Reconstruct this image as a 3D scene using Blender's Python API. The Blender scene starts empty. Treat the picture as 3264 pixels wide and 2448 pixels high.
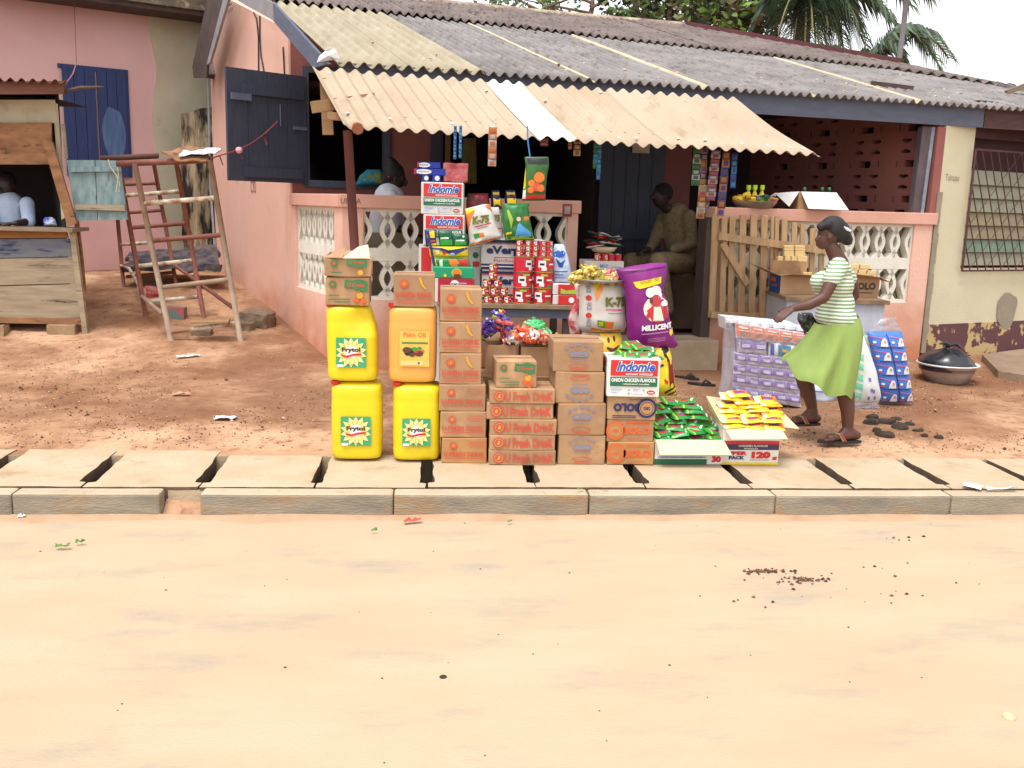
import bpy, bmesh, math, random
import numpy as np
from mathutils import Vector, Matrix, noise
random.seed(7)
sc = bpy.context.scene
COL = sc.collection
rad = math.radians

# ------------------------------------------------------------------ camera
PW, PH, FOC = 3264.0, 2448.0, 3050.0
PITCH, ROLL, YAW, CZ = rad(10.6), 0.028, rad(5), 1.80
fw = Vector((math.sin(YAW)*math.cos(PITCH), math.cos(YAW)*math.cos(PITCH), -math.sin(PITCH)))
rt = Vector((math.cos(YAW), -math.sin(YAW), 0)); up = rt.cross(fw)
ix = rt*math.cos(ROLL)+up*math.sin(ROLL); iy = up*math.cos(ROLL)-rt*math.sin(ROLL)
cam = bpy.data.cameras.new('camera'); camo = bpy.data.objects.new('camera', cam); COL.objects.link(camo)
R = Matrix((ix, iy, -fw)).transposed().to_4x4(); R.translation = Vector((0, 0, CZ)); camo.matrix_world = R
cam.sensor_width = 36; cam.lens = 36*FOC/PW; cam.clip_start = .05; cam.clip_end = 2000
sc.camera = camo

# ------------------------------------------------------------------ world, sun, exposure
SUN_EL, SUN_AZ = rad(68), rad(214)      # azimuth clockwise from +Y: behind the camera, to the left
w = bpy.data.worlds.new('World'); sc.world = w; w.use_nodes = True
nt = w.node_tree; nt.nodes.clear()
sky = nt.nodes.new('ShaderNodeTexSky'); sky.sky_type = 'NISHITA'; sky.sun_disc = False
sky.sun_elevation = SUN_EL; sky.sun_rotation = SUN_AZ; sky.dust_density = 2; sky.air_density = 1.2; sky.ozone_density = 1
hs = nt.nodes.new('ShaderNodeHueSaturation'); hs.inputs['Saturation'].default_value = .12; hs.inputs['Value'].default_value = 1.15
bg = nt.nodes.new('ShaderNodeBackground'); bg.inputs['Strength'].default_value = .15
wo = nt.nodes.new('ShaderNodeOutputWorld')
nt.links.new(sky.outputs[0], hs.inputs['Color']); nt.links.new(hs.outputs[0], bg.inputs[0]); nt.links.new(bg.outputs[0], wo.inputs[0])
sl = bpy.data.lights.new('sun', 'SUN'); sl.energy = 1.5; sl.angle = rad(25); sl.color = (1, .985, .96)
so = bpy.data.objects.new('sun', sl); COL.objects.link(so)
sd = Vector((math.sin(SUN_AZ)*math.cos(SUN_EL), math.cos(SUN_AZ)*math.cos(SUN_EL), math.sin(SUN_EL)))
so.rotation_euler = sd.to_track_quat('Z', 'Y').to_euler(); so.location = sd*30
sc.view_settings.view_transform = 'Standard'; sc.view_settings.look = 'None'
sc.view_settings.gamma = 1; sc.view_settings.use_curve_mapping = False
sc.view_settings.exposure = 0.75
sc.cycles.max_bounces = 6; sc.cycles.diffuse_bounces = 4; sc.cycles.transparent_max_bounces = 8

# ------------------------------------------------------------------ measuring helpers (photo pixel -> point in the place)
CAM = Vector((0, 0, CZ))
def ray(x, y): return fw + ix*((x-PW/2)/FOC) + iy*((PH/2-y)/FOC)
def atY(x, y, Y): d = ray(x, y); return CAM + d*(Y/d.y)
def atZ(x, y, z): d = ray(x, y); return CAM + d*((z-CZ)/d.z)
def onplane(x, y, p, n): d = ray(x, y); return CAM + d*((p-CAM).dot(n)/d.dot(n))
def gh(x, y):                                      # the yard's height
    z = .135 + .045*max(0, min(y, 12.5)-6.2)
    if y > 8.8: z += .10*(min(y, 12.5)-8.8)*min(1, max(0, (-x-.5)*1.2))
    return z
def ground(x, y):
    z = .2
    for _ in range(50):
        p = atZ(x, y, z); z = .5*z+.5*gh(p.x, p.y)
    return p

# ------------------------------------------------------------------ materials
def lin(c): return tuple(((v/255)/12.92 if v/255 <= .04045 else ((v/255+.055)/1.055)**2.4) for v in c)
_M = {}
def M(name, rgb, rough=.8, c2=None, sc_=8, var=.12, bump=0., bsc=60, metal=0, stretch=None, dirt=None, spec=.5, thr=None, alpha=None, stain=None, rnd_=0):
    if name in _M: return _M[name]
    m = bpy.data.materials.new(name); m.use_nodes = True; n = m.node_tree.nodes; L = m.node_tree.links
    b = n['Principled BSDF']; b.inputs['Roughness'].default_value = rough; b.inputs['Metallic'].default_value = metal
    b.inputs['Specular IOR Level'].default_value = spec
    a = lin(rgb); m.diffuse_color = (*a, 1)
    tc = n.new('ShaderNodeTexCoord'); mp = n.new('ShaderNodeMapping'); L.new(tc.outputs['Object'], mp.inputs[0])
    if stretch: mp.inputs['Scale'].default_value = stretch
    oi = n.new('ShaderNodeObjectInfo'); cx_ = n.new('ShaderNodeCombineXYZ'); ml = n.new('ShaderNodeMath'); ml.operation = 'MULTIPLY'; ml.inputs[1].default_value = 37.0
    L.new(oi.outputs['Random'], ml.inputs[0]); L.new(ml.outputs[0], cx_.inputs[0]); L.new(ml.outputs[0], cx_.inputs[1]); L.new(cx_.outputs[0], mp.inputs['Location'])
    nz = n.new('ShaderNodeTexNoise'); nz.inputs['Scale'].default_value = sc_; nz.inputs['Detail'].default_value = 6; nz.inputs['Roughness'].default_value = .6
    L.new(mp.outputs[0], nz.inputs['Vector'])
    rp = n.new('ShaderNodeValToRGB'); L.new(nz.outputs['Fac'], rp.inputs[0])
    if thr: rp.color_ramp.elements[0].position, rp.color_ramp.elements[1].position = thr
    else: rp.color_ramp.elements[0].position, rp.color_ramp.elements[1].position = .3, .7
    bcol = lin(c2) if c2 else tuple(v*(1-var*2) for v in a)
    acol = a if c2 else tuple(min(1, v*(1+var*.5)) for v in a)
    rp.color_ramp.elements[0].color = (*bcol, 1); rp.color_ramp.elements[1].color = (*acol, 1)
    out = rp.outputs[0]
    if dirt:                                       # (rgb, scale, low, high): blotches of another colour
        n2 = n.new('ShaderNodeTexNoise'); n2.inputs['Scale'].default_value = dirt[1]; n2.inputs['Detail'].default_value = 8; n2.inputs['Roughness'].default_value = .65
        L.new(mp.outputs[0], n2.inputs['Vector'])
        mr = n.new('ShaderNodeMapRange'); mr.inputs[1].default_value = dirt[2]; mr.inputs[2].default_value = dirt[3]; L.new(n2.outputs['Fac'], mr.inputs[0])
        mx = n.new('ShaderNodeMix'); mx.data_type = 'RGBA'; L.new(mr.outputs[0], mx.inputs[0]); L.new(out, mx.inputs[6]); mx.inputs[7].default_value = (*lin(dirt[0]), 1); out = mx.outputs[2]
    if stain:                                      # (rgb, height, softness): mud splashed up a wall from its foot
        sx = n.new('ShaderNodeSeparateXYZ'); L.new(tc.outputs['Object'], sx.inputs[0]); n4 = n.new('ShaderNodeTexNoise'); n4.inputs['Scale'].default_value = 2.5; n4.inputs['Detail'].default_value = 6; L.new(tc.outputs['Object'], n4.inputs['Vector'])
        m1 = n.new('ShaderNodeMath'); m1.operation = 'MULTIPLY_ADD'; m1.inputs[1].default_value = -1.1; L.new(n4.outputs['Fac'], m1.inputs[0]); L.new(sx.outputs[2], m1.inputs[2])
        r4 = n.new('ShaderNodeMapRange'); r4.inputs[1].default_value = stain[1]-.55+stain[2]; r4.inputs[2].default_value = stain[1]-.55-stain[2]; r4.inputs[4].default_value = stain[3]; L.new(m1.outputs[0], r4.inputs[0])
        x4 = n.new('ShaderNodeMix'); x4.data_type = 'RGBA'; L.new(r4.outputs[0], x4.inputs[0]); L.new(out, x4.inputs[6]); x4.inputs[7].default_value = (*lin(stain[0]), 1); out = x4.outputs[2]
    if rnd_:
        h4 = n.new('ShaderNodeHueSaturation'); mr4 = n.new('ShaderNodeMapRange'); mr4.inputs[3].default_value = 1-rnd_; mr4.inputs[4].default_value = 1+rnd_*.6; L.new(oi.outputs['Random'], mr4.inputs[0]); L.new(mr4.outputs[0], h4.inputs['Value']); L.new(out, h4.inputs['Color']); out = h4.outputs[0]
    L.new(out, b.inputs['Base Color'])
    if bump:
        n3 = n.new('ShaderNodeTexNoise'); n3.inputs['Scale'].default_value = bsc; n3.inputs['Detail'].default_value = 5
        L.new(mp.outputs[0], n3.inputs['Vector'])
        bp = n.new('ShaderNodeBump'); bp.inputs['Strength'].default_value = bump; bp.inputs['Distance'].default_value = .02
        L.new(n3.outputs['Fac'], bp.inputs['Height']); L.new(bp.outputs[0], b.inputs['Normal'])
    if alpha is not None: b.inputs['Alpha'].default_value = alpha
    _M[name] = m; m['o'] = 1
    return m
def F(name, rgb, rough=.5): return M(name, rgb, rough, var=.05, sc_=20)      # plain print colours
kraft = M('kraft', (176, 138, 102), .85, c2=(156, 120, 88), sc_=5, dirt=((196, 154, 112), 3, .55, .7), rnd_=.14, bump=.12, bsc=14)
kraft2 = M('kraft_pale', (190, 150, 112), .85, c2=(172, 132, 94), sc_=6)
kraft3 = M('kraft_orange', (184, 138, 88), .85, c2=(166, 120, 74), sc_=5, rnd_=.1, bump=.12, bsc=14)
inner = M('carton_inside', (228, 205, 165), .85, var=.05)
wboard = M('white_board', (226, 224, 216), .6, var=.04)
red = F('print_red', (205, 40, 42)); redk = F('print_red_on_kraft', (200, 84, 62), .8); orangek = F('print_orange_on_kraft', (214, 98, 44), .8)
dgreen = F('print_green', (26, 102, 70)); green = F('print_bright_green', (40, 150, 60)); white = F('print_white', (232, 232, 228))
yellow = F('print_yellow', (240, 205, 30)); navy = F('print_navy', (32, 38, 92)); blue = F('print_blue', (36, 86, 176)); sky_b = F('print_sky_blue', (84, 160, 215))
blk = F('print_black', (28, 26, 30)); orange = F('print_orange', (232, 120, 40)); purple = F('print_purple', (92, 52, 132)); pinkp = F('print_pink', (222, 96, 140))
greyb = F('print_grey_blue', (128, 128, 150), .8); khaki = F('print_khaki', (196, 160, 60), .8); lime = F('print_lime', (160, 190, 60)); teal = F('print_teal', (0, 126, 170))
cream = F('print_cream', (238, 222, 170)); olive = F('print_olive', (110, 110, 30)); greenk = F('print_green_on_kraft', (66, 122, 74), .8); bluegrey=F('print_soft_blue',(150,165,205))
yelk = F('print_yellow_on_kraft', (214, 158, 50), .8); brownp = F('print_brown', (90, 55, 40)); magenta = F('print_magenta', (190, 50, 150))

# ------------------------------------------------------------------ mesh builder
_T = {}
def textmesh(s, bold=.02, shear=0.):
    k = (s, bold, shear)
    if k in _T: return _T[k]
    cu = bpy.data.curves.new('tmp', 'FONT'); cu.body = s; cu.offset = bold; cu.resolution_u = 2; cu.shear = shear
    ob = bpy.data.objects.new('tmp', cu); COL.objects.link(ob)
    me = bpy.data.meshes.new_from_object(ob.evaluated_get(bpy.context.evaluated_depsgraph_get()))
    vs = [(v.co.x, v.co.y) for v in me.vertices]; fs = [tuple(p.vertices) for p in me.polygons]
    bpy.data.objects.remove(ob); bpy.data.curves.remove(cu); bpy.data.meshes.remove(me)
    x0 = min(v[0] for v in vs); x1 = max(v[0] for v in vs); y0 = min(v[1] for v in vs); y1 = max(v[1] for v in vs)
    vs = [((a-x0)/(x1-x0), (b-y0)/(y1-y0)) for a, b in vs]
    _T[k] = (vs, fs); return _T[k]
class MB:
    def __init__(s): s.v = []; s.f = []; s.m = []; s.mats = []
    def mi(s, m):
        if m not in s.mats: s.mats.append(m)
        return s.mats.index(m)
    def add(s, vs, fs, m, X=None):
        o = len(s.v); k = s.mi(m)
        for v in vs:
            v = Vector(v); s.v.append(X @ v if X else v)
        for f in fs: s.f.append(tuple(o+i for i in f)); s.m.append(k)
        return s
    def box(s, x0, y0, z0, x1, y1, z1, m, X=None):
        vs = [(x, y, z) for z in (z0, z1) for y in (y0, y1) for x in (x0, x1)]
        return s.add(vs, [(0, 2, 3, 1), (4, 5, 7, 6), (0, 1, 5, 4), (2, 6, 7, 3), (0, 4, 6, 2), (1, 3, 7, 5)], m, X)
    def hexa(s, P, m):          # P: 8 points, bottom four then top four
        return s.add(P, [(3, 2, 1, 0), (4, 5, 6, 7), (0, 1, 5, 4), (1, 2, 6, 5), (2, 3, 7, 6), (3, 0, 4, 7)], m)
    def slab(s, Q, t, m, n=None):   # quad or polygon Q given a thickness along n
        Q = [Vector(q) for q in Q]; k = len(Q)
        if n is None: n = (Q[1]-Q[0]).cross(Q[2]-Q[0]).normalized()
        vs = Q+[q+n*t for q in Q]
        fs = [tuple(range(k))[::-1], tuple(range(k, 2*k))]+[(i, (i+1) % k, k+(i+1) % k, k+i) for i in range(k)]
        return s.add(vs, fs, m)
    def beam(s, a, b, w_, h_, m, upv=(0, 0, 1)):
        a = Vector(a); b = Vector(b); d = (b-a).normalized(); u = Vector(upv)
        if abs(d.dot(u)) > .98: u = Vector((0, 1, 0))
        r = d.cross(u).normalized()*w_/2; u = r.cross(d).normalized()*h_/2
        return s.hexa([a-r-u, a+r-u, b+r-u, b-r-u, a-r+u, a+r+u, b+r+u, b-r+u], m)
    def tube(s, pts, r, m, n=8):
        pts = [Vector(p) for p in pts]; rs = r if isinstance(r, (list, tuple)) else [r]*len(pts); vs = []; fs = []
        for i, p in enumerate(pts):
            d = (pts[min(i+1, len(pts)-1)]-pts[max(i-1, 0)]).normalized()
            a = d.cross(Vector((0, 0, 1)) if abs(d.z) < .95 else Vector((1, 0, 0))).normalized(); b = d.cross(a)
            vs += [p+(a*math.cos(t*2*math.pi/n)+b*math.sin(t*2*math.pi/n))*rs[i] for t in range(n)]
        for i in range(len(pts)-1):
            for t in range(n): fs.append((i*n+t, i*n+(t+1) % n, (i+1)*n+(t+1) % n, (i+1)*n+t))
        fs += [tuple(range(n)), tuple(range((len(pts)-1)*n, len(pts)*n))[::-1]]
        return s.add(vs, fs, m)
    def lathe(s, prof, m, n=20, c=(0, 0, 0), sx=1, sy=1, mf=None):
        vs = []
        for r, z in prof: vs += [(c[0]+r*sx*math.cos(2*math.pi*t/n), c[1]+r*sy*math.sin(2*math.pi*t/n), c[2]+z) for t in range(n)]
        for i in range(len(prof)-1):
            fs = [(i*n+t, i*n+(t+1) % n, (i+1)*n+(t+1) % n, (i+1)*n+t) for t in range(n)]
            if i == 0: s.add(vs, [], m); o = len(s.v)-len(vs)
            k = s.mi(mf(i) if mf else m)
            for f in fs: s.f.append(tuple(o+q for q in f)); s.m.append(k)
        return s
    def art(s, pts, y, m, X=None, fn=None):      # flat polygon in x,z facing -y
        if fn: vs = [(x, fn(x, z)-.004, z) for x, z in pts]
        else: vs = [(x, y, z) for x, z in pts]
        return s.add(vs, [tuple(range(len(vs)))], m, X)
    def disc(s, cx, cz, r, y, m, ry=None, n=20, X=None, fn=None):
        ry = ry or r
        return s.art([(cx+r*math.cos(2*math.pi*t/n), cz+ry*math.sin(2*math.pi*t/n)) for t in range(n)], y, m, X, fn)
    def ring(s, cx, cz, r, t, y, m, a0=0, a1=360, n=24, ry=None, X=None):
        ry = ry or r; k = ry/r; vs = []
        for i in range(n+1):
            a = rad(a0+(a1-a0)*i/n)
            vs += [(cx+r*math.cos(a), y, cz+ry*math.sin(a)), (cx+(r-t)*math.cos(a), y, cz+(r-t)*k*math.sin(a))]
        return s.add(vs, [(2*i, 2*i+2, 2*i+3, 2*i+1) for i in range(n)], m, X)
    def text(s, st, x0, z0, x1, z1, y, m, bold=.02, flip=False, shear=0., X=None, fn=None, slope=0.):
        vs, fs = textmesh(st, bold, shear)
        P = []
        for a, b in vs:
            if flip: a, b = 1-a, 1-b
            x = x0+a*(x1-x0); z = z0+b*(z1-z0)+slope*(x-x0)
            P.append((x, fn(x, z)-.008 if fn else y, z))
        return s.add(P, fs, m, X)
    def build(s, name, parent=None, loc=None, rz=0, smooth=False, rot=None):
        me = bpy.data.meshes.new(name); me.from_pydata([tuple(v) for v in s.v], [], s.f)
        for m in s.mats: me.materials.append(m)
        me.polygons.foreach_set('material_index', s.m)
        if smooth: me.polygons.foreach_set('use_smooth', [True]*len(s.f))
        me.update(); o = bpy.data.objects.new(name, me); COL.objects.link(o)
        if parent: o.parent = parent
        if loc is not None: o.location = loc
        o.rotation_euler = rot if rot else (0, 0, rz)
        return o
def tag(o, label=None, cat=None, group=None, kind=None):
    if label: o['label'] = label
    if cat: o['category'] = cat
    if group: o['group'] = group
    if kind: o['kind'] = kind
    return o
def thing(name, label, cat, loc=(0, 0, 0), rz=0, group=None):
    o = bpy.data.objects.new(name, None); COL.objects.link(o); o.location = loc; o.rotation_euler = (0, 0, rz); o.empty_display_size = .1
    return tag(o, label, cat, group)
def nrm(o):                                       # recalculated outward normals
    bm = bmesh.new(); bm.from_mesh(o.data); bmesh.ops.recalc_face_normals(bm, faces=bm.faces); bm.to_mesh(o.data); bm.free(); return o
def bevel(o, w_=.006, seg=2):
    bm = bmesh.new(); bm.from_mesh(o.data); bmesh.ops.remove_doubles(bm, verts=bm.verts, dist=1e-5)
    bmesh.ops.bevel(bm, geom=list(bm.edges), offset=w_, segments=seg, affect='EDGES', profile=.5); bm.to_mesh(o.data); bm.free(); return o
def subdiv_noise(o, cuts=3, amp=.004, sc_=6, seed=0):
    bm = bmesh.new(); bm.from_mesh(o.data); bmesh.ops.subdivide_edges(bm, edges=bm.edges, cuts=cuts, use_grid_fill=True)
    for v in bm.verts:
        v.co += noise.noise_vector(v.co*sc_+Vector((seed, seed*2, 0)))*amp
    bm.to_mesh(o.data); bm.free(); return o
ORD = ['lowest', 'second from the bottom', 'third from the bottom', 'fourth from the bottom', 'fifth from the bottom', 'sixth from the bottom']

# ================================================================== GROUND
sand = M('road_sand', (188, 167, 141), .95, c2=(182, 158, 130), sc_=1.1, dirt=((160, 148, 132), 1.7, .52, .74), bump=.2, bsc=60, stretch=(.8, 2.0, 1), spec=.1)
soil = M('red_soil', (198, 158, 126), .97, c2=(150, 110, 82), sc_=1.2, dirt=((116, 82, 60), 11, .52, .74), bump=.4, bsc=28, spec=.1, thr=(.36, .60))
# darker gravelly soil further back in the yard, trodden paler near the drain and at the left
_n = soil.node_tree.nodes; _L = soil.node_tree.links; _b = _n['Principled BSDF']; _src = _b.inputs['Base Color'].links[0].from_socket
_tc = _n.new('ShaderNodeTexCoord'); _sx = _n.new('ShaderNodeSeparateXYZ'); _L.new(_tc.outputs['Object'], _sx.inputs[0]); _nz = _n.new('ShaderNodeTexNoise'); _nz.inputs['Scale'].default_value = .9; _nz.inputs['Detail'].default_value = 9; _nz.inputs['Roughness'].default_value = .68; _L.new(_tc.outputs['Object'], _nz.inputs['Vector'])
_ry = _n.new('ShaderNodeMapRange'); _ry.inputs[1].default_value = 6.3; _ry.inputs[2].default_value = 7.5; _ry.inputs[3].default_value = -.14; _ry.inputs[4].default_value = .10; _L.new(_sx.outputs[1], _ry.inputs[0])
_rx = _n.new('ShaderNodeMapRange'); _rx.inputs[1].default_value = -3.4; _rx.inputs[2].default_value = -1.4; _rx.inputs[3].default_value = -.12; _rx.inputs[4].default_value = 0; _L.new(_sx.outputs[0], _rx.inputs[0])
_a1 = _n.new('ShaderNodeMath'); _L.new(_ry.outputs[0], _a1.inputs[0]); _L.new(_rx.outputs[0], _a1.inputs[1]); _a2 = _n.new('ShaderNodeMath'); _L.new(_a1.outputs[0], _a2.inputs[0]); _L.new(_nz.outputs['Fac'], _a2.inputs[1])
_rr = _n.new('ShaderNodeMapRange'); _rr.inputs[1].default_value = .43; _rr.inputs[2].default_value = .60; _rr.inputs[4].default_value = .75; _L.new(_a2.outputs[0], _rr.inputs[0])
_mx = _n.new('ShaderNodeMix'); _mx.data_type = 'RGBA'; _L.new(_rr.outputs[0], _mx.inputs[0]); _L.new(_src, _mx.inputs[6]); _mx.inputs[7].default_value = (*lin((118, 80, 58)), 1); _L.new(_mx.outputs[2], _b.inputs['Base Color'])
slabs_ = M('slab_side', (112, 92, 72), .95, c2=(84, 68, 54), sc_=8)
slabm = M('slab_concrete', (190, 172, 148), .92, c2=(178, 156, 126), sc_=3, dirt=((162, 132, 102), 3.2, .56, .76), bump=.3, bsc=40, spec=.15)
kerbtop = M('kerb_top', (190, 172, 148), .92, c2=(176, 156, 130), sc_=4, dirt=((150, 128, 100), 9, .6, .75), bump=.3, bsc=40, spec=.1)
kerbface = M('kerb_face', (160, 148, 128), .95, c2=(120, 114, 104), sc_=4, stretch=(.6, 1, 2.2), dirt=((160, 128, 96), 5, .52, .70), bump=.4, bsc=50, spec=.1)
darkm = M('drain_dark', (60, 50, 42), .95)
mb = MB(); mb.add([(-40, -12, 0), (40, -12, 0), (40, 5.40, 0), (-40, 5.40, 0)], [(0, 1, 2, 3)], sand)
tag(mb.build('road'), kind='structure')
def axis(segs):
    o = []
    for a, b, st in segs:
        k = max(1, round((b-a)/st)); o += [a+(b-a)*i/k for i in range(k)]
    return o+[segs[-1][1]]
xs = axis([(-300, -20, 40), (-20, -7, 1), (-7, 8, .09), (8, 20, 1), (20, 300, 40)])
ys = axis([(6.17, 11, .09), (11, 16, .35), (16, 40, 3), (40, 400, 60)])
mb = MB(); V_ = []
for y in ys:
    for x in xs:
        z = gh(x, y) if y < 16 else gh(x, 16)
        if 6.3 < y < 16 and -8 < x < 9: z += noise.noise(Vector((x*1.3, y*1.3, 0)))*.02+noise.noise(Vector((x*6, y*6, 3)))*.008
        V_.append((x, y, z))
nx = len(xs); mb.add(V_, [(j*nx+i, j*nx+i+1, (j+1)*nx+i+1, (j+1)*nx+i) for j in range(len(ys)-1) for i in range(nx-1)], soil)
mb.add([(-40, 6.17, -.6), (40, 6.17, -.6), (40, 6.17, .14), (-40, 6.17, .14)], [(0, 1, 2, 3)], slabm)
mb.add([(-40, 5.46, -.5), (40, 5.46, -.5), (40, 6.17, -.5), (-40, 6.17, -.5)], [(0, 1, 2, 3)], darkm)
mb.add([(-40, 5.462, -.5), (40, 5.462, -.5), (40, 5.462, .06), (-40, 5.462, .06)], [(3, 2, 1, 0)], slabm)
tag(mb.build('ground', smooth=False), kind='structure')
for p in COL.objects['ground'].data.polygons: p.use_smooth = p.index < (len(ys)-1)*(nx-1)

# kerb stones along the road
kx = [-9, -5.6] + [atZ(a, 1600, .07).x for a in (55, 522, 646, 1255, 1870, 2455, 3005)] + [4.3, 5.4, 8]
for i in range(len(kx)-1):
    if i == 3: continue
    a, b = kx[i]+.0015, kx[i+1]-.0015
    mb = MB(); mb.box(a, 5.34, -.08, b, 5.466, .14, kerbface); o = mb.build('kerb')
    bevel(o, .016, 2); subdiv_noise(o, 2, .004, 5, i)
    o.data.materials.append(kerbtop)
    for p in o.data.polygons:
        if p.normal.z > .5: p.material_index = 1
    tag(o, kind='structure')
mb = MB(); mb.add([(kx[3], 5.36, .0), (kx[4], 5.36, .0), (kx[4], 5.5, .075), (kx[3], 5.5, .085)], [(0, 1, 2, 3)], soil)
mb.box(kx[3]+.01, 5.47, -.1, kx[4]-.01, 5.5, .12, slabm)
tag(mb.build('kerb_gap_dirt'), kind='structure')

mb = MB(); vs = []; n = 160
for i in range(n+1):
    x = -6+13*i/n; w_ = .05+.07*max(0, noise.noise(Vector((x*1.7, 3, 0)))+.3)+.02*noise.noise(Vector((x*9, 1, 0)))
    vs += [(x, 5.345, .022+.012*noise.noise(Vector((x*2, 0, 0)))), (x, 5.345-w_*.5, .012), (x, 5.345-w_, -.004)]
mb.add(vs, [(3*i+k, 3*i+k+1, 3*i+k+4, 3*i+k+3) for i in range(n) for k in range(2)], M('drift_soil', (184, 154, 126), .95, c2=(168, 132, 102), sc_=5)); tag(mb.build('dust_drift', smooth=True), kind='structure')
# concrete covers over the drain, one object each
gx = [atZ(a, b, .14).x for a, b in ((266, 1545), (640, 1545), (1007, 1545), (1361, 1547), (1706, 1550), (2056, 1553), (2396, 1556), (2724, 1560), (3041, 1564))]
gx = [gx[0]-1.3, gx[0]-.64]+gx+[gx[-1]+.62, gx[-1]+1.25, gx[-1]+1.9]
gapw = [.05, .07, .06, .055, .04, .055, .05, .06, .05, .05, .055, .05, .05, .05]
for i in range(len(gx)-1):
    a, b = gx[i]+.006, gx[i+1]-.006; g0, g1 = gapw[i], gapw[i+1]; tw = random.uniform(-.012, .012)
    yb = 6.20+random.uniform(-.01, .02)
    if i < 3: yb += .1
    P = [(a, 5.475), (b, 5.475), (b, 5.56), (b-g1*.7, 5.575), (b-g1*.56+tw, yb), (a+g0*.56+tw, yb), (a+g0*.7, 5.575), (a, 5.56)]
    Q = []
    for (xa_, ya_), (xb_, yb_) in zip(P, P[1:]+P[:1]):
        m_ = max(1, int(math.hypot(xb_-xa_, yb_-ya_)/.05))
        for k in range(m_):
            q = Vector((xa_+(xb_-xa_)*k/m_, ya_+(yb_-ya_)*k/m_, i*3.3)); d = noise.noise_vector(q*9)*.010+noise.noise_vector(q*31)*.005; Q.append((q.x+d.x, max(5.468, q.y+d.y)))
    P = Q; mb = MB(); n = len(P); z0, z1 = .05, .143+random.uniform(-.002, .003)
    mb.add([(x, y, z0) for x, y in P]+[(x, y, z1) for x, y in P], [tuple(range(n))[::-1], tuple(range(n, 2*n))], slabm)
    kk_ = mb.mi(slabs_)
    for k in range(n): mb.f.append((k, (k+1) % n, n+(k+1) % n, n+k)); mb.m.append(kk_)
    o = mb.build('concrete_slab'); tag(o, 'pale concrete cover slab laid over the roadside drain beside a dark gap', 'slab', 'drain cover slabs behind the kerb')

# gravel and crumbs on the yard and the road
def stones(name, spots, mats, kind='stuff'):
    mb = MB()
    for x, y, z, r in spots:
        k = [(1, 0, 0), (0, 1, 0), (-1, 0, 0), (0, -1, 0), (0, 0, .7), (0, 0, -.5)]
        j = [(x+a*r*random.uniform(.7, 1.3), y+b*r*random.uniform(.7, 1.3), z+c*r) for a, b, c in k]
        mb.add(j, [(0, 1, 4), (1, 2, 4), (2, 3, 4), (3, 0, 4), (1, 0, 5), (2, 1, 5), (3, 2, 5), (0, 3, 5)], random.choice(mats))
    o = mb.build(name); tag(o, kind=kind); return o
gm = [M('gravel_brown', (120, 78, 52), .95), M('gravel_pale', (206, 176, 142), .95), M('gravel_dark', (74, 50, 38), .95), M('gravel_red', (158, 100, 66), .95)]
sp_ = []
for _ in range(11000):
    x = random.uniform(-5, 6); y = 6.3+abs(random.gauss(0, 1.7))+.05
    if y > 12: continue
    if noise.noise(Vector((x*.9, y*.9, 7))) < -.12+random.uniform(-.2, .2): continue
    sp_.append((x, y, gh(x, y)+.004, random.choice((.003, .004, .006, .008))*(2.2 if random.random() < .03 else 1)))
stones('yard_gravel', sp_, gm+[gm[0], gm[2]])
sp_ = [(random.uniform(-2.5, 4), random.uniform(2.6, 5.3), .002, random.choice((.003, .004, .006))) for _ in range(70)]
for cx, cy, n_, s_ in ((2420, 1822, 60, .04), (2480, 1822, 20, .05), (2560, 1850, 60, .06), (2890, 1722, 8, .08), (2500, 1900, 12, .3), (3000, 1850, 16, .35)):
    p = atZ(cx, cy, 0)
    sp_ += [(p.x+random.gauss(0, s_), p.y+random.gauss(0, s_*.35), .003, random.choice((.004, .007, .011))) for _ in range(n_)]
stones('road_crumbs', sp_, [gm[0], gm[2], gm[2]])

# ================================================================== MAIN HOUSE
Z3 = Vector((0, 0, 1))
A = ground(1095, 1180); B = ground(2920, 1148); A.z = 0; B.z = 0
U = (B-A).normalized(); N = Vector((-U.y, U.x, 0))
WD = Vector((-.4226, .9063, 0)).normalized(); SN = Vector((-WD.y, WD.x, 0))       # side direction; SN points out to the left
def fp(x, y, off=0): return onplane(x, y, A+N*off, N)
def fs(x, y, off=0): return (fp(x, y, off)-A).dot(U)
def sp(x, y, off=0): return onplane(x, y, A+SN*off, SN)
def st(x, y, off=0): return (sp(x, y, off)-A).dot(WD)
FX = Matrix(((U.x, N.x, 0, A.x), (U.y, N.y, 0, A.y), (0, 0, 1, 0), (0, 0, 0, 1)))      # local x along the front, y inwards
SX = Matrix(((-WD.x, -SN.x, 0, A.x), (-WD.y, -SN.y, 0, A.y), (0, 0, 1, 0), (0, 0, 0, 1)))  # local x towards the front corner (negative = back), y inwards
pinkw = M('pink_wall', (228, 186, 168), .9, c2=(218, 172, 154), sc_=1.3, dirt=((196, 140, 116), 1.9, .58, .80), bump=.2, bsc=45, spec=.15, stretch=(1, 1, .6), stain=((186, 112, 68), .62, .30, .75))
pinkin = M('pink_wall_shaded', (140, 88, 82), .9, c2=(124, 76, 72), sc_=2, spec=.15)  # darker copy of the pink wall, verandah shade put into its colour
capm = M('pink_coping', (216, 168, 150), .9, c2=(202, 152, 134), sc_=3, spec=.15)
breezem = M('breeze_block_white', (226, 222, 210), .9, c2=(214, 208, 192), sc_=6, dirt=((176, 164, 142), 9, .60, .82), bump=.2, bsc=60, spec=.15)
rubble = M('stained_base', (150, 92, 62), .95, c2=(120, 76, 54), sc_=6, bump=.4)
navyw = M('dark_blue_wood', (58, 62, 78), .6, c2=(46, 50, 66), sc_=9, stretch=(6, 6, .6), bump=.1)
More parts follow.
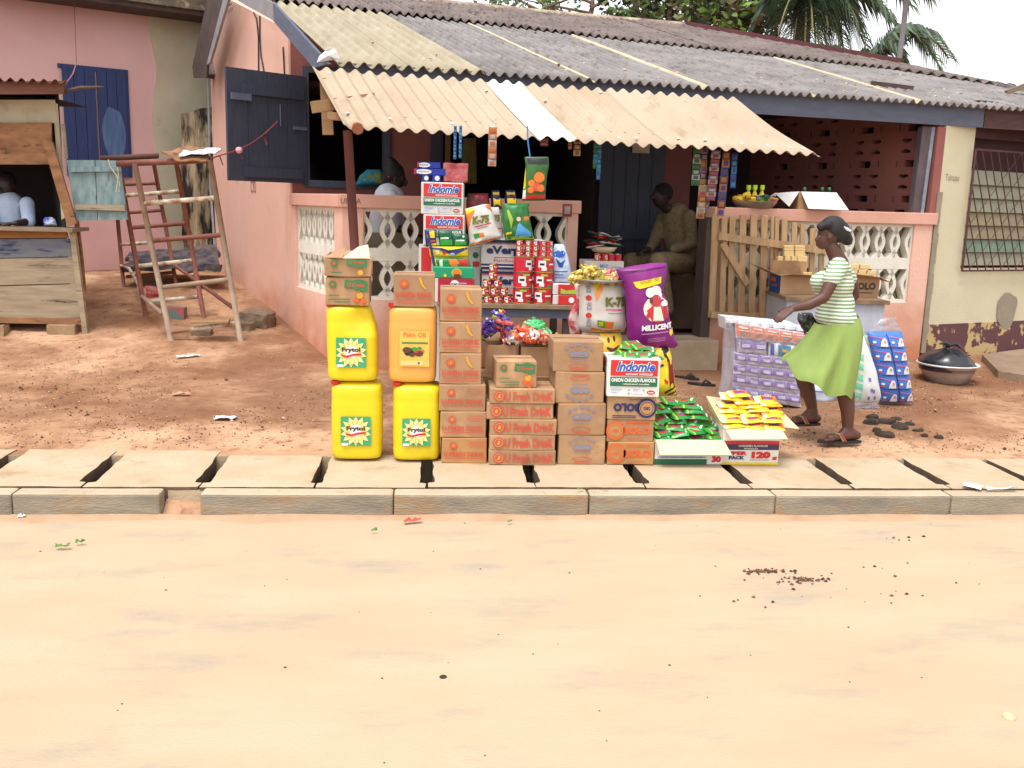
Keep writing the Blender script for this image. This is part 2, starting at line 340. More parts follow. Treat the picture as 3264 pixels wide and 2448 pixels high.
bargem = M('blue_grey_board', (92, 98, 116), .6, c2=(78, 84, 102), sc_=6, stretch=(.8, .8, 3))
bargel = M('grey_board', (148, 144, 146), .7, c2=(126, 120, 122), sc_=4)
darkwood = M('dark_weathered_wood', (84, 66, 60), .85, c2=(62, 48, 44), sc_=6)
floorm = M('cement_floor', (120, 100, 84), .9)
stepm = M('step_render', (178, 160, 134), .9, c2=(158, 138, 112), sc_=5)
room = M('room_dark', (60, 44, 44), .95)  # near-black colour stands in for the darkness of the unlit rooms
FZ = .50
house = thing('house', 'long pink single storey house with corrugated roof and verandah, used as a shop', 'house')
Hc = sp(925, 560); OFFH = (Hc-A).dot(N); TH = (Hc-A).dot(WD)
TB = st(690, 875)
def hs_(x, y=500): return fs(x, y, OFFH)
sR = fs(2978, 683)
# gable wall (on the side plane), shaped under the roof
EZ = 2.90
E1 = atZ(1062, 209, EZ); E2 = atZ(2551, 308, EZ); EU = (E2-E1).normalized(); RD = ray(400, -430).normalized(); RN = EU.cross(RD).normalized()
if RN.z < 0: RN = -RN
_k = EU.dot(RD); _det = 1-_k*_k
def rp(x, y):
    p = onplane(x, y, E1, RN)-E1; a = p.dot(EU); b = p.dot(RD)
    return ((a-_k*b)/_det, (b-_k*a)/_det)
def RP(s, t, h=0): return E1+EU*s+RD*t+RN*h
def interp(L, s):
    if s <= L[0][0]: return L[0][1]+(L[1][1]-L[0][1])/(L[1][0]-L[0][0])*(s-L[0][0])
    for (a, b), (c, d) in zip(L, L[1:]):
        if s <= c: return b+(d-b)*(s-a)/(c-a)
    return L[-1][1]+(L[-1][1]-L[-2][1])/(L[-1][0]-L[-2][0])*(s-L[-1][0])
OV = [rp(*q) for q in ((886, 15), (1900, 131), (2433, 190), (2842, 234), (3213, 291))]
RG = [rp(*q) for q in ((1172, 0), (1700, 52), (2167, 93))]; RG2 = [rp(*q) for q in ((2185, 99), (2868, 221), (3013, 253), (3181, 286), (3264, 306))]
RGA = RG+RG2
ROFF = (E1-A).dot(SN)                       # how far the verge stands out from the gable wall
apex = RP(0, RG[0][1]); be = sp(632, 246, ROFF)
def onside(p): q = p-SN*((p-A).dot(SN)); return q
tA = (onside(apex)-A).dot(WD); zA = apex.z-.06
tE = (onside(E1)-A).dot(WD); tb = (onside(be)-A).dot(WD)
def roofz(t): return EZ+(zA-EZ)*(t-tE)/(tA-tE)+.02 if t < tA else zA+(be.z-zA)*(t-tA)/(tb-tA)-.02
mb = MB(); tt = [TH+(TB-TH)*i/30 for i in range(31)]
o0 = len(mb.v); vs = []
for t in tt:
    for off in (0, .16): vs += [(-t, off, -.1), (-t, off, max(2.2, roofz(t)))]
f_ = []
for i in range(30):
    a = i*4; b = a+4; f_ += [(a, b, b+1, a+1), (a+3, b+3, b+2, a+2), (a+1, b+1, b+3, a+3)]
f_ += [(0, 1, 3, 2), (120, 122, 123, 121)]
mb.add(vs, f_, pinkw, SX); nrm(mb.build('gable_wall', house))
# front wall of the rooms, with window and door openings
def HB(mb, x0, x1, z0, z1, m, y0=0, y1=.15): mb.box(x0, OFFH+y0, z0, x1, OFFH+y1, z1, m, FX)
zs0 = fp(1000, 596, OFFH).z; zw1 = fp(1050, 236, OFFH).z
s_ = [hs_(925, 560)+.02, hs_(968, 560), hs_(1243), hs_(1372), hs_(1433), hs_(1913), hs_(2119), hs_(2205), hs_(2290)]
ZT = roofz(TH)-.06
mb = MB()
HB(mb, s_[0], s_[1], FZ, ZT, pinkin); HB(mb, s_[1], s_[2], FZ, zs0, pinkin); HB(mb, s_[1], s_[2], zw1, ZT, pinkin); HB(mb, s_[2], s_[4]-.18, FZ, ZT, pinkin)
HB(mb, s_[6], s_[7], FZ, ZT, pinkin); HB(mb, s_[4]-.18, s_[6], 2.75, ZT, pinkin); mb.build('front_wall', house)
mb = MB(); d_ = .07
HB(mb, s_[1], s_[2], zs0, zs0+.07, navyw, -.03, .16); HB(mb, s_[1], s_[1]+.06, zs0+.07, zw1, navyw, -.03, .16); HB(mb, s_[2]-.07, s_[2], zs0+.07, zw1, navyw, -.03, .16); HB(mb, s_[1], s_[2], zw1, zw1+.06, navyw, -.03, .16)
mb.build('window_frame', house)
mb = MB(); HB(mb, s_[3], s_[3]+.13, FZ, 2.75, navyw, -.02, .1); mb.build('door_frame', house)
mb = MB(); mb.box(s_[4]-.06, OFFH-.12, FZ, s_[4]-.01, OFFH-.06, 2.7, M('brown_wood', (108, 78, 52), .8), FX); mb.build('door_post', house)
# plank door leaf, standing open in its frame
mb = MB(); n_ = 5
for i in range(n_):
    a = s_[5]+(s_[6]-s_[5])*i/n_; b = s_[5]+(s_[6]-s_[5])*(i+1)/n_
    HB(mb, a+.003, b-.003, FZ+.02, 2.72, navyw, -.02, .02)
HB(mb, s_[5]+.05, s_[6]-.05, 1.45, 1.55, navyw, -.045, -.02)
dr = mb.build('plank_door', house)
mb = MB(); p = fp(2045, 470, OFFH-.06); q = (p-A).dot(U)
mb.box(q-.1, OFFH-.05, p.z-.06, q+.1, OFFH-.045, p.z+.06, M('paper', (196, 180, 168), .8), FX); mb.build('paper_notice', dr)
# dark rooms behind
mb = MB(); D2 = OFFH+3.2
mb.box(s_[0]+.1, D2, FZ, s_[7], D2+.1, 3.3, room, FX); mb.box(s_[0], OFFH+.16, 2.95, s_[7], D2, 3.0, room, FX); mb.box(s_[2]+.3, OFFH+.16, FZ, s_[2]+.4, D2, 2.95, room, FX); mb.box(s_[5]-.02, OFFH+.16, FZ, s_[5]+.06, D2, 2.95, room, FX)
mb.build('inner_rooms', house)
# verandah floor and step
mb = MB(); mb.box(.1, .12, -.1, sR-.01, D2, FZ, floorm, FX)
mb.build('verandah_floor', house)
sL, sG = fs(1845, 648), fs(2284, 680)
mb = MB(); zst = fp(2200, 1085, -.28).z; mb.box(sL+.1, -.3, .1, sG-.02, .12, zst, stepm, FX); o = mb.build('entrance_step', house); bevel(o, .01)
# parapet with breeze blocks
zc1, zc0 = 1.855, 1.735
def ribs(mb, x0, x1, z0, z1, n, y0, y1, m, X, rw=.03):
    p = (x1-x0)/n; H = z1-z0
    for i in range(n+1):
        xc = x0+p*i
        for sg in (-1, 1):
            if (i == 0 and sg < 0) or (i == n and sg > 0): continue
            K = 14; vs = []
            for k in range(K+1):
                z = z0+H*k/K; v = (z-(z0+z1)/2)/H; x = xc+sg*p*.25*math.cos(math.pi*v*1.52)
                rw_ = rw*(1+1.3*abs(v*2)**2.5)
                for a, b in ((-rw_/2, y0), (rw_/2, y0), (rw_/2, y1), (-rw_/2, y1)): vs.append((min(x1, max(x0, x+a)), b, z))
            mb.add(vs, [(4*k+a, 4*k+(a+1) % 4, 4*k+4+(a+1) % 4, 4*k+4+a) for k in range(K) for a in range(4)], m, X)
def breeze(name, x0, x1, z0, z1, n, X, label=None, bottom=.03, rw=.03):
    mb = MB(); y0, y1 = .03, .13; h = (z1-z0-.03-bottom-.115)/2; a = z0+bottom; 
    for za, zb in ((a, a+h), (a+h+.115, z1-.03)): ribs(mb, x0+.015, x1-.015, za, zb, n, y0, y1, breezem, X, rw)
    mb.box(x0, y0-.003, z0, x1, y1+.003, a, breezem, X); mb.box(x0, y0-.003, z1-.03, x1, y1+.003, z1, breezem, X); mb.box(x0+.015, y0-.003, a+h, x1-.015, y1+.003, a+h+.115, breezem, X)
    mb.box(x0, y0-.003, a, x0+.015, y1+.003, z1-.03, breezem, X); mb.box(x1-.015, y0-.003, a, x1, y1+.003, z1-.03, breezem, X)
    o = mb.build(name, house); tag(o, label); nrm(o); return o
def zf(x, y): return fp(x, y).z
a0, a1 = fs(1157, 800), fs(1807, 800); zb = zf(1150, 956)
mb = MB(); mb.box(0, 0, -.1, sL, .16, zb, pinkw, FX); mb.box(0, 0, zb, a0, .16, zc0, pinkw, FX); mb.box(a1, 0, zb, sL, .16, zc0, pinkw, FX)
tS0, tS1 = st(942, 700), st(1066, 700)
mb.box(-TH, -.002, -.1, -.0, .158, zb, pinkw, SX); mb.box(-TH, -.002, zb, -tS0, .158, zc0, pinkw, SX); mb.box(-tS1, -.002, zb, 0, .158, zc0, pinkw, SX)
mb.build('parapet_wall', house)
mb = MB(); mb.box(-.03, -.03, zc0, sL+.02, .19, zc1, capm, FX); mb.box(-TH+.05, -.033, zc0+.001, -.03, .19, zc1-.001, capm, SX)
bevel(mb.build('parapet_coping', house), .008)
breeze('breeze_block_panel', a0, a1, zb, zc0, 9, FX, rw=.040)
breeze('breeze_block_panel', -tS0, -tS1, zb, zc0, 7, SX, rw=.036)
b0, b1 = fs(2300, 800), fs(2908, 800); zb2 = zf(2850, 965)
mb = MB(); mb.box(sG, 0, -.1, sR, .16, zb2, pinkw, FX); mb.box(sG, 0, zb2, b0, .16, zc0-.02, pinkw, FX); mb.box(b1, 0, zb2, sR, .16, zc0-.02, pinkw, FX); mb.build('parapet_wall', house)
mb = MB(); mb.box(sG-.03, -.03, zc0-.02, sR+.03, .2, zc1-.02, capm, FX); bevel(mb.build('parapet_coping', house), .008)
breeze('breeze_block_panel', b0, b1, zb2, zc0-.02, 12, FX, rw=.036)
brd = M('inner_board', (176, 162, 144), .9, c2=(154, 140, 122), sc_=4)
mb = MB(); mb.box(b0-.02, .165, FZ, b1+.02, .19, zc0-.03, brd, FX); mb.build('inner_panel', house)
mb = MB(); mb.box(.1, .42, FZ, sL-.5, .46, zb+.60, brd, FX); mb.build('inner_panel', house)
# porch return wall of pierced blocks at the right, running back from the front
PXo = A+U*(sR-.02)
LX = Matrix(((-WD.x, -SN.x*-1, 0, PXo.x), (-WD.y, -SN.y*-1, 0, PXo.y), (0, 0, 1, 0), (0, 0, 0, 1)))
LX = Matrix(((-WD.x, -SN.x, 0, PXo.x), (-WD.y, -SN.y, 0, PXo.y), (0, 0, 1, 0), (0, 0, 0, 1)))
def plate(mb, x0, x1, z0, z1, y0, y1, holes, m, X):
    xs = sorted({x0, x1, *[h[0] for h in holes], *[h[2] for h in holes]}); zs = sorted({z0, z1, *[h[1] for h in holes], *[h[3] for h in holes]})
    xs = [a for a in xs if x0 <= a <= x1]; zs = [a for a in zs if z0 <= a <= z1]
    nX, nZ = len(xs)-1, len(zs)-1; G = [[True]*nZ for _ in range(nX)]
    for h in holes:
        for i in range(nX):
            if h[0]-1e-6 <= xs[i] and xs[i+1] <= h[2]+1e-6:
                for j in range(nZ):
                    if h[1]-1e-6 <= zs[j] and zs[j+1] <= h[3]+1e-6: G[i][j] = False
    for i in range(nX):
        for j in range(nZ):
            if not G[i][j]: continue
            a, b, c, d = xs[i], xs[i+1], zs[j], zs[j+1]
            mb.add([(a, y0, c), (b, y0, c), (b, y0, d), (a, y0, d)], [(0, 1, 2, 3)], m, X); mb.add([(a, y1, c), (b, y1, c), (b, y1, d), (a, y1, d)], [(3, 2, 1, 0)], m, X)
            for (di, dj, q) in ((-1, 0, [(a, y0, c), (a, y0, d), (a, y1, d), (a, y1, c)]), (1, 0, [(b, y0, c), (b, y1, c), (b, y1, d), (b, y0, d)]), (0, -1, [(a, y0, c), (a, y1, c), (b, y1, c), (b, y0, c)]), (0, 1, [(a, y0, d), (b, y0, d), (b, y1, d), (a, y1, d)])):
                k, l = i+di, j+dj
                if not (0 <= k < nX and 0 <= l < nZ) or not G[k][l]: mb.add(q, [(0, 1, 2, 3)], m, X)
lat = M('pink_pierced_block', (150, 92, 84), .9, c2=(134, 80, 74), sc_=3)  # pink darkened so the porch shade is in the colour
def lt(x, y): q = onplane(x, y, PXo, SN); return -(q-PXo).dot(WD), q.z
xl0 = lt(2393, 500)[0]; ztop = 2.95
PER, PZ = .62, .37; holes = []
k0 = int(xl0/PER)-1
for i in range(k0, 1):
    for j in range(6):
        cx = i*PER+.30; cz = zc1+.12+j*PZ
        holes += [(cx-.085, cz-.035, cx+.085, cz+.035), (cx-.20, cz-.035, cx-.18, cz+.035), (cx+.18, cz-.035, cx+.20, cz+.035)]
        for e in (-1, 1):
            for q in (-.15, .08): holes += [(cx+q, cz+e*.125-.014, cx+q+.12, cz+e*.125+.014), (cx+q+.03, cz+e*.125-.028 if e < 0 else cz+.125+.014, cx+q+.09, cz+e*.125-.014 if e < 0 else cz+.125+.026)]
holes = [h for h in holes if h[0] > xl0+.02 and h[2] < -.12 and h[3] < ztop-.03]
mb = MB(); plate(mb, xl0, -.02, FZ, ztop, 0, .12, holes, lat, LX); mb.box(xl0-.02, .5, FZ, 0, .55, ztop, M('dark_backing', (40, 46, 34), .9), LX)  # dark sheet behind the holes stands in for the dim interior
mb.build('pierced_block_wall', house)
mb = MB(); q = LX @ Vector((xl0, 0, 0)); sq = (q-A).dot(U); oq = (q-A).dot(N)
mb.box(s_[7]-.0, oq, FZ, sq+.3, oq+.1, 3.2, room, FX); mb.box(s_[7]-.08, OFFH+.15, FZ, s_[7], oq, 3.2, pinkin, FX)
mb.box(s_[7]-.1, .35, 2.93, sR+.1, oq+.3, 2.96, room, FX)
mb.build('porch_back_wall', house)
# verandah posts at the right end: weathered timber and grey batten, then the pink column
mb = MB(); x0 = fs(2912, 600, .06); 
mb.hexa([FX @ Vector(v) for v in ((x0, .04, zc1-.02), (x0+.09, .04, zc1-.02), (x0+.09, .12, zc1-.02), (x0, .12, zc1-.02), (x0+.02, .04, 2.70), (x0+.12, .04, 2.70), (x0+.12, .12, 2.70), (x0+.02, .12, 2.70))], M('weathered_post', (104, 92, 96), .9, c2=(70, 58, 62), sc_=7, stretch=(1, 1, .3)))
x1_ = x0+.098
mb.hexa([FX @ Vector(v) for v in ((x1_, .035, zc1-.02), (x1_+.035, .035, zc1-.02), (x1_+.035, .1, zc1-.02), (x1_, .1, zc1-.02), (x1_+.026, .035, 2.70), (x1_+.066, .035, 2.70), (x1_+.066, .1, 2.70), (x1_+.026, .1, 2.70))], M('grey_batten', (150, 158, 172), .7, c2=(120, 124, 138), sc_=8))
mb.build('verandah_post', house)
mb = MB(); mb.box(sR-.06, .0, zc1-.02, sR+.03, .2, 2.70, lat, FX); mb.build('pink_column', house)

# ------------------------------------------------------------------ roof
tanm = M('roof_tan', (174, 164, 142), .85, c2=(152, 140, 116), sc_=3, dirt=((136, 112, 80), 8, .6, .78), spec=.2)
greym = M('roof_grey', (148, 142, 140), .9, c2=(116, 110, 108), sc_=2.5, dirt=((92, 76, 68), 7, .52, .75), spec=.15)
stripm = M('roof_pale_strip', (200, 188, 160), .9, c2=(178, 164, 134), sc_=4, spec=.2)
upm = M('roof_upper', (132, 120, 114), .92, c2=(104, 92, 88), sc_=2, dirt=((70, 52, 48), 6, .52, .7), spec=.12)
def sheet(name, s0, s1, tf0, tf1, wl, amp, h, m, m2=None, strip=0, parent=None, label=None):
    n = max(8, round((s1-s0)/wl*8)); K = 14; vs = []; mb = MB()
    for j in range(K+1):
        for i in range(n+1):
            s = s0+(s1-s0)*i/n; t0, t1 = tf0(s), tf1(s); t = t0+(t1-t0)*j/K
            hh = h+amp*math.cos(2*math.pi*s/wl)+.004*noise.noise(Vector((s*2, t*2, 1)))
            vs.append(RP(s, t, hh))
    o = len(vs); vs += [v-RN*.007 for v in vs]; fA = []; fB = []
    for j in range(K):
        for i in range(n):
            a = j*(n+1)+i; q = (a, a+1, a+n+2, a+n+1); s = s0+(s1-s0)*i/n
            (fB if m2 and s > s1-strip else fA).append(q); fA.append(tuple(o+k for k in q[::-1]))
    for i in range(n): fA.append((i+1, i, o+i, o+i+1)); a = K*(n+1)+i; fA.append((a, a+1, o+a+1, o+a))
    mb.add(vs, fA, m)
    if fB:
        k = mb.mi(m2)
        for f in fB: mb.f.append(f); mb.m.append(k)
    oo = mb.build(name, parent, smooth=True); tag(oo, label); return oo
roof = MB(); rf_ = bpy.data.objects.new('roof', None); COL.objects.link(rf_); rf_.parent = house
eb = [rp(*q)[0] for q in ((1062, 209), (1300, 228), (1540, 246), (1900, 268), (2240, 283), (2560, 300), (2905, 326))]+[8.6, 9.9]
EXT = -.04
for i in range(8):
    tan = i < 2
    sheet('roof_sheet', eb[i], eb[i+1]+.03, lambda s: EXT, lambda s: interp(OV, s)+.12, .125 if tan else .098, .026 if tan else .021, .03+(.003 if i % 2 else 0), tanm if tan else greym, stripm, .0 if tan else (.11 if i in (2, 3, 4, 5, 6) else 0), rf_, 'pale tan corrugated sheet at the roof corner' if tan else None)
ub = [-.05, 1.6, 3.3, 5.0, 6.6, 8.2, 9.2]
for i in range(6):
    sheet('roof_sheet', ub[i], ub[i+1]+.03, lambda s: interp(OV, s)-.03, lambda s: max(interp(OV, s)+.05, interp(RGA, s)-.15), .098, .022, .07+(.003 if i % 2 else 0), upm, parent=rf_, label='dark lichened corrugated sheet of the upper course')
# ridge cap, flashing, back slope
mb = MB(); P = [RP(s, t-.12, .03) for s, t in [(RG[0][0]-2.5, interp(RG, RG[0][0]-2.5))]+RG]
mb.tube(P, .085, M('ridge_cap', (190, 174, 146), .9, c2=(112, 84, 84), sc_=5), 12); mb.build('ridge_cap', rf_, smooth=True)
mb = MB(); P = [RP(s, t, .05) for s, t in RG2]
for a, b in zip(P[:1], P[1:2]): mb.beam(a, b, .12, .16, M('red_flashing', (104, 52, 50), .8, c2=(78, 40, 40), sc_=4))
for a, b in zip(P[1:], P[2:]): mb.beam(a, b, .05, .07, greym)
mb.build('ridge_flashing', rf_)
mb = MB(); be2 = be+EU*9; ap = RP(-.05, interp(RG, 0), .02); ap2 = RP(6.8, interp(RGA, 6.8), -.1)
mb.slab([ap, ap2, be2+Vector((0, 3, -.3)), be], .03, upm); mb.build('back_roof_slope', rf_)
# barge boards on the verge plane
def spo(pts, off, t, mb, m): mb.slab([sp(x, y, off) for x, y in pts], t, m, -SN)
mb = MB(); spo([(866, 4), (1046, 204), (998, 216), (871, 67)], ROFF+.02, .03, mb, bargem); mb.build('barge_board', rf_)
mb = MB(); spo([(700, -60), (870, 8), (872, 66), (789, 20), (700, -32)], ROFF+.024, .03, mb, bargel); mb.build('barge_board', rf_)
mb = MB(); spo([(668, -40), (722, -40), (660, 206), (657, 248), (617, 248), (613, 214)], ROFF+.02, .03, mb, darkwood)
spo([(718, -30), (735, -30), (668, 200), (658, 206)], ROFF+.05, .03, mb, bargel); mb.build('barge_board', rf_)
# fascia under the eave
mb = MB(); a = RP(.02, 0, -.02); b = RP(eb[7]-.75, 0, -.02); c = RP(9.9, 0, -.02)
def fasc(a, b, h, m): mb.hexa([a+Z3*-h, b+Z3*-h, b+Z3*-h+N*.03, a+Z3*-h+N*.03, a, b, b+N*.03, a+N*.03], m)
sb = rp(3140, 345)[0]; fasc(RP(.05, .05, .022), RP(sb, .05, .022), .215, bargem); mb.build('fascia_board', rf_)
mb = MB(); fasc(RP(sb+.01, .05, .022), RP(9.9, .05, .022), .22, M('brown_fascia', (92, 60, 58), .8, c2=(70, 44, 42), sc_=6, stretch=(1, 1, 5))); mb.build('fascia_board', rf_)
# dark-blue window shutter swung out from its hinge
ph = fp(974, 400, OFFH-.05); hz1 = fp(974, 243, OFFH-.05).z; hz0 = fp(974, 583, OFFH-.05).z
pe = None
for k in range(200):
    L = .3+.01*k; yy = ph.y-k*.01; q = atY(722, 400, yy); pe = q
    h_ = atY(722, 214, yy).z-atY(722, 577, yy).z
    if h_ <= (hz1-hz0)+.002: break
pe = atY(722, 400, yy); SL = Vector((pe.x-ph.x, pe.y-ph.y, 0)).length; sa = math.atan2(pe.y-ph.y, pe.x-ph.x)
z0 = (atY(722, 577, yy).z+hz0)/2; z1 = z0+(hz1-hz0)
print('shutter len', SL, 'h', z1-z0)
mb = MB(); n_ = 4
for i in range(n_): mb.box(SL*i/n_+.002, -.018, 0, SL*(i+1)/n_-.002, .018, z1-z0, navyw)
for za, zb_ in ((.78, .87), (.04, .13)): mb.box(.06 if za < .5 else .04, .018, (z1-z0)*za, SL-.16, .042, (z1-z0)*zb_, navyw)
mb.box(SL-.24, .042, (z1-z0)*.72, SL-.03, .06, (z1-z0)*.78, bargem); mb.box(.0, .018, (z1-z0)*.5, SL*.18, .03, (z1-z0)*.53, bargem)
mb.tube([(SL*.35, .03, (z1-z0)*.52), (SL*.35, .03, (z1-z0)*.72)], .006, bargem)
o = mb.build('window_shutter', house, (ph.x, ph.y, z0), rz=sa)
# cables and pipe on the gable wall, faint painted figures
mb = MB(); cab = M('black_cable', (30, 26, 26), .6)
for pts in (((808, 40), (818, 60), (824, 120), (824, 232)), ((828, 50), (828, 120), (832, 180), (842, 232)), ((902, 150), (905, 200), (908, 300))): mb.tube([sp(x, y, .012) for x, y in pts], .008, cab, 6)
mb.tube([sp(x, y, .02) for x, y in ((704, 0), (712, 20), (722, 24), (738, 12))], .006, cab, 6); mb.build('cable', house)
mb = MB(); mb.tube([sp(663, 232, .03), sp(671, 600, .03), sp(690, 860, .03)], .016, M('grey_pipe', (150, 152, 158), .5), 8); mb.build('drain_pipe', house)
mb = MB(); x, z = -st(800, 600), sp(800, 600).z
tx = F('faint_paint', (120, 84, 74)); mb.text('C92', x, z-.05, x+.22, z+.09, -.004, tx, 0, X=SX)
mb.text('UNDA', fs(1085, 636), zc0+.035, fs(1150, 636), zc0+.085, -.034, tx, 0, X=FX); mb.build('painted_marks', house)
# loose timber and stones on the roof, white rag at the eave corner
mb = MB(); mb.beam(RP(*rp(2772, 283), .05), RP(*rp(2905, 300), .05), .06, .06, darkwood); tag(mb.build('timber_offcut'), 'short dark timber offcut lying on the grey roof near the eave', 'timber')
mb = MB(); mb.beam(RP(*rp(3203, 310), .05), RP(*rp(3203, 310), .05)+Vector((.9, .1, .36)), .05, .05, M('grey_wood', (134, 112, 92), .9)); tag(mb.build('timber_pole'), 'grey timber pole slanting up off the far right of the roof', 'timber')
mb = MB(); q = RP(*rp(1052, 200), .05)
mb.add([q+Vector(v)*.9 for v in ((-.12, -.03, -.06), (-.02, -.05, .0), (.06, -.02, .05), (.03, .03, .08), (-.05, .02, .05), (-.1, .0, .0), (.09, 0, -.02), (-.02, -.04, .09))], [(0, 1, 4, 5), (1, 2, 3, 4), (1, 6, 2), (4, 3, 7), (0, 1, 6)], white)
tag(mb.build('white_rag'), 'crumpled white rag caught at the corner of the tan eave', 'rag')
sp_ = [];
for _ in range(90):
    s = random.uniform(.5, 9); t = random.uniform(.05, 1) if random.random() < .6 else random.uniform(.1, 4); p = RP(s, t, .045)
    if t < interp(RGA, s)-.3: sp_.append((p.x, p.y, p.z, random.uniform(.012, .024)))
stones('roof_pebbles', sp_, [stripm, gm[1], gm[0]])

# ------------------------------------------------------------------ awning in front of the verandah
awm = M('awning_sheet', (182, 166, 144), .7, c2=(172, 150, 126), sc_=2, dirt=((150, 124, 100), 5, .56, .78), spec=.25, stretch=(1, 1, .3))
aww = M('awning_pale_sheet', (226, 222, 212), .6, c2=(212, 206, 192), sc_=3)
rawwood = M('raw_timber', (166, 130, 92), .85, c2=(138, 104, 70), sc_=6, stretch=(1, 1, 5), bump=.2)
awn = thing('shop_awning', 'low awning of tan corrugated sheets with one pale strip over the shop front', 'awning')
OB, OF = -.44, -1.15
def AW(q, r, h=0):      # q along the awning 0..1, r from the eave 0 to the front edge 1
    a = fp(995, 218, OB).lerp(fp(2357, 318, OB), q); b = fp(1095, 403, OF).lerp(fp(2614, 495, OF), q)
    p = a.lerp(b, r); p.z -= .05*math.sin(math.pi*r)*.6*q; return p+Z3*h
q1 = [0, .380, .452, .665, 1.0]
Lw = (fp(1095, 403, OF)-fp(2614, 495, OF)).length
for i in range(4):
    a, b = q1[i], q1[i+1]+(.006 if i < 3 else 0); n = round((b-a)*Lw/.125*8); K = 8; mb = MB(); vs = []
    for j in range(K+1):
        for k in range(n+1):
            q = a+(b-a)*k/n; r = j/K*(1.0+(.01 if i == 2 else 0))
            if i == 3 and k == n and j in (4,): r -= .0
            vs.append(AW(q, r, .018*math.cos(2*math.pi*q*Lw/.125)+(.006 if i % 2 else 0)+.006*noise.noise(Vector((q*9, r*2, i)))))
    o = len(vs); vs += [v-Z3*.004 for v in vs]
    fs_ = []
    for j in range(K):
        for k in range(n):
            c = j*(n+1)+k; fs_ += [(c, c+n+1, c+n+2, c+1), (o+c, o+c+1, o+c+n+2, o+c+n+1)]
    for k in range(n): c = K*(n+1)+k; fs_.append((c, o+c, o+c+1, c+1))
    mb.add(vs, fs_, aww if i == 1 else awm); ob_ = mb.build('awning_sheet', awn, smooth=True)
    if i == 1: tag(ob_, 'pale whitish corrugated strip')
wh = F('nail_white', (236, 236, 232)); nw = None
for q, r in [(.03, .1), (.02, .8), (.1, .84), (.22, .86), (.3, .88), (.36, .2), (.5, .9), (.56, .92), (.7, .86), (.76, .86), (.84, .88), (.9, .88), (.95, .9), (.64, .08), (.74, .1), (.84, .1), (.92, .08), (.48, .3), (.6, .9), (.98, .9)]:
    if nw is None: mb = MB(); mb.lathe([(.016, 0), (.010, .010), (0, .012)], wh, 8); o = nw = mb.build('nail_washer', awn)
    else: o = nw.copy(); COL.objects.link(o)
    o.location = AW(q, r, .012)
postm = M('red_brown_post', (118, 66, 60), .75, c2=(88, 48, 46), sc_=6, stretch=(1, 1, .3))
mb = MB(); pt = fp(1108, 404, OF+.08); pb = atY(1160, 1280, pt.y); pb.z = gh(pb.x, pb.y)-.03; pt.z -= .03
mb.tube([pb, pb.lerp(pt, .5), pt], .037, postm, 10); mb.build('awning_post', awn, smooth=True)
mb = MB(); a = AW(.0, .70, -.06); b = AW(.97, .70, -.06); mb.beam(a-U*.05, b, .05, .06, rawwood)
mb.build('awning_beam', awn)
mb = MB(); a = AW(.03, .93, -.05)+N*.1; mb.tube([a-N*.2, a+N*1.1+Z3*.2], .045, M('log_end', (150, 84, 54), .8), 8); mb.build('awning_log', awn)
mb = MB(); a = AW(.0, .5, -.09)-U*.12; mb.beam(a, a+U*.5+N*.1+Z3*.1, .07, .09, rawwood); mb.build('awning_beam', awn)
mb = MB(); a = AW(.02, .12, -.02); mb.beam(a, a-Z3*.45+U*.02, .09, .04, rawwood); mb.build('awning_bracket', awn)

# ================================================================== YELLOW HOUSE at the right
yelw = M('yellow_wall', (210, 202, 174), .9, c2=(200, 190, 160), sc_=1.5, dirt=((186, 164, 120), 3, .62, .8), bump=.15, bsc=45, spec=.15)
peel = M('peeling_maroon_band', (98, 62, 64), .9, c2=(190, 164, 116), sc_=3.2, thr=(.46, .48), bump=.2)
cementp = M('bare_cement', (156, 144, 124), .95, c2=(138, 128, 110), sc_=6)
yh = thing('neighbour_house', 'pale yellow house adjoining the pink one, with peeling maroon skirting', 'house')
Y0 = A+U*(sR+.035); YU = Vector((math.cos(rad(22)), math.sin(rad(22)), 0)); YN = Vector((-YU.y, YU.x, 0))
def yp(x, y, off=0): return onplane(x, y, Y0+YN*off, YN)
YX = Matrix(((YU.x, YN.x, 0, Y0.x), (YU.y, YN.y, 0, Y0.y), (0, 0, 1, 0), (0, 0, 0, 1)))
def ys_(x, y): return (yp(x, y)-Y0).dot(YU)
zband = yp(3050, 1031).z; wx = ys_(3105, 500)-.02; wz0 = yp(3080, 856).z; wz1 = 2.62
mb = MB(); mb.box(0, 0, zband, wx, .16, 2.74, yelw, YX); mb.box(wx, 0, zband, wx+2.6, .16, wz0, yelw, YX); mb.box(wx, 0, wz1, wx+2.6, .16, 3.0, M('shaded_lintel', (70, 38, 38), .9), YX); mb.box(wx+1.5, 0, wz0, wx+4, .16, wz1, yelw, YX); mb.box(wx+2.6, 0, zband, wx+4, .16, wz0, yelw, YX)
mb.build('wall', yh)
mb = MB(); mb.box(.02, -.01, -.1, wx+4, .15, zband, peel, YX); mb.build('skirting', yh)
mb = MB()
def blotch(mb, cx, cz, rx, rz_, y, m, X, seed, n=26):
    pts = []
    for t in range(n):
        a = 2*math.pi*t/n; k = 1+.25*noise.noise(Vector((math.cos(a)*1.5+seed, math.sin(a)*1.5, seed)))
        pts.append((cx+rx*k*math.cos(a), cz+rz_*k*math.sin(a)))
    mb.art(pts, y, m, X)
p = yp(3206, 996); blotch(mb, ys_(3206, 996), zband+.13, .17, .2, -.013, cementp, YX, 3); mb.build('plaster_patch', yh); mb = MB()
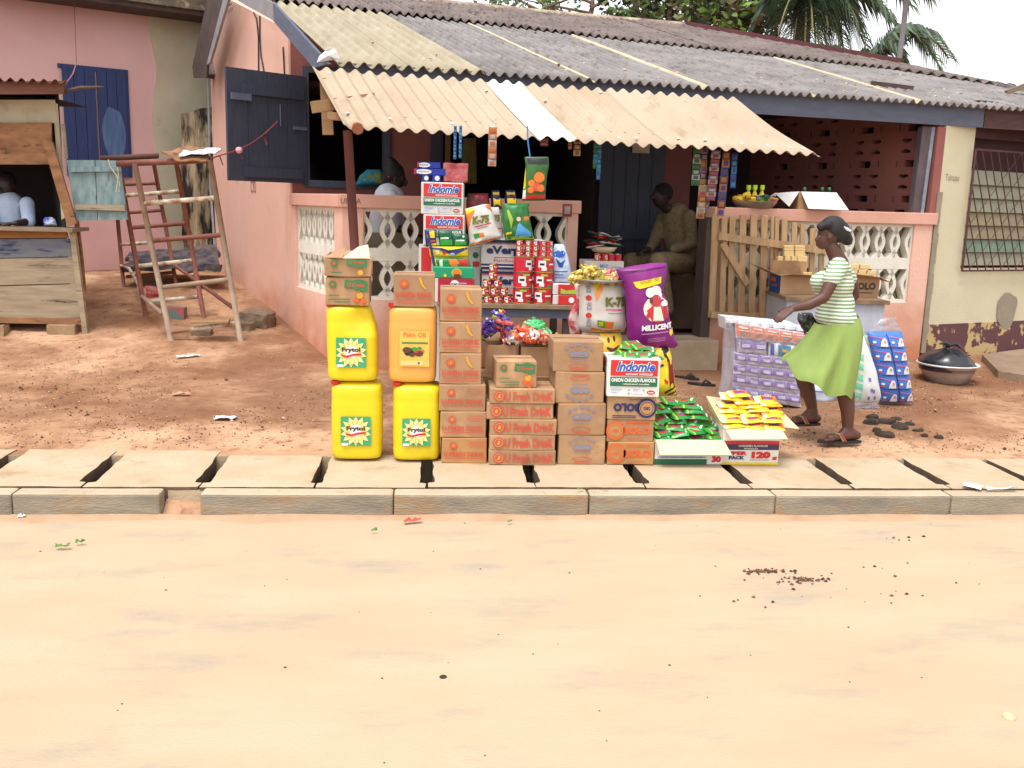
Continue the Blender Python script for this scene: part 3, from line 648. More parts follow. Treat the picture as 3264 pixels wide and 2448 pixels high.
for i in range(16):
    z = zband-.3+i*.105; wd_ = .035+.03*noise.noise(Vector((i*.7, 2, 0)))
    if z < wz0+.9: mb.box(-.03, -.012, z, .0+wd_, .0, z+.106, cementp, YX)
mb.build('plaster_patch', yh); mb = MB(); mb.text('Tsinuao', .06, 2.17, .27, 2.24, -.004, F('scribble', (150, 140, 120)), 0, X=YX)
mb.build('wall_scribble', yh)
# louvred window with its burglar-proof grille
lg = [M('louvre_grey', (150, 148, 122), .25, spec=.7), M('louvre_green', (112, 140, 114), .25, spec=.7), M('louvre_tan', (150, 134, 98), .3, spec=.7)]
mb = MB(); H_ = (wz1-.3-wz0)/7.4
for i in range(7):
    z = wz0+.03+i*H_; mb.hexa([YX @ Vector(v) for v in ((wx+.02, .05, z), (wx+1.5, .05, z), (wx+1.5, .058, z), (wx+.02, .058, z), (wx+.02, .09, z+H_*1.05), (wx+1.5, .09, z+H_*1.05), (wx+1.5, .098, z+H_*1.05), (wx+.02, .098, z+H_*1.05))], lg[(0, 1, 2, 2, 0, 0, 0)[i]])
mb.build('louvre_glass', yh)
mb = MB(); mb.box(wx, .12, wz0, wx+1.5, .16, wz1, M('dark_maroon', (62, 30, 34), .8), YX); mb.build('window_back', yh)
grm = M('rusty_grille', (96, 58, 56), .7, c2=(70, 40, 38), sc_=20)
mb = MB(); g0, g1, gz0, gz1 = wx-.03, wx+1.45, wz0-.02, wz1-.12
T = lambda x, z: YX @ Vector((x, -.05, z))
for a, b in (((g0, gz0), (g1, gz0)), ((g0, gz1), (g1, gz1)), ((g0, gz0), (g0, gz1)), ((g1, gz0), (g1, gz1))): mb.beam(T(*a), T(*b), .018, .018, grm)
def clipseg(x0, z0, dx, dz):
    t0, t1 = -9e9, 9e9
    for v, d, lo, hi in ((x0, dx, g0, g1), (z0, dz, gz0, gz1)):
        a, b = (lo-v)/d, (hi-v)/d; a, b = min(a, b), max(a, b); t0 = max(t0, a); t1 = min(t1, b)
    return (t0, t1) if t1 > t0+.02 else None
for k in range(-14, 26):
    x = g0+k*.125
    c = clipseg(x, gz0, -.42, 1.0)
    if c: mb.tube([T(x-.42*t, gz0+t) for t in c], .007, grm, 5)
for k in range(0, 12, 1):
    x = g0+k*.25-.4
    c = clipseg(x, gz0, .9, 1.0)
    if c: mb.tube([T(x+.9*t, gz0+t) for t in c], .004, grm, 5)
mb.build('window_grille', yh)
# doorstep platform beside it
mb = MB(); q = [ground(*p) for p in ((3128, 1150), (3180, 1205), (3290, 1262), (3300, 1122))]
mb.slab([Vector((p.x, p.y, p.z-.1)) for p in (q[0], q[1], q[2]+Vector((.8, 0, 0)), q[3]+Vector((2, 1.2, 0)))], .17, M('worn_concrete', (150, 128, 104), .95, c2=(122, 100, 80), sc_=3, bump=.3), Z3)
tag(mb.build('concrete_apron'), kind='structure')

# ================================================================== LEFT HOUSE, its wall facing right-front
pinkl = M('dusty_pink_wall', (226, 186, 182), .9, c2=(216, 172, 168), sc_=1.2, bump=.12, bsc=45, spec=.12)
beigel = M('bare_render', (206, 198, 174), .92, c2=(184, 174, 148), sc_=1.6, dirt=((120, 106, 84), 2, .58, .8), bump=.15, spec=.1)
lh = thing('left_house', 'dusty pink house with a bare rendered end and blue double shutters at the far left', 'house')
L0 = ground(271, 862); L0.z = 0
la = rad(30); LU = Vector((math.cos(la), math.sin(la), 0)); LN = Vector((-LU.y, LU.x, 0))
def lp(x, y, off=0): return onplane(x, y, L0+LN*off, LN)
def ls(x, y): return (lp(x, y)-L0).dot(LU)
LXM = Matrix(((LU.x, LN.x, 0, L0.x), (LU.y, LN.y, 0, L0.y), (0, 0, 1, 0), (0, 0, 0, 1)))
zt0, zt1 = lp(60, 16).z, lp(600, 88).z; print('left wall top', zt0, zt1, L0)
ztp = (zt0+zt1)/2+.05
sm = ls(492, 300)
mb = MB(); mb.box(-4.5, 0, -.2, sm+.1, .2, ztp+.1, pinkl, LXM); mb.build('pink_wall', lh)
mb = MB(); n = 24; pts = []
for i in range(n+1):
    z = -.2+(ztp+.3)*i/n; pts.append((sm+.10*noise.noise(Vector((z*1.3, 5, 0)))+(.12 if z < 1.6 else 0)-.02, z))
mb.add([(x, -.015, z) for x, z in pts]+[(sm+4, -.015, z) for x, z in pts]+[(x, .2, z) for x, z in pts], [(i, n+1+i, n+2+i, i+1) for i in range(n)]+[(i+1, 2*n+3+i, 2*n+2+i, i) for i in range(n)], beigel, LXM)
mb.build('rendered_wall', lh)
mb = MB(); zr = ztp
mb.box(-4.5, -.55, zr+.02, sm+4.2, .3, zr+.08, darkwood, LXM); mb.box(-4.5, -.6, zr+.08, sm+4.2, -.5, zr+.3, M('mossy_eave', (122, 112, 92), .95, c2=(70, 60, 50), sc_=5, dirt=((170, 156, 130), 8, .55, .7)), LXM)
mb.add([LXM @ Vector(v) for v in ((-4.5, -.62, zr+.3), (sm+4.2, -.62, zr+.3), (sm+4.2, 3, zr+.75), (-4.5, 3, zr+.75))], [(0, 1, 2, 3)], upm)
mb.build('roof_edge', lh)
bls = M('blue_shutter_paint', (44, 62, 112), .7, c2=(34, 48, 92), sc_=7, stretch=(4, 4, .5), dirt=((70, 96, 140), 3, .62, .75))
bfad = M('faded_blue_patch', (92, 118, 156), .8, c2=(58, 82, 126), sc_=8, stretch=(3, 3, .4))
w0, w1, w2 = ls(196, 250), ls(306, 300), ls(404, 400); zz1 = lp(300, 226).z; zz0 = lp(415, 566).z
for nm, a, b, zb_ in (('window_shutter', w0, w1-.01, zz0), ('window_shutter', w1+.01, w2, zz0)):
    mb = MB()
    for i in range(3): mb.box(a+(b-a)*i/3+.003, -.05, zb_, a+(b-a)*(i+1)/3-.003, -.01, zz1, bls, LXM)
    o = mb.build(nm, lh)
    if a > w0: mb = MB(); blotch(mb, a+(b-a)*.52, zz0+.55, .14, .36, -.054, bfad, LXM, 9); mb.build('faded_patch', o); tag(o, 'right blue shutter leaf with a faded lighter patch')
mb = MB(); mb.box(w0-.04, -.025, zz1, w2+.04, .0, zz1+.05, bls, LXM); mb.box(w2, -.025, zz0, w2+.04, .0, zz1, bls, LXM); mb.build('window_frame', lh)
# stained block wall stub between the houses
mb = MB(); blkw = M('stained_block_wall', (166, 150, 122), .95, c2=(44, 38, 34), sc_=6, thr=(.44, .56), bump=.6, bsc=20, stretch=(1.6, 1, .3))
p = lp(640, 860, -.6); b1 = atY(590, 850, p.y); b2 = atY(690, 850, p.y+.2); zt1_ = atY(594, 358, p.y).z; zt2_ = atY(662, 333, p.y).z
mb.hexa([Vector((b1.x, b1.y, .1)), Vector((b2.x, b2.y, .1)), Vector((b2.x, b2.y+.2, .1)), Vector((b1.x, b1.y+.2, .1)), Vector((b1.x, b1.y, zt1_)), Vector((b2.x, b2.y, zt2_)), Vector((b2.x, b2.y+.2, zt2_)), Vector((b1.x, b1.y+.2, zt1_))], blkw)
o = mb.build('block_wall'); subdiv_noise(o, 6, .05, 6); tag(o, 'narrow black-stained block wall standing between the two houses', 'wall')

# ================================================================== KIOSK
ki = thing('wooden_kiosk', 'weathered wooden kiosk with faded blue front boards and a rusty corrugated roof', 'kiosk')
kb = ground(256, 1058); KY = kb.y
def kp(x, y, dy=0): return atY(x, y, KY+dy)
def kz(x, y): return kp(x, y).z
kwood = M('kiosk_grey_board', (172, 156, 130), .92, c2=(136, 120, 98), sc_=4, stretch=(.5, 1, 4), dirt=((74, 62, 50), 5, .58, .72), bump=.2)
kblue = M('kiosk_faded_blue', (92, 102, 122), .9, c2=(126, 126, 124), sc_=4, stretch=(.6, 1, 3), dirt=((54, 66, 96), 5, .5, .62), bump=.2)
kbrown = M('kiosk_brown_board', (160, 116, 80), .85, c2=(120, 82, 54), sc_=5, stretch=(1, 1, 3), dirt=((60, 42, 30), 6, .58, .7))
korange = M('kiosk_orange_board', (158, 104, 54), .8, c2=(130, 84, 44), sc_=5, stretch=(1, 1, 3))
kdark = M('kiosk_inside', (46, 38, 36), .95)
XL = kp(-420, 700).x
def kq(pts, t, m, mb, dy=0): mb.slab([kp(x, y, dy) for x, y in pts], t, m, Vector((0, 1, 0)))
mb = MB(); kq([(-420, 924), (262, 905), (272, 1012), (-420, 1024)], .03, kwood, mb); kq([(-420, 832), (250, 820), (261, 902), (-420, 921)], .03, kwood, mb, -.004); mb.build('lower_boards', ki)
mb = MB(); kq([(-420, 765), (232, 760), (250, 818), (-420, 829)], .03, kblue, mb); mb.build('blue_board', ki)
mb = MB(); kq([(-420, 735), (210, 735), (216, 758), (-420, 762)], .03, korange, mb, -.02); mb.build('apron_board', ki)
mb = MB(); zc = kz(100, 724); xr = kp(244, 720).x; mb.box(XL, KY-.12, zc-.035, xr, KY+.35, zc, M('counter_wood', (150, 130, 108), .85, c2=(112, 94, 76), sc_=5, stretch=(1, 4, 1))); mb.build('counter', ki)
mb = MB(); mb.box(XL, KY-.04, kz(100, 1030), kp(262, 1020).x, KY+.12, kz(100, 1012), kbrown); mb.build('base_beam', ki)
mb = MB(); kq([(219, 727), (236, 727), (279, 1064), (262, 1064)], .06, kwood, mb, -.04); mb.build('corner_post', ki)
mb = MB(); kq([(236, 700), (246, 700), (262, 830), (270, 930), (262, 930)], .05, kbrown, mb, .2); mb.build('corner_post', ki)
mb = MB(); kq([(132, 440), (166, 452), (244, 712), (214, 720)], .035, kbrown, mb, -.05); mb.build('leaning_plank', ki)
mb = MB(); kq([(-420, 392), (162, 390), (164, 524), (-420, 524)], .03, kbrown, mb, -.01); mb.build('upper_board', ki)
mb = MB(); kq([(-420, 318), (172, 318), (182, 392), (-420, 392)], .03, beigel, mb, .05); kq([(168, 330), (180, 330), (212, 690), (196, 700)], .03, beigel, mb, .06); mb.build('upper_panel', ki)
mb = MB(); kq([(-420, 262), (205, 258), (203, 299), (-420, 303)], .03, M('rust_fascia', (122, 78, 60), .85, c2=(88, 54, 44), sc_=4, stretch=(.5, 1, 3)), mb, -.3); mb.build('roof_fascia', ki)
mb = MB(); n = 120; xa, xb = XL, kp(212, 250, -.35).x; za = kp(100, 256, -.35).z; vs = []
for j in range(2):
    for i in range(n+1): x = xa+(xb-xa)*i/n; vs.append((x*(1+1.5*j/KY)-.05*j, KY-.36+1.5*j, za+.02*math.cos(x*2*math.pi/.1)+.12*j))
mb.add(vs+[(v[0], v[1], v[2]-.006) for v in vs], [(i, i+1, n+2+i, n+1+i) for i in range(n)]+[(2*n+2+i, 3*n+3+i, 3*n+4+i, 2*n+3+i) for i in range(n)]+[(i+1, i, 2*n+2+i, 2*n+3+i) for i in range(n)], M('rusty_roof', (128, 84, 66), .85, c2=(94, 64, 56), sc_=3)); mb.build('corrugated_roof', ki, smooth=True)
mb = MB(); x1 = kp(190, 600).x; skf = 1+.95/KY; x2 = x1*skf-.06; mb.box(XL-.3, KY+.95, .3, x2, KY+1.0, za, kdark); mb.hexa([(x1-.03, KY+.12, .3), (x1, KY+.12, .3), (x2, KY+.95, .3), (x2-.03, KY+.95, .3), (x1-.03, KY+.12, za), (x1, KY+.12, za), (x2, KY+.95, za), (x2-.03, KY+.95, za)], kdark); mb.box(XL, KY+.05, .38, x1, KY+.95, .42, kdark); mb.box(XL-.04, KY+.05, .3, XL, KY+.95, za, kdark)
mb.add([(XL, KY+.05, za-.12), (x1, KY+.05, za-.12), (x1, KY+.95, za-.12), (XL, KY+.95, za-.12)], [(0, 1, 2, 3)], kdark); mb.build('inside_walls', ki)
mb = MB(); mb.tube([kp(203, 292, -.25), kp(260, 280, -.3), kp(330, 277, -.3)], [.02, .022, .008], darkwood, 6); mb.build('roof_pole', ki)
# pale blue hatch door swung open
htm = M('hatch_pale_blue', (142, 164, 166), .85, c2=(96, 120, 124), sc_=6, stretch=(3, 3, 1), dirt=((84, 92, 88), 7, .58, .72), bump=.15)
mb = MB(); hx = kp(214, 600).x; 
kq([(212, 510), (302, 510), (310, 702), (242, 704)], .025, htm, mb, .02); kq([(304, 510), (380, 512), (407, 700), (312, 702)], .025, htm, mb, .016)
hd = mb.build('hatch_door', ki)
mb = MB(); kq([(222, 530), (384, 532), (386, 546), (224, 548)], .02, htm, mb, -.008); mb.build('batten', hd); mb = MB(); kq([(236, 652), (396, 652), (398, 672), (240, 668)], .03, kwood, mb, -.02); mb.build('batten', hd)
mb = MB(); rope = M('pale_rope', (198, 186, 160), .9)
mb.tube([kp(x, y, -.04) for x, y in ((345, 508), (350, 530), (372, 560), (382, 590), (380, 610), (370, 612), (378, 560), (372, 515))], .006, rope, 5); mb.build('rope', hd)
mb = MB(); kq([(196, 395), (204, 395), (214, 506), (206, 506)], .03, kwood, mb, .05); mb.build('hinge_post', ki)
mb = MB(); mb.tube([lp(236, 0, -.3), lp(244, 200, -.5), kp(232, 235, -.2), kp(208, 270, -.3)], .006, M('thin_wire', (150, 96, 90), .7), 5); tag(mb.build('wire'), 'thin drooping wire running down to the kiosk roof corner', 'wire')
brickm = M('cement_brick', (166, 140, 106), .95, c2=(140, 114, 84), sc_=6, bump=.3)
mb = MB(); p0 = kp(154, 1074, -.05); p1 = kp(242, 1028, -.05); mb.box(p0.x, KY-.09, gh(p0.x, KY)-.03, p1.x, KY+.12, kz(100, 1030)-.002, brickm); o = mb.build('concrete_block'); bevel(o, .008); subdiv_noise(o, 2, .006); tag(o, 'cement block propping up the front corner of the kiosk', 'block')
mb = MB(); p0 = kp(-15, 1080, -.05); p1 = kp(26, 1036, -.05); mb.box(p0.x, KY-.2, gh(p0.x, KY)-.03, p1.x, KY, p1.z, brickm); o = mb.build('pale_stone'); subdiv_noise(o, 3, .04, 5); tag(o, 'pale broken stone on the ground at the left edge under the kiosk', 'stone')

# ================================================================== PIPE TRESTLE
tr = thing('pipe_trestle', 'tall rusty trestle of three ladder-like pipe frames with peeling paint', 'trestle')
rust = M('rusty_pipe', (138, 84, 66), .7, c2=(108, 60, 48), sc_=12); pale = M('flaking_pale_pipe', (204, 196, 176), .7, c2=(150, 112, 88), sc_=9, thr=(.42, .56)); gpipe = M('grey_brown_pipe', (164, 146, 126), .75, c2=(138, 108, 88), sc_=9)
f1 = ground(545, 1088).y; f2 = ground(470, 1008).y; f3 = f2+1.3
def tp(mb, x0, y0, x1, y1, Y, r, m, Y2=None): mb.tube([atY(x0, y0, Y), atY(x1, y1, Y2 or Y)], r, m, 8)
def frame_(nm, posts, rungs, Y, r, ms, lab=None):
    fr = bpy.data.objects.new('ladder_frame', None); COL.objects.link(fr); fr.parent = tr; tag(fr, lab)
    for (a, b, c, d), m in posts:
        mb = MB(); pb_ = atY(c, d, Y); g = gh(pb_.x, pb_.y)-.02
        pa = atY(a, b, Y); k = (g-pa.z)/(pb_.z-pa.z); mb.tube([pa, pa.lerp(pb_, k)], r, m, 8); mb.build('post', fr, smooth=True)
    for (a, b, c, d), m in rungs: mb = MB(); tp(mb, a, b, c, d, Y, r*.85, m); mb.build('rung', fr, smooth=True)
frame_('a', [((429, 520, 545, 1086), gpipe), ((669, 509, 764, 1070), gpipe)], [((457, 649, 683, 631), pale), ((488, 767, 705, 749), rust), ((520, 916, 728, 891), gpipe), ((547, 1058, 750, 1031), pale)], f1, .028, 0, 'front ladder frame with pale rungs')
frame_('b', [((385, 560, 466, 1015), rust), ((562, 518, 648, 1000), rust)], [((402, 623, 575, 610), pale), ((416, 726, 592, 712), rust), ((443, 848, 614, 830), pale), ((478, 961, 630, 946), pale)], f2, .026, 0, 'middle ladder frame painted rust red')
frame_('c', [((370, 640, 392, 890), rust), ((490, 520, 561, 900), rust)], [((400, 588, 498, 584), rust), ((411, 678, 514, 670), rust), ((380, 780, 470, 774), pale), ((402, 882, 550, 868), rust)], f3, .024, 0, 'far ladder frame')
mb = MB(); tp(mb, 372, 522, 672, 510, f1+.1, .03, rust); mb.build('top_rail', tr, smooth=True)
mb = MB(); tp(mb, 322, 505, 505, 497, f2, .028, M('dark_rust', (96, 60, 52), .8)); mb.build('top_rail', tr, smooth=True)
mb = MB(); mb.tube([atY(556, 845, f3), atY(741, 980, f1)], .02, rust, 8); mb.build('brace', tr, smooth=True)
mb = MB(); mb.tube([atY(452, 944, f2), atY(520, 1002, f1)], .02, gpipe, 8); mb.build('brace', tr, smooth=True)
mb = MB(); mb.tube([atY(382, 846, f3), atY(412, 856, f3-.2), atY(438, 900, f2+.2), atY(450, 940, f2)], .018, pale, 8); mb.build('brace', tr, smooth=True)
# papers and rags on top, red rope to the shutter
def crumple(name, pts, Y, thick, m, lab, cat, group=None, amp=.03, cuts=5):
    mb = MB(); Q = [atY(x, y, Y+dy) for x, y, dy in pts]; mb.slab(Q, thick, m, Z3); o = mb.build(name)
    bm = bmesh.new(); bm.from_mesh(o.data); bmesh.ops.triangulate(bm, faces=bm.faces); bmesh.ops.subdivide_edges(bm, edges=bm.edges, cuts=cuts, use_grid_fill=True)
    for v in bm.verts: v.co += noise.noise_vector(v.co*9+Vector((Y, 0, 0)))*amp
    bm.to_mesh(o.data); bm.free(); tag(o, lab, cat, group); return o
crumple('newspaper', [(572, 496, 0), (690, 490, 0), (705, 478, .3), (590, 480, .3)], f1+.0, .012, M('paper_white', (222, 222, 226), .8, c2=(160, 170, 200), sc_=14, thr=(.35, .5)), 'creased white printed paper on top of the pipe trestle', 'paper')
crumple('cardboard_scrap', [(516, 488, 0), (560, 512, -.02), (660, 515, -.02), (668, 476, .3), (590, 470, .3)], f1+.02, .012, kbrown, 'torn brown cardboard lying under the paper on the trestle', 'cardboard')
mb = MB(); rr = M('red_rope', (120, 52, 56), .9); tip = fp(974, 400, OFFH-.05)
P = [atY(x, y, Y) for x, y, Y in ((672, 505, f1), (700, 496, f1-.1), (735, 486, f1-.15), (762, 477, pe.y-.08), (800, 458, pe.y), (840, 430, pe.y+.1), (885, 388, pe.y+.25))]
mb.tube(P, [.008, .006, .008, .012, .006, .007, .009], rr, 6)
for k in (1, 3, 5): mb.tube([P[k], P[k]+Vector((.03, 0, -.09))], .006, rr, 5)
tag(mb.build('red_rope', smooth=True), 'knotted dark red rope tying the blue shutter back to the trestle', 'rope')
mb = MB(); q = atY(762, 480, pe.y-.1); mb.lathe([(.0, -.03), (.03, -.015), (.035, .01), (.02, .03), (0, .035)], F('pink_rag', (222, 160, 170), .9), 8, q); tag(mb.build('pink_rag', smooth=True), 'small pink rag knot on the red rope', 'rag')

# rocks, blocks and litter by the wall
def rock(x, y, w_, h_, m, lab, cat='rock', dep=None, seed=1, group=None, rz=0):
    p = ground(x, y); k = p.y/FOC; mb = MB(); dep = dep or w_*k*.7
    mb.box(-w_*k/2, -dep/2, -.02, w_*k/2, dep/2, h_*k, m); o = mb.build('rock' if cat == 'rock' else cat.replace(' ', '_'), None, (p.x, p.y+dep/2, p.z), rz); bevel(o, min(w_, h_)*k*.15, 1); subdiv_noise(o, 3, min(w_, h_)*k*.25, 9, seed); tag(o, lab, cat, group); return o
rockm = M('grey_rock', (146, 128, 108), .95, c2=(112, 92, 74), sc_=8, bump=.4)
rock(815, 1045, 95, 50, rockm, 'largest grey broken rock against the pink side wall', rz=-.4)
rock(778, 1058, 50, 30, rockm, 'small grey rock on the left of the large one by the side wall', seed=5)
rock(640, 1072, 60, 20, rockm, 'low rock half buried under the lowest rung of the trestle', seed=7)
rock(850, 1042, 45, 30, M('brown_rock', (118, 88, 66), .95, c2=(86, 62, 46), sc_=8), 'brown rock leaning on the foot of the pink side wall', seed=9)
mb = MB(); mb.slab([atY(x, y, Y) for x, y, Y in ((612, 1024, f1+.1), (735, 1020, f1+.1), (728, 1030, f1-.1), (608, 1034, f1-.1))], .02, rawwood, Z3); tag(mb.build('wooden_plank'), 'short wooden plank lying under the trestle near its lowest rung', 'plank')
crumple('cloth_heap', [(396, 870, 0), (700, 862, 0), (700, 800, .9), (420, 815, .9)], f3-.1, .06, M('dark_cloth', (44, 42, 54), .9, c2=(96, 84, 80), sc_=6, thr=(.4, .6)), 'dark heap of cloths behind the trestle at the foot of the block wall', 'cloth heap', amp=.08)
crumple('red_bag_scrap', [(468, 950, 0), (505, 948, 0), (500, 925, .15), (466, 930, .15)], f2+.35, .04, M('red_plastic', (170, 52, 62), .5, c2=(60, 130, 70), sc_=10, thr=(.42, .5)), 'crumpled red and green plastic bag on the soil behind the trestle', 'plastic bag', amp=.04)
mb = MB(); p = ground(556, 1018); mb.box(-.1, 0, 0, .1, .15, .12, M('teal_tin', (90, 120, 110), .6, c2=(160, 90, 90), sc_=9, thr=(.45, .55))); tag(mb.build('battered_tin', None, p), 'battered teal and red tin on the ground inside the trestle', 'tin')
def litter(x, y, w_, h_, m, lab, cat='wrapper', seed=0, rz=0):
    p = ground(x, y) if y < 1480 else atZ(x, y, .145 if y < 1590 else .004); k = p.y/FOC; mb = MB(); n = 6; vs = []
    for j in range(4):
        for i in range(n+1): vs.append(((i/n-.5)*w_*k, (j/3-.5)*w_*k*h_, .012+abs(noise.noise(Vector((i*.9+seed, j*.8, seed))))*.035))
    mb.add(vs, [(j*(n+1)+i, j*(n+1)+i+1, (j+1)*(n+1)+i+1, (j+1)*(n+1)+i) for j in range(3) for i in range(n)], m); o = mb.build(cat.replace(' ', '_'), None, (p.x, p.y, p.z), rz); tag(o, lab, cat); return o
pw = M('litter_white', (226, 226, 232), .7); pb2 = M('litter_bluish', (176, 180, 214), .7, c2=(222, 222, 232), sc_=30)
litter(600, 1140, 70, .25, pw, 'long white wrapper lying on the soil in front of the trestle', seed=2, rz=.3)
litter(718, 1338, 66, .6, pb2, 'crumpled bluish paper on the soil behind the drain slabs', 'paper', 4)
litter(578, 1262, 56, .4, M('litter_pink', (204, 150, 130), .8), 'faded pinkish wrapper on the soil between the paper and the trestle', seed=6)
litter(3100, 1556, 60, 1.0, pw, 'torn white tissue on the kerb at the far right', 'tissue', 3, .9)
litter(3190, 1565, 110, .15, pw, 'thin white paper strip on the slab beside the torn tissue', 'paper', 8)
litter(70, 1654, 24, .4, pw, 'tiny white scrap at the foot of the kerb on the left', 'scrap', 5)
litter(1315, 1667, 60, .3, M('litter_red', (176, 84, 70), .8), 'reddish dry leaf on the road beside the kerb', 'leaf', 5, .3)
lf = M('green_leaf', (96, 140, 60), .7)
for i, (x, y, s_, tx_) in enumerate(((200, 1750, 44, 'largest fresh green leaf on the road at the left'), (256, 1736, 28, 'thin green leaf just right of the largest leaf on the road'), (1193, 1699, 20, 'small green leaf on the road near the kerb, left of the middle'), (1848, 1566, 20, 'small green leaf on top of the kerb'), (1625, 1670, 20, 'tiny green leaf at the foot of the kerb near the middle'))): litter(x, y, s_, .35, lf, tx_, 'leaf', i, .2*i)
def clod(x, y, w_, h_, lab, m, g=None):
    p = ground(x, y) if y < 1480 else atZ(x, y, 0); k = p.y/FOC; mb = MB()
    mb.lathe([(w_*k*.55, -.012), (w_*k*.5, h_*k*.25), (w_*k*.3, h_*k*.5), (0, h_*k*.55)], m, 12); o = mb.build('clod', None, p, smooth=True); subdiv_noise(o, 2, w_*k*.2, 11, x); tag(o, lab, 'clod', g)
clodm = M('charred_soil', (72, 58, 46), .97, c2=(38, 30, 26), sc_=14, bump=.5)
for x, y, a, b in ((2775, 1345, 55, 22), (2830, 1345, 60, 24), (2868, 1362, 50, 22), (2820, 1386, 60, 26), (2780, 1330, 40, 16), (2900, 1352, 34, 14), (2925, 1372, 36, 16), (2858, 1336, 40, 16), (2795, 1372, 30, 14), (2948, 1390, 22, 12), (2990, 1394, 30, 16)):
    clod(x, y, a, b, 'dark charred clod among the black lumps on the soil behind the walking woman', clodm, 'charred clods on the soil')
clod(1413, 2160, 26, 12, 'dark pebble alone in the middle of the road', clodm); clod(3218, 2290, 44, 22, 'pale stone on the road at the bottom right', M('pale_pebble', (206, 190, 150), .9)); clod(3262, 1486, 34, 22, 'grey stone on the soil at the right edge', rockm)

# ================================================================== TREES AND POLE behind
def leafcloud(mb, c, R_, n, size, mats, seed, flat=.75):
    rnd = random.Random(seed)
    blobs = [(Vector((rnd.uniform(-1, 1)*R_[0], rnd.uniform(-1, 1)*R_[1], rnd.uniform(-1, 1)*R_[2])), rnd.uniform(.3, .6)*min(R_)) for _ in range(26)]
    for _ in range(n):
        bc, br = rnd.choice(blobs); d = Vector((rnd.gauss(0, 1), rnd.gauss(0, 1), rnd.gauss(0, 1))).normalized()*br*rnd.uniform(.5, 1.1)
        p = c+bc+d; a = Vector((rnd.gauss(0, 1), rnd.gauss(0, 1), rnd.gauss(0, .6))).normalized(); b = a.cross(Vector((rnd.gauss(0, 1), rnd.gauss(0, 1), rnd.gauss(0, 1)))).normalized()
        s = size*rnd.uniform(.6, 1.3); m = rnd.choice(mats)
        mb.add([p-a*s, p+b*s*.45, p+a*s, p-b*s*.45], [(0, 1, 2, 3)], m)
lg_ = [M('leaf_olive', (112, 124, 78), .7, var=.05), M('leaf_green', (92, 122, 62), .7, var=.05), M('leaf_dark', (52, 62, 44), .7, var=.05), M('leaf_yellow_green', (140, 168, 76), .7, var=.05), M('leaf_brownish', (104, 88, 64), .7, var=.05)]
bark = M('pale_bark', (128, 104, 86), .95, c2=(96, 76, 62), sc_=8)
def tree(nm, lab, px, py, Y, R_, n, size, mats, trunks, seed, cat='tree'):
    c = atY(px, py, Y); t = thing(nm, lab, cat, (c.x, c.y, 0)); mb = MB(); leafcloud(mb, Vector((0, 0, c.z)), R_, n, size, mats, seed); mb.build('crown', t)
    rnd = random.Random(seed+1)
    mb = MB()
    for dx in trunks: mb.tube([(dx*.6, 0, 0), (dx, 0, c.z-R_[2]*.9), (dx*1.2, .1, c.z-.1), (dx*1.5+rnd.uniform(-.5, .5), .2, c.z+R_[2]*.8)], [.13, .1, .07, .02], bark, 7)
    for k in range(9):
        dx = rnd.choice(trunks); z = c.z+rnd.uniform(-.8, .3)*R_[2]; mb.tube([(dx*1.1, 0, z), (dx+rnd.uniform(-1, 1)*R_[0]*.8, rnd.uniform(-.3, .3), z+rnd.uniform(.3, .9)*R_[2])], [.05, .015], bark, 5)
    mb.build('trunk', t, smooth=True); return t
tree('broadleaf_tree', 'olive-green leafy tree behind the roof ridge, left of the palm', 2120, 10, 21, (1.35, 1.2, 1.1), 3600, .12, lg_[:3]+lg_[:1]+lg_[4:], [-.5, .1, .5], 11)
tree('broadleaf_tree', 'bright yellow-green bushy tree behind the ridge, touching the palm', 2360, 60, 20, (1.1, 1, 1.1), 3000, .11, [lg_[0], lg_[1], lg_[3], lg_[4], lg_[2]], [-.6, -.2, .3], 23)
tree('feathery_tree', 'thin feathery tree far behind the ridge, mostly sky showing through', 1790, 0, 30, (2.4, 1.5, .85), 1500, .10, [M('leaf_pale', (112, 136, 112), .7), lg_[1]], [-.4, .8], 31)
def frond(mb, a, b, droop, n, ll, mats, rnd, side=1.):
    a = Vector(a); b = Vector(b); pts = []
    for i in range(n+1):
        t = i/n; p = a.lerp(b, t); p.z += droop*(4*t*(1-t))-0*t; pts.append(p)
    mb.tube(pts[::4]+[pts[-1]], [.03]+[.018]*(len(pts[::4])-1)+[.006], mats[0], 5)
    for i in range(2, n):
        d = (pts[min(i+1, n)]-pts[i-1]).normalized(); t = i/n; L = ll*(.55+.45*math.sin(math.pi*min(1, t*1.1+.1)))
        s = d.cross(Z3).normalized()
        for sg in (-1, 1):
            q = pts[i]; o = (s*sg*.55+d*.7+Z3*rnd.uniform(-.1, .35)).normalized()*L; e = q+o*.55; f = q+o+Vector((0, 0, -L*rnd.uniform(.35, .75)))
            w_ = Vector((0, 0, .02))+d*.016
            mb.add([q-w_, q+w_, e+w_*1.1, e-w_*1.1, f], [(0, 1, 2, 3), (3, 2, 4)], rnd.choice(mats[1:]))
pg_ = [M('frond_stem', (120, 110, 70), .7), M('palm_green', (72, 94, 62), .55, var=.05), M('palm_dark', (46, 60, 44), .6, var=.05), M('palm_grey_green', (104, 122, 100), .5, var=.05), M('palm_olive', (78, 84, 52), .6, var=.05)]
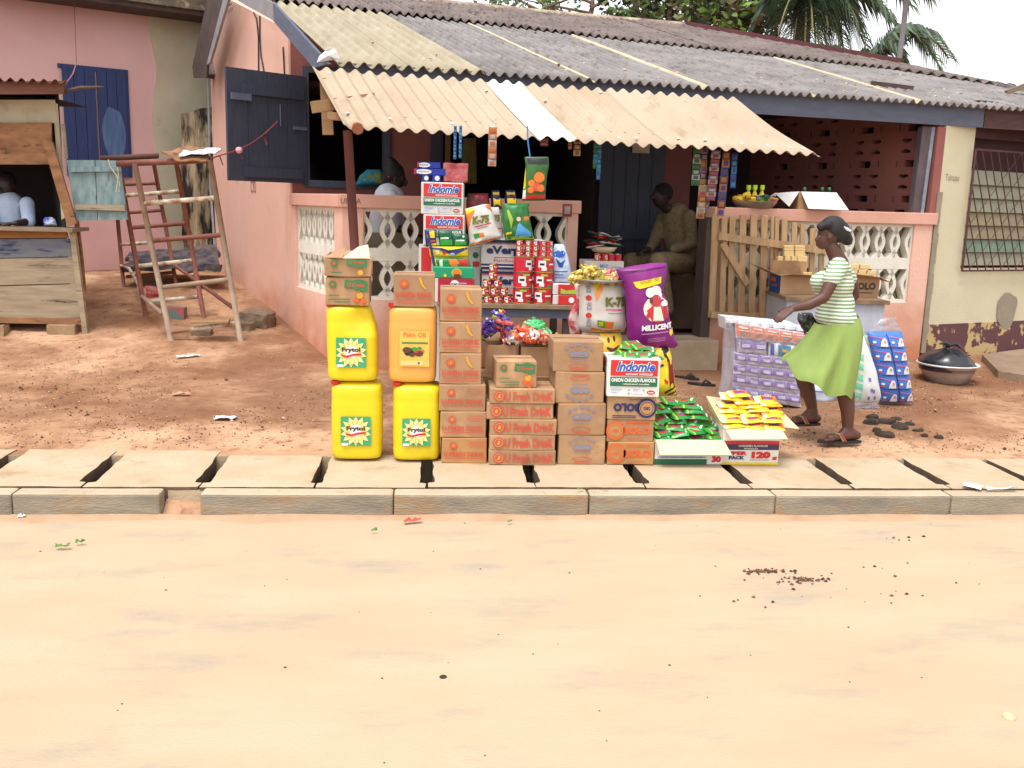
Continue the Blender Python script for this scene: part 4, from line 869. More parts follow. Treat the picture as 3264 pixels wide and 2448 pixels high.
def palm(lab, cx, cy, Y, ends, seed, ll=.55, trunk=True):
    rnd = random.Random(seed); c = atY(cx, cy, Y); t = thing('palm_tree', lab, 'palm tree', (c.x, c.y, 0)); mb = MB()
    mb.tube([(0, 0, 0), (.1, 0, c.z*.5), (0, 0, c.z)], [.22, .18, .16], M('palm_trunk', (88, 70, 54), .95, bump=.4), 10); mb.build('trunk', t)
    for x, y, dy, dr_ in ends:
        mb = MB(); e = atY(x, y, Y+dy)-Vector((c.x, c.y, 0)); frond(mb, (0, 0, c.z), e, dr_, 46, ll, pg_, rnd); mb.build('frond', t)
palm('big palm with hanging fronds rising behind the dark ridge flashing', 2560, 20, 19, [(2960, -10, -.3, .35), (2900, 20, .5, .5), (2880, 110, -.6, .45), (2640, 190, -.5, .5), (2760, 150, .5, .45), (2470, 160, -.3, .45), (2400, 90, .4, .4), (2450, -60, 0, .3), (2700, -120, 0, .3), (2830, -60, .8, .3), (2530, -160, 0, .2), (2560, 150, .8, .3), (2700, 200, .9, .5), (2520, 120, -.7, .4), (2600, 170, -.9, .5), (2680, 150, -.5, .5), (2740, 90, -.8, .5), (2500, 60, -.9, .4), (2840, 60, -.9, .5), (2450, 40, .3, .3), (2530, 130, -1.0, .45), (2565, 150, -1.2, .5), (2610, 150, -1.1, .5), (2590, 110, -1.3, .4), (2640, 90, -1.1, .45), (2480, 110, -1.1, .45)], 5, .62)
palm('lower palm whose arching frond spreads right of the thin pole', 2700, 330, 17, [(3005, 240, -.4, .95), (2960, 180, .2, .8), (3025, 190, .6, .8), (2800, 190, .4, .4), (2650, 200, 0, .4), (2900, 260, -.8, .7)], 8, .5)
mb = MB(); p = atY(2862, 222, 15); q = atY(2888, 0, 15); mb.tube([p-(q-p)*.9, p, p.lerp(q, .5)+Vector((.01, 0, 0)), q+(q-p)*.6], .042, M('grey_pole', (134, 128, 130), .7), 8); tag(mb.build('roof_pole', smooth=True), 'thin grey metal pole standing up behind the right-hand ridge', 'pole')

# ================================================================== GOODS
SZ = .146
def R_(x0, y0, x1, y1): return (x0, y0, x1, y1)
def carton(name, lab, cat, rect, Y, dep, mat, art=None, z0=None, rz=0, group=None, seed=0, top=None, amp=.005, flap=True, side=None, bev=.005):
    """closed carton whose front face covers rect; art(mb, w, h) prints on the face"""
    x0, y0, x1, y1 = rect; xc = (x0+x1)/2; p = atY(xc, (y0+y1)/2, Y)
    w_ = (x1-x0)/(y1-y0)*0+(atY(x1, (y0+y1)/2, Y)-atY(x0, (y0+y1)/2, Y)).length
    zb_ = atY(xc, y1, Y).z if z0 is None else z0; h = atY(xc, y0, Y).z-zb_
    mb = MB(); mb.box(-w_/2, 0, 0, w_/2, dep, h, mat)
    o = mb.build(name, None, (p.x, Y, zb_), rz); bevel(o, bev, 1); subdiv_noise(o, 3, amp, 4, seed)
    mb = MB()
    if flap: mb.box(-w_/2+.01, dep*.47, h-.001, w_/2-.01, dep*.475, h+.003, blk if mat in (wboard,) else M('kraft_seam', (110, 78, 52), .9))
    if art: art(mb, w_, h)
    if side: side(mb, w_, h, dep)
    # join the print into the carton's own mesh
    me = o.data; base = len(me.vertices); bm = bmesh.new(); bm.from_mesh(me)
    for m in mb.mats:
        if m.name not in me.materials: me.materials.append(m)
    vs = [bm.verts.new(v) for v in mb.v]; bm.verts.ensure_lookup_table()
    names = [m.name for m in me.materials]
    for f, k in zip(mb.f, mb.m):
        try: fc = bm.faces.new([vs[i] for i in f]); fc.material_index = names.index(mb.mats[k].name)
        except ValueError: pass
    bm.to_mesh(me); bm.free()
    tag(o, lab, cat, group); o['h'] = h; o['z'] = zb_; o['w'] = w_
    return o
Yp = -.006
def a_fresh_big(two=False):
    def f(mb, w, h):
        mb.disc(-w*.24, h*.70, h*.14, Yp, redk); mb.disc(-w*.24, h*.70, h*.095, Yp-.001, kraft); mb.ring(-w*.24, h*.70, h*.08, h*.05, Yp-.002, orangek); mb.art([(-w*.25, h*.65), (-w*.22, h*.68), (-w*.235, h*.76), (-w*.26, h*.72)], Yp-.003, yelk)
        if two:
            for k, (a, b) in enumerate(((.1, .44), (.06, .44), (.12, .44))): mb.art([(w*a, h*(.83-k*.09)), (w*b, h*(.83-k*.09)), (w*b, h*(.85-k*.09)), (w*a, h*(.85-k*.09))], Yp, redk)
        else: mb.art([(w*.10, h*.90), (w*.16, h*.92), (w*.22, h*.70), (w*.30, h*.56), (w*.26, h*.54), (w*.17, h*.66)], Yp, yelk)
        mb.text('U-FRESH DRINK', -w*.45, h*.28, w*.45, h*.46, Yp, redk, .03)
        mb.art([(-w*.42, h*.195), (w*.45, h*.195), (w*.45, h*.225), (-w*.42, h*.225)], Yp, redk)
        if not two: mb.art([(-w*.40, h*.10), (w*.42, h*.10), (w*.42, h*.125), (-w*.40, h*.125)], Yp, redk)
    return f
def a_ufresh(mb, w, h):
    cx = -w*.36; mb.disc(cx, h*.5, h*.36, Yp, redk); mb.ring(cx, h*.5, h*.28, h*.05, Yp-.001, kraft2); mb.art([(cx-h*.1, h*.4), (cx+h*.06, h*.36), (cx+h*.1, h*.6), (cx-h*.02, h*.66)], Yp-.002, yelk)
    mb.text('U Fresh DrinK', -w*.27, h*.2, w*.47, h*.8, Yp, redk, .03)
def a_small(mb, w, h):
    mb.disc(-w*.33, h*.74, h*.13, Yp, greenk); mb.disc(-w*.33, h*.74, h*.06, Yp-.001, redk)
    P = [(-w*.07, h*.62), (-w*.05, h*.92), (w*.1, h*.88), (w*.25, h*.94), (w*.45, h*.86), (w*.45, h*.54), (w*.3, h*.5), (w*.12, h*.62)]
    mb.art(P, Yp, greenk); mb.text('U Fresh', 0, h*.66, w*.38, h*.8, Yp-.001, redk, .03)
    for k, (a, b, z) in enumerate(((-.42, -.18, .34), (-.42, .06, .2), (-.3, .06, .1))): mb.art([(w*a, h*z), (w*b, h*z), (w*b, h*(z+.03)), (w*a, h*(z+.03))], Yp, greenk)
    for a, b, r in ((.28, .36, .12), (.2, .2, .1), (.36, .18, .1), (.25, .48, .05), (.32, .06, .07)): mb.disc(w*a, h*b, h*r, Yp, orangek if r != .12 else yelk, n=10)
def a_aqua(flip=False):
    def f(mb, w, h):
        s = -1 if flip else 1; c = h*.5
        Z = lambda z: c+s*(z-.5)*h
        for k in range(5): mb.ring(0, Z(.5), w*(.36), w*.05, Yp, greyb, 35+k*24 if not flip else -35-k*24-16, 51+k*24 if not flip else -35-k*24, 4, h*.42)
        mb.art([(-w*.17, Z(.5)), (w*.17, Z(.5)), (w*.2, Z(.62)), (w*.13, Z(.68)), (w*.08, Z(.64)), (w*.02, Z(.7)), (-w*.04, Z(.65)), (-w*.1, Z(.69)), (-w*.2, Z(.6))], Yp, greyb)
        mb.text('AQUA', -w*.13, Z(.53)-(0 if not flip else h*.09), w*.13, Z(.53)+(h*.09 if not flip else 0), Yp-.001, kraft, .03, flip)
        mb.art([(-w*.16, Z(.38)), (w*.16, Z(.38)), (w*.16, Z(.4)), (-w*.16, Z(.4))], Yp, greyb)
        a0, a1 = (25, 155) if not flip else (205, 335)
        mb.ring(0, Z(.08), w*.24, w*.025, Yp, redk, a0, a1, 16, h*.2); mb.art([(-w*.18, Z(.08)), (w*.18, Z(.08)), (w*.14, Z(.13)), (-w*.14, Z(.13))], Yp, redk)
    return f
def a_bolo(m, flip=False):
    def f(mb, w, h):
        cx = w*.31 if flip else -w*.32; r = h*.42; mb.disc(cx, h*.52, r, Yp, m, n=28); mb.disc(cx, h*.52, r*.76, Yp-.001, kraft3, n=24); mb.ring(cx, h*.52, r*.66, r*.06, Yp-.002, m); mb.text('OBO', cx-r*.35, h*.44, cx+r*.35, h*.58, Yp-.002, m, .05, flip)
        if flip: mb.text('BOLO', -w*.38, h*.36, w*.17, h*.72, Yp, m, .06, True)
        else: mb.text('BOLO', -w*.16, h*.34, w*.44, h*.68, Yp, m, .06)
        for z in ((.86, .91), (.79, .82)) if not flip else ((.16, .2), (.09, .12)): mb.art([(-w*.1 if not flip else -w*.4, h*z[0]), (w*.4 if not flip else w*.1, h*z[0]), (w*.4 if not flip else w*.1, h*z[1]), (-w*.1 if not flip else -w*.4, h*z[1])], Yp, m)
        mb.text('BISCUITS', (-w*.05), h*(.12 if not flip else .85), w*.3, h*(.18 if not flip else .91), Yp, m, .02, flip)
    return f
def a_noodle(mb, w, h):
    def r(a, b, c, d, m, y=Yp): mb.art([(w*a, h*b), (w*c, h*b), (w*c, h*d), (w*a, h*d)], y, m)
    r(-.44, .55, .45, .95, red); mb.text('Indomie', -w*.34, h*.655, w*.40, h*.93, Yp-.001, white, .09, shear=.3); mb.text('Indomie', -w*.33, h*.665, w*.39, h*.92, Yp-.0025, blue, .03, shear=.3)
    mb.text('INSTANT NOODLES', -w*.15, h*.57, w*.36, h*.62, Yp-.001, white, .03)
    r(-.44, .28, .45, .51, dgreen); mb.text('ONION CHICKEN FLAVOUR', -w*.42, h*.39, w*.42, h*.49, Yp-.001, white, .04); mb.text('rehydrated noodles', -w*.2, h*.31, w*.3, h*.36, Yp-.001, white, .02)
    for a, b, c in ((-.42, .2, -.2), (-.42, .17, -.22), (-.42, .1, -.3), (.0, .19, .14), (0, .16, .1), (-.05, .07, .2)): r(a, b, c, b+.015, bluegrey)
    for a, b in ((-.08, .18), (-.08, .09), (.2, .18)): mb.disc(w*a, h*b, h*.03, Yp, bluegrey, n=10)
    mb.disc(w*.34, h*.13, w*.08, Yp, red, ry=h*.055); mb.text('halal', w*.29, h*.11, w*.39, h*.15, Yp-.001, white, .02)
def s_noodle(mb, w, h, d):
    X = Matrix(((0, 0, 0, -w/2), (-1, 0, 0, 0), (0, 0, 1, 0), (0, 0, 0, 1)))          # left side face: local x -> -y
    X = Matrix(((0, 1, 0, -w/2), (-1, 0, 0, 0), (0, 0, 1, 0), (0, 0, 0, 1)))
    def r(a, b, c, e, m, y=-.006): mb.art([(-d*c, h*b), (-d*a, h*b), (-d*a, h*e), (-d*c, h*e)], y, m, X)
    r(.2, .72, .8, .95, red); r(.2, .52, .8, .64, dgreen); r(.3, .25, .7, .45, red); r(.3, .05, .7, .15, dgreen); r(.35, .78, .65, .9, blue, -.008)

def Yb(x, y, z=SZ): return atZ(x, y, z).y
def stack(items, Y0):
    z = SZ; out = []
    for kw in items:
        y = Y0+kw.pop('dy', 0); o = carton(Y=y, z0=z, **kw); z = z+o['h']+.001; out.append(o)
    return out
# --- jerrycans
canY = M('can_yellow', (230, 206, 22), .4, c2=(222, 194, 30), sc_=3, dirt=((206, 176, 60), 5, .6, .85), spec=.5); canO = M('can_orange', (232, 170, 84), .4, c2=(226, 160, 74), sc_=2); capr = F('cap_red', (190, 30, 26), .4)
def jerrycan(lab, rect, Y, mat, z0, dent=False, kind=0, skew=0., cap=True):
    x0, y0, x1, y1 = rect; p = atY((x0+x1)/2, (y0+y1)/2, Y); w_ = (atY(x1, y1, Y)-atY(x0, y1, Y)).length; h = atY((x0+x1)/2, y0, Y).z-z0; d = .30
    t = thing('jerrycan', lab, 'jerrycan', (p.x, Y, z0), 0, 'plastic jerrycans stacked at the roadside')
    NZ, NA = 28, 40; mb = MB(); vs = []
    for j in range(NZ+1):
        v = j/NZ; z = v*h
        e = min(v, 1-v)*h; k = 1-.10*max(0, 1-e/.05)**2-.0
        k2 = 1 - (.35*max(0, 1-e/.012)**1.5)
        bul = 1+.02*math.sin(v*math.pi)-(.012 if abs(v-.8) < .018 or abs(v-.2) < .018 else 0)
        for i in range(NA):
            a = 2*math.pi*i/NA; c, s = math.cos(a), math.sin(a); q = 5.0
            r = (abs(c)**q+abs(s)**q)**(-1/q)
            X_, Y_ = c*r*w_/2*k*k2*bul, s*r*d/2*k*k2*bul
            if dent and v > .62:
                g = math.exp(-((X_-w_*.30)**2/.006+(z-h*.84)**2/.008)); 
                if Y_ < 0: Y_ += .055*g
                X_ -= .04*math.exp(-((z-h)**2)/.012)*(X_ > 0)*(X_/w_*2)
            X_ += skew*(v-.5)*.5
            vs.append((X_, Y_+d/2, z))
    mb.add(vs, [(j*NA+i, j*NA+(i+1) % NA, (j+1)*NA+(i+1) % NA, (j+1)*NA+i) for j in range(NZ) for i in range(NA)]+[tuple(range(NA))[::-1], tuple(range(NZ*NA, (NZ+1)*NA))], mat)
    mb.build('body', t, smooth=True)
    def fn(x, z): return d/2-d/2*(1+.02*math.sin(z/h*math.pi))-.004+(.055*math.exp(-((x-w_*.30)**2/.006+(z-h*.84)**2/.008)) if dent else 0)
    mb = MB()
    if kind == 0:
        cx, cz, s = skew*.0, h*.40, w_*.30
        A_ = lambda P, y, m: mb.art([(cx+a*s, cz+b*s) for a, b in P], y, m)
        q = fn(cx, cz)-.006
        A_([(-1, -1), (1, -1), (1, 1), (-1, 1)], q, F('label_green', (60, 160, 110)))
        star = [(math.cos(2*math.pi*i/28)*(1.06 if i % 2 else .74), math.sin(2*math.pi*i/28)*(1.06 if i % 2 else .74)) for i in range(28)]
        star = [(max(-1, min(1, a)), max(-1, min(1, b))) for a, b in star]; A_(star, q-.002, F('label_cream', (244, 228, 150)))
        for i in range(14): a = 2*math.pi*i/14+.1; A_([(math.cos(a)*.35, math.sin(a)*.35), (math.cos(a-.09)*.75, math.sin(a-.09)*.75), (math.cos(a+.09)*.75, math.sin(a+.09)*.75)], q-.003, F('label_gold', (236, 190, 90)))
        mb.disc(cx, cz+.05*s, s*.42, q-.004, white, n=20)
        mb.text('Frytol', cx-s*.62, cz-.02*s, cx+s*.62, cz+.36*s, q-.006, F('label_dark', (70, 60, 40)), .05)
        A_([(-.66, -.22), (-.3, -.34), (.2, -.2), (.68, -.16), (.68, -.02), (.2, -.06), (-.3, -.2), (-.66, -.1)], q-.007, red)
        A_([(-.95, -.98), (-.5, -.98), (-.5, -.8), (-.95, -.8)], q-.005, white); mb.text('20 Litres', cx-.3*s, cz-.86*s, cx+.3*s, cz-.76*s, q-.006, olive, .01)
    else:
        cx, cz, s = w_*.04, h*.47, w_*.31; q = fn(cx, cz)-.006
        A_ = lambda P, y, m: mb.art([(cx+a*s, cz+b*s) for a, b in P], y, m)
        A_([(-1, -1.25), (1, -1.25), (1, 1.15), (-1, 1.15)], q, F('label_amber', (238, 186, 84)))
        mb.text('Palm Oil', cx-s*.75, cz+.75*s, cx+s*.75, cz+1.08*s, q-.002, F('label_rust', (222, 120, 60)), .03)
        A_([(-.85, .30), (.9, .30), (.9, .42), (-.85, .42)], q-.002, F('label_green2', (70, 130, 70)))
        for a, b, r, m in ((-.5, -.12, .3, brownp), (-.1, -.2, .32, blk), (.3, -.35, .3, brownp), (-.45, -.35, .22, blk), (.0, -.05, .2, green), (.1, -.2, .18, red), (.4, -.42, .16, red), (.5, -.2, .2, F('label_fruit', (200, 110, 60))), (.35, .0, .16, green), (-.15, -.45, .2, brownp)): mb.disc(cx+a*s, cz+b*s, r*s, q-.003-random.random()*.002, m, ry=r*s*.7, n=10)
        A_([(-.9, -1.15), (.6, -1.15), (.6, -.85), (-.9, -.85)], q-.002, F('label_straw', (232, 200, 130))); mb.disc(cx+.3*s, cz-1.0*s, .08*s, q-.004, purple, n=8)
    mb.build('label', t)
    mb = MB(); mb.tube([(-w_*.42, .05, h-.012), (-w_*.42, .05, h+.012)], .028, capr, 12); mb.build('cap', t)
    return h
yA = Yb(1130, 1471)
h1 = jerrycan('yellow jerrycan on the slab at the left end, under the dented one', R_(1055, 1224, 1214, 1471), yA, canY, SZ)
jerrycan('dented yellow jerrycan on top of the left can, under the green-printed cartons', R_(1040, 974, 1199, 1224), yA+.01, canY, SZ+h1+.004, dent=True, skew=-.02)
yB = Yb(1325, 1474)
h3 = jerrycan('yellow jerrycan on the slab under the orange one', R_(1253, 1229, 1402, 1474), yB, canY, SZ)
h4 = jerrycan('pale orange palm oil jerrycan with a fruit picture on its label', R_(1239, 976, 1391, 1229), yB+.02, canO, SZ+h3+.004, kind=1)
gC = 'drink cartons stacked along the roadside'
zt_ = SZ+2*.0
c1 = carton('carton', 'small green-printed carton resting directly on the dented yellow jerrycan', 'carton', R_(1037, 884, 1178, 973), yA+.02, .26, kraft, a_small, rz=.02, seed=3, amp=.006)
c2 = carton('carton', 'crushed open green-printed carton, topmost over the dented yellow can', 'carton', R_(1033, 824, 1182, 880), yA+.01, .26, kraft, None, rz=.0, seed=8, amp=.014, flap=False)
mb = MB(); w = c2['w']; h = c2['h']; mb.disc(-w*.28, h*.72, h*.2, -.014, greenk); mb.disc(-w*.28, h*.72, h*.1, -.015, redk); mb.art([(-w*.02, h*.62), (-w*.02, h*.98), (w*.2, h*.94), (w*.42, h*.98), (w*.42, h*.5), (w*.2, h*.55)], -.014, greenk); mb.text('U Fresh', w*.04, h*.7, w*.36, h*.88, -.015, redk, .03)
mb.disc(w*.28, h*.22, h*.16, -.014, yelk, n=10); mb.art([(-w*.35, h*.18), (-w*.12, h*.18), (-w*.12, h*.24), (-w*.35, h*.24)], -.014, greenk); mb.build('printed_front', c2)
mb = MB(); F_ = lambda P, m: mb.slab(P, .004, m)
F_([(-w*.5, .0, h*1.0), (-w*.1, -.02, h*1.02), (-w*.06, .10, h*1.55), (-w*.46, .08, h*1.2)], kraft); F_([(-w*.1, .0, h*1.0), (w*.48, -.01, h*1.02), (w*.42, .10, h*1.75), (w*.2, .12, h*1.6)], inner); F_([(-w*.5, .0, h), (-w*.5, .24, h), (-w*.40, .2, h*1.5), (-w*.38, .05, h*1.35)], kraft); F_([(-w*.45, .25, h), (w*.45, .25, h), (w*.42, .32, h*1.3), (-w*.42, .3, h*1.25)], kraft); mb.build('flap', c2)
carton('carton', 'red-printed drink carton sitting on the pale orange jerrycan', 'carton', R_(1254, 874, 1386, 978), yB+.03, .26, kraft, a_fresh_big(), seed=5)
yC = Yb(1480, 1477)
stack([dict(name='carton', lab=f'{ORD[i]} drink carton in the tall stack of six beside the jerrycans', cat='carton', rect=r, dep=.28, mat=kraft3 if i == 0 else kraft, art=a_fresh_big(i < 3), seed=i, group=gC, dy=d) for i, (r, d) in enumerate((
    (R_(1408, 1396, 1552, 1477), 0), (R_(1403, 1312, 1549, 1395), .0), (R_(1400, 1226, 1548, 1311), .01), (R_(1402, 1127, 1535, 1226), .02), (R_(1402, 1026, 1535, 1126), .03), (R_(1403, 921, 1536, 1025), .04)))], yC)
yD = Yb(1665, 1483)
stack([dict(name='carton', lab=f'{ORD[i]} long flat drink carton in the stack of five', cat='carton', rect=r, dep=.30, mat=kraft, art=a_ufresh, seed=i+9, group='long flat drink cartons', dy=d) for i, (r, d) in enumerate((
    (R_(1560, 1436, 1771, 1484), 0), (R_(1560, 1387, 1769, 1434), 0), (R_(1562, 1338, 1774, 1384), .0), (R_(1552, 1286, 1764, 1335), .01), (R_(1563, 1240, 1769, 1284), .0)))], yD)
carton('carton', 'small green-printed carton on top of the five long flat cartons', 'carton', R_(1583, 1150, 1712, 1236), yD+.03, .24, kraft, a_small, rz=.06, seed=4)
yE = Yb(1855, 1481)
stack([dict(name='carton', lab=f'{ORD[i]} square carton with grey-blue arched print in the stack of four', cat='carton', rect=r, dep=.32, mat=kraft, art=a_aqua(i == 2), seed=i+19, group='square water cartons', dy=d) for i, (r, d) in enumerate((
    (R_(1780, 1387, 1929, 1481), 0), (R_(1778, 1287, 1929, 1386), .0), (R_(1771, 1187, 1926, 1286), .01), (R_(1765, 1088, 1924, 1186), .02)))], yE)
yF = Yb(2010, 1482)
B_ = stack([dict(name='carton', lab=l, cat='carton', rect=r, dep=d_, mat=m, art=a, seed=i+29, rz=rz, dy=dy, side=sd_) for i, (r, l, m, a, rz, dy, d_, sd_) in enumerate((
    (R_(1937, 1410, 2084, 1482), 'lowest orange-printed carton, on the slab under its twin', kraft3, a_bolo(orangek), .0, 0, .3, None),
    (R_(1935, 1338, 2083, 1409), 'orange-printed carton between its twin and the blue one', kraft, a_bolo(orangek), .01, .01, .3, None),
    (R_(1937, 1264, 2090, 1338), 'upside-down carton with dark blue print under the white noodle box', kraft, a_bolo(navy, True), -.03, .0, .3, None),
    (R_(1936, 1142, 2103, 1264), 'white noodle box in bright light at the front, heaped with green packets', wboard, a_noodle, -.05, -.02, .24, s_noodle)))], yF)

# --- pillow packets
def pillow(mb, w, h, t, m, X=None, bands=(), nx_=8, nz_=8, crimp=.06, seed=0, cr=None, out=None, wob=.01):
    """soft bag in the x,z plane, thickness t along y; bands: (fx0, fz0, fx1, fz1, material) patches in 0..1"""
    def pt(u, v, sgn):
        e = max(0, min(1, 4*u*(1-u)))**.5*max(0, min(1, 4*v*(1-v)))**.5
        x = (u-.5)*w; z = (v-.5)*h
        if out: x, z = out(u, v)
        y = sgn*t/2*e**.7+noise.noise(Vector((u*3+seed, v*3, sgn+seed)))*wob*(e > .01)
        return Vector((x, y, z))
    for sgn in (-1, 1):
        vs = [pt(i/nx_, j/nz_, sgn) for j in range(nz_+1) for i in range(nx_+1)]; o = len(mb.v); mb.add(vs, [], m, X)
        for j in range(nz_):
            for i in range(nx_):
                u, v = (i+.5)/nx_, (j+.5)/nz_; mm = m
                for a, b, c, d, q in bands:
                    if a <= u <= c and b <= v <= d: mm = q
                a = o+j*(nx_+1)+i; f = (a, a+1, a+nx_+2, a+nx_+1)
                mb.f.append(f if sgn < 0 else f[::-1]); mb.m.append(mb.mi(mm))
    return mb
def XF(loc, rx=0, ry=0, rz=0): return Matrix.Translation(loc) @ Matrix.Rotation(rz, 4, 'Z') @ Matrix.Rotation(ry, 4, 'Y') @ Matrix.Rotation(rx, 4, 'X')
gplas = M('packet_green', (34, 142, 56), .32, var=.12, sc_=30, spec=.6); yplas = M('packet_yellow', (238, 208, 44), .32, var=.06, sc_=30, spec=.6)
gb = [(.35, .3, .7, .65, red), (.1, .05, .22, .95, lime), (.76, .25, .9, .75, white), (.45, .4, .6, .55, blue)]
yb_ = [(.3, .25, .75, .8, red), (.42, .4, .65, .65, blue), (.04, .04, .22, .95, cream), (.8, .1, .95, .9, orange)]
def packet_mesh(m, bands, w=.13, h=.10, t=.032, seed=0): mb = MB(); pillow(mb, w, h, t, m, bands=bands, nx_=10, nz_=8, seed=seed, wob=.006); return mb
def packets(nm, lab, grp, spots, Y, base, bands, w, h, cat='noodle packet'):
    protos = []
    for i, (x, y, rz, ry, dy) in enumerate(spots):
        rx = rad(-78)+random.uniform(-.15, .15)
        if i < 3:
            o = packet_mesh(base, bands, w, h, seed=i*3.1).build(nm, smooth=True); protos.append(o)
        else: o = protos[i % 3].copy(); COL.objects.link(o)
        o.location = atY(x, y, Y+dy); o.rotation_euler = (rx, ry, rz); tag(o, lab, cat, grp)
rnd = random.Random(4)
sp1 = [(x, y, rnd.uniform(-.5, .5), rnd.uniform(-.12, .12), dy) for x, y, dy in ((1975, 1132, .12), (2010, 1134, .06), (2050, 1134, .05), (2085, 1140, .08), (1990, 1122, .15), (2025, 1120, .12), (2062, 1124, .13), (2000, 1108, .16), (2036, 1108, .14), (2015, 1096, .2), (2060, 1112, .2))]
packets('noodle_packet', 'green noodle packet heaped on top of the white noodle box', 'green packets on the white box', sp1, yF, gplas, gb, .115, .09)

# --- open cartons at the right end
def opencarton(lab, rect, Y, dep, m, art, z0=SZ, flaps=(), t=.004, inm=None):
    x0, y0, x1, y1 = rect; xc = (x0+x1)/2; p = atY(xc, (y0+y1)/2, Y); w = (atY(x1, y1, Y)-atY(x0, y1, Y)).length; h = atY(xc, y0, Y).z-z0; inm = inm or inner
    T_ = thing('open_carton', lab, 'carton', (p.x, Y, z0)); mb = MB()
    mb.box(-w/2, 0, 0, w/2, t, h, m); mb.box(-w/2, dep-t, 0, w/2, dep, h, m); mb.box(-w/2, t, 0, -w/2+t, dep-t, h, m); mb.box(w/2-t, t, 0, w/2, dep-t, h, m); mb.box(-w/2+t, t, 0, w/2-t, dep-t, t, inm)
    if art: art(mb, w, h)
    mb.build('box', T_)
    for q in flaps:
        mb = MB(); P = [Vector(v) for v in q(w, h, dep)]; mb.slab(P, .004, inm); mb.build('flap', T_)
    return T_, w, h
def a_g(mb, w, h):
    h *= .42
    mb.art([(-w*.5, 0), (w*.27, 0), (w*.27, h*.52), (-w*.5, h*.52)], -.002, dgreen); mb.art([(-w*.45, h*.62), (w*.25, h*.62), (w*.25, h*.78), (-w*.45, h*.78)], -.002, bluegrey)
    mb.art([(w*.3, h*.1), (w*.5, h*.1), (w*.5, h*.9), (w*.3, h*.9)], -.002, white); mb.text('30', w*.34, h*.2, w*.48, h*.85, -.003, red, .08); mb.text('INSTANT NOODLES', -w*.4, h*.64, w*.2, h*.76, -.003, navy, .02)
yG = Yb(2195, 1480)
def dpx(x, y, Y_, o): v = atY(x, y, Y_); return (v.x-o[0], v.y-o[1], v.z-o[2])
oc = atY(2196, 1464, yG); og_ = (oc.x, yG, SZ)
opencarton('open box with a dark green front and wide cream flap, full of green packets', R_(2088, 1402, 2304, 1480), yG, .28, wboard, a_g, flaps=[
    lambda w, h, d: [(-w/2, 0, h), (w/2, 0, h), dpx(2335, 1450, yG-.10, og_), dpx(2106, 1449, yG-.10, og_)], lambda w, h, d: [(-w/2, d, h), (w/2, d, h), (w/2, d+.1, h+.07), (-w/2, d+.1, h+.07)]])
rnd = random.Random(6); sp1 = []
rows = ((1395, 4, 2102, 2278, .06), (1378, 4, 2105, 2270, .08), (1360, 4, 2096, 2262, .12), (1342, 4, 2100, 2250, .14), (1326, 3, 2115, 2225, .16), (1308, 3, 2112, 2210, .17), (1292, 2, 2125, 2195, .18), (1280, 2, 2135, 2190, .2))
for y, n, a, b, dy in rows:
    for i in range(n): sp1.append((a+(b-a)*i/(n-1)+rnd.uniform(-6, 6), y+rnd.uniform(-4, 4), rnd.uniform(-.6, .6), rnd.uniform(-.25, .25), dy+rnd.uniform(0, .06)))
packets('noodle_packet', 'green noodle packet in the heap filling the open green-fronted box', 'green packets in the open box', sp1, yG, gplas, gb, .14, .10)
def a_120(mb, w, h):
    h *= .64
    r = lambda a, b, c, d, m, y=-.002: mb.art([(w*a, h*b), (w*c, h*b), (w*c, h*d), (w*a, h*d)], y, m)
    r(-.5, .86, .5, 1, red); r(-.5, .62, .5, .86, F('print_plum', (66, 44, 84))); r(-.5, 0, .5, .10, yellow)
    mb.text('CHICKEN FLAVOUR', -w*.22, h*.75, w*.3, h*.83, -.004, white, .02); mb.text('NOODLES', -w*.12, h*.65, w*.12, h*.71, -.004, white, .02)
    mb.text('SUPER', -w*.5, h*.40, -w*.06, h*.56, -.004, red, .06); mb.text('PACK', -w*.38, h*.22, -w*.1, h*.37, -.004, navy, .06)
    mb.text('120', w*.02, h*.26, w*.36, h*.56, -.004, red, .08); mb.text('g', w*.39, h*.16, w*.48, h*.34, -.004, red, .06); r(.0, .19, .34, .21, navy)
yH = Yb(2395, 1481)
oc = atY(2394, 1443, yH); oh_ = (oc.x, yH, SZ)
opencarton('open white and plum noodle box printed 120 g, full of yellow packets', R_(2304, 1362, 2483, 1481), yH, .30, wboard, a_120, flaps=[
    lambda w, h, d: [(-w/2, 0, h), (w/2, 0, h), dpx(2513, 1399, yH-.13, oh_), dpx(2335, 1400, yH-.13, oh_)],
    lambda w, h, d: [(w/2, d-.02, h), (w/2, .02, h), dpx(2549, 1368, yH+.12, oh_), dpx(2503, 1322, yH+.32, oh_)],
    lambda w, h, d: [(-w/2, .02, h), (-w/2, d-.02, h), dpx(2300, 1268, yH+.30, oh_), dpx(2253, 1262, yH+.12, oh_)]])
rnd = random.Random(8); sp1 = []
rows = ((1356, 3, 2335, 2462, .03), (1338, 3, 2330, 2456, .05), (1320, 3, 2322, 2460, .1), (1304, 2, 2322, 2350, .12), (1304, 2, 2415, 2455, .12), (1288, 2, 2320, 2350, .14), (1288, 2, 2410, 2452, .13), (1276, 2, 2370, 2440, .14), (1264, 1, 2330, 2330, .16), (1256, 1, 2352, 2352, .16), (1340, 2, 2370, 2420, .2))
for y, n, a, b, dy in rows:
    for i in range(n): sp1.append(((a+b)/2 if n == 1 else a+(b-a)*i/(n-1), y+rnd.uniform(-2, 2), rnd.uniform(-.15, .15), rnd.uniform(-.08, .08), dy))
packets('noodle_packet', 'yellow noodle packet stacked in the open box printed 120 g', 'yellow packets in the open box', sp1, yH, yplas, yb_, .15, .11)

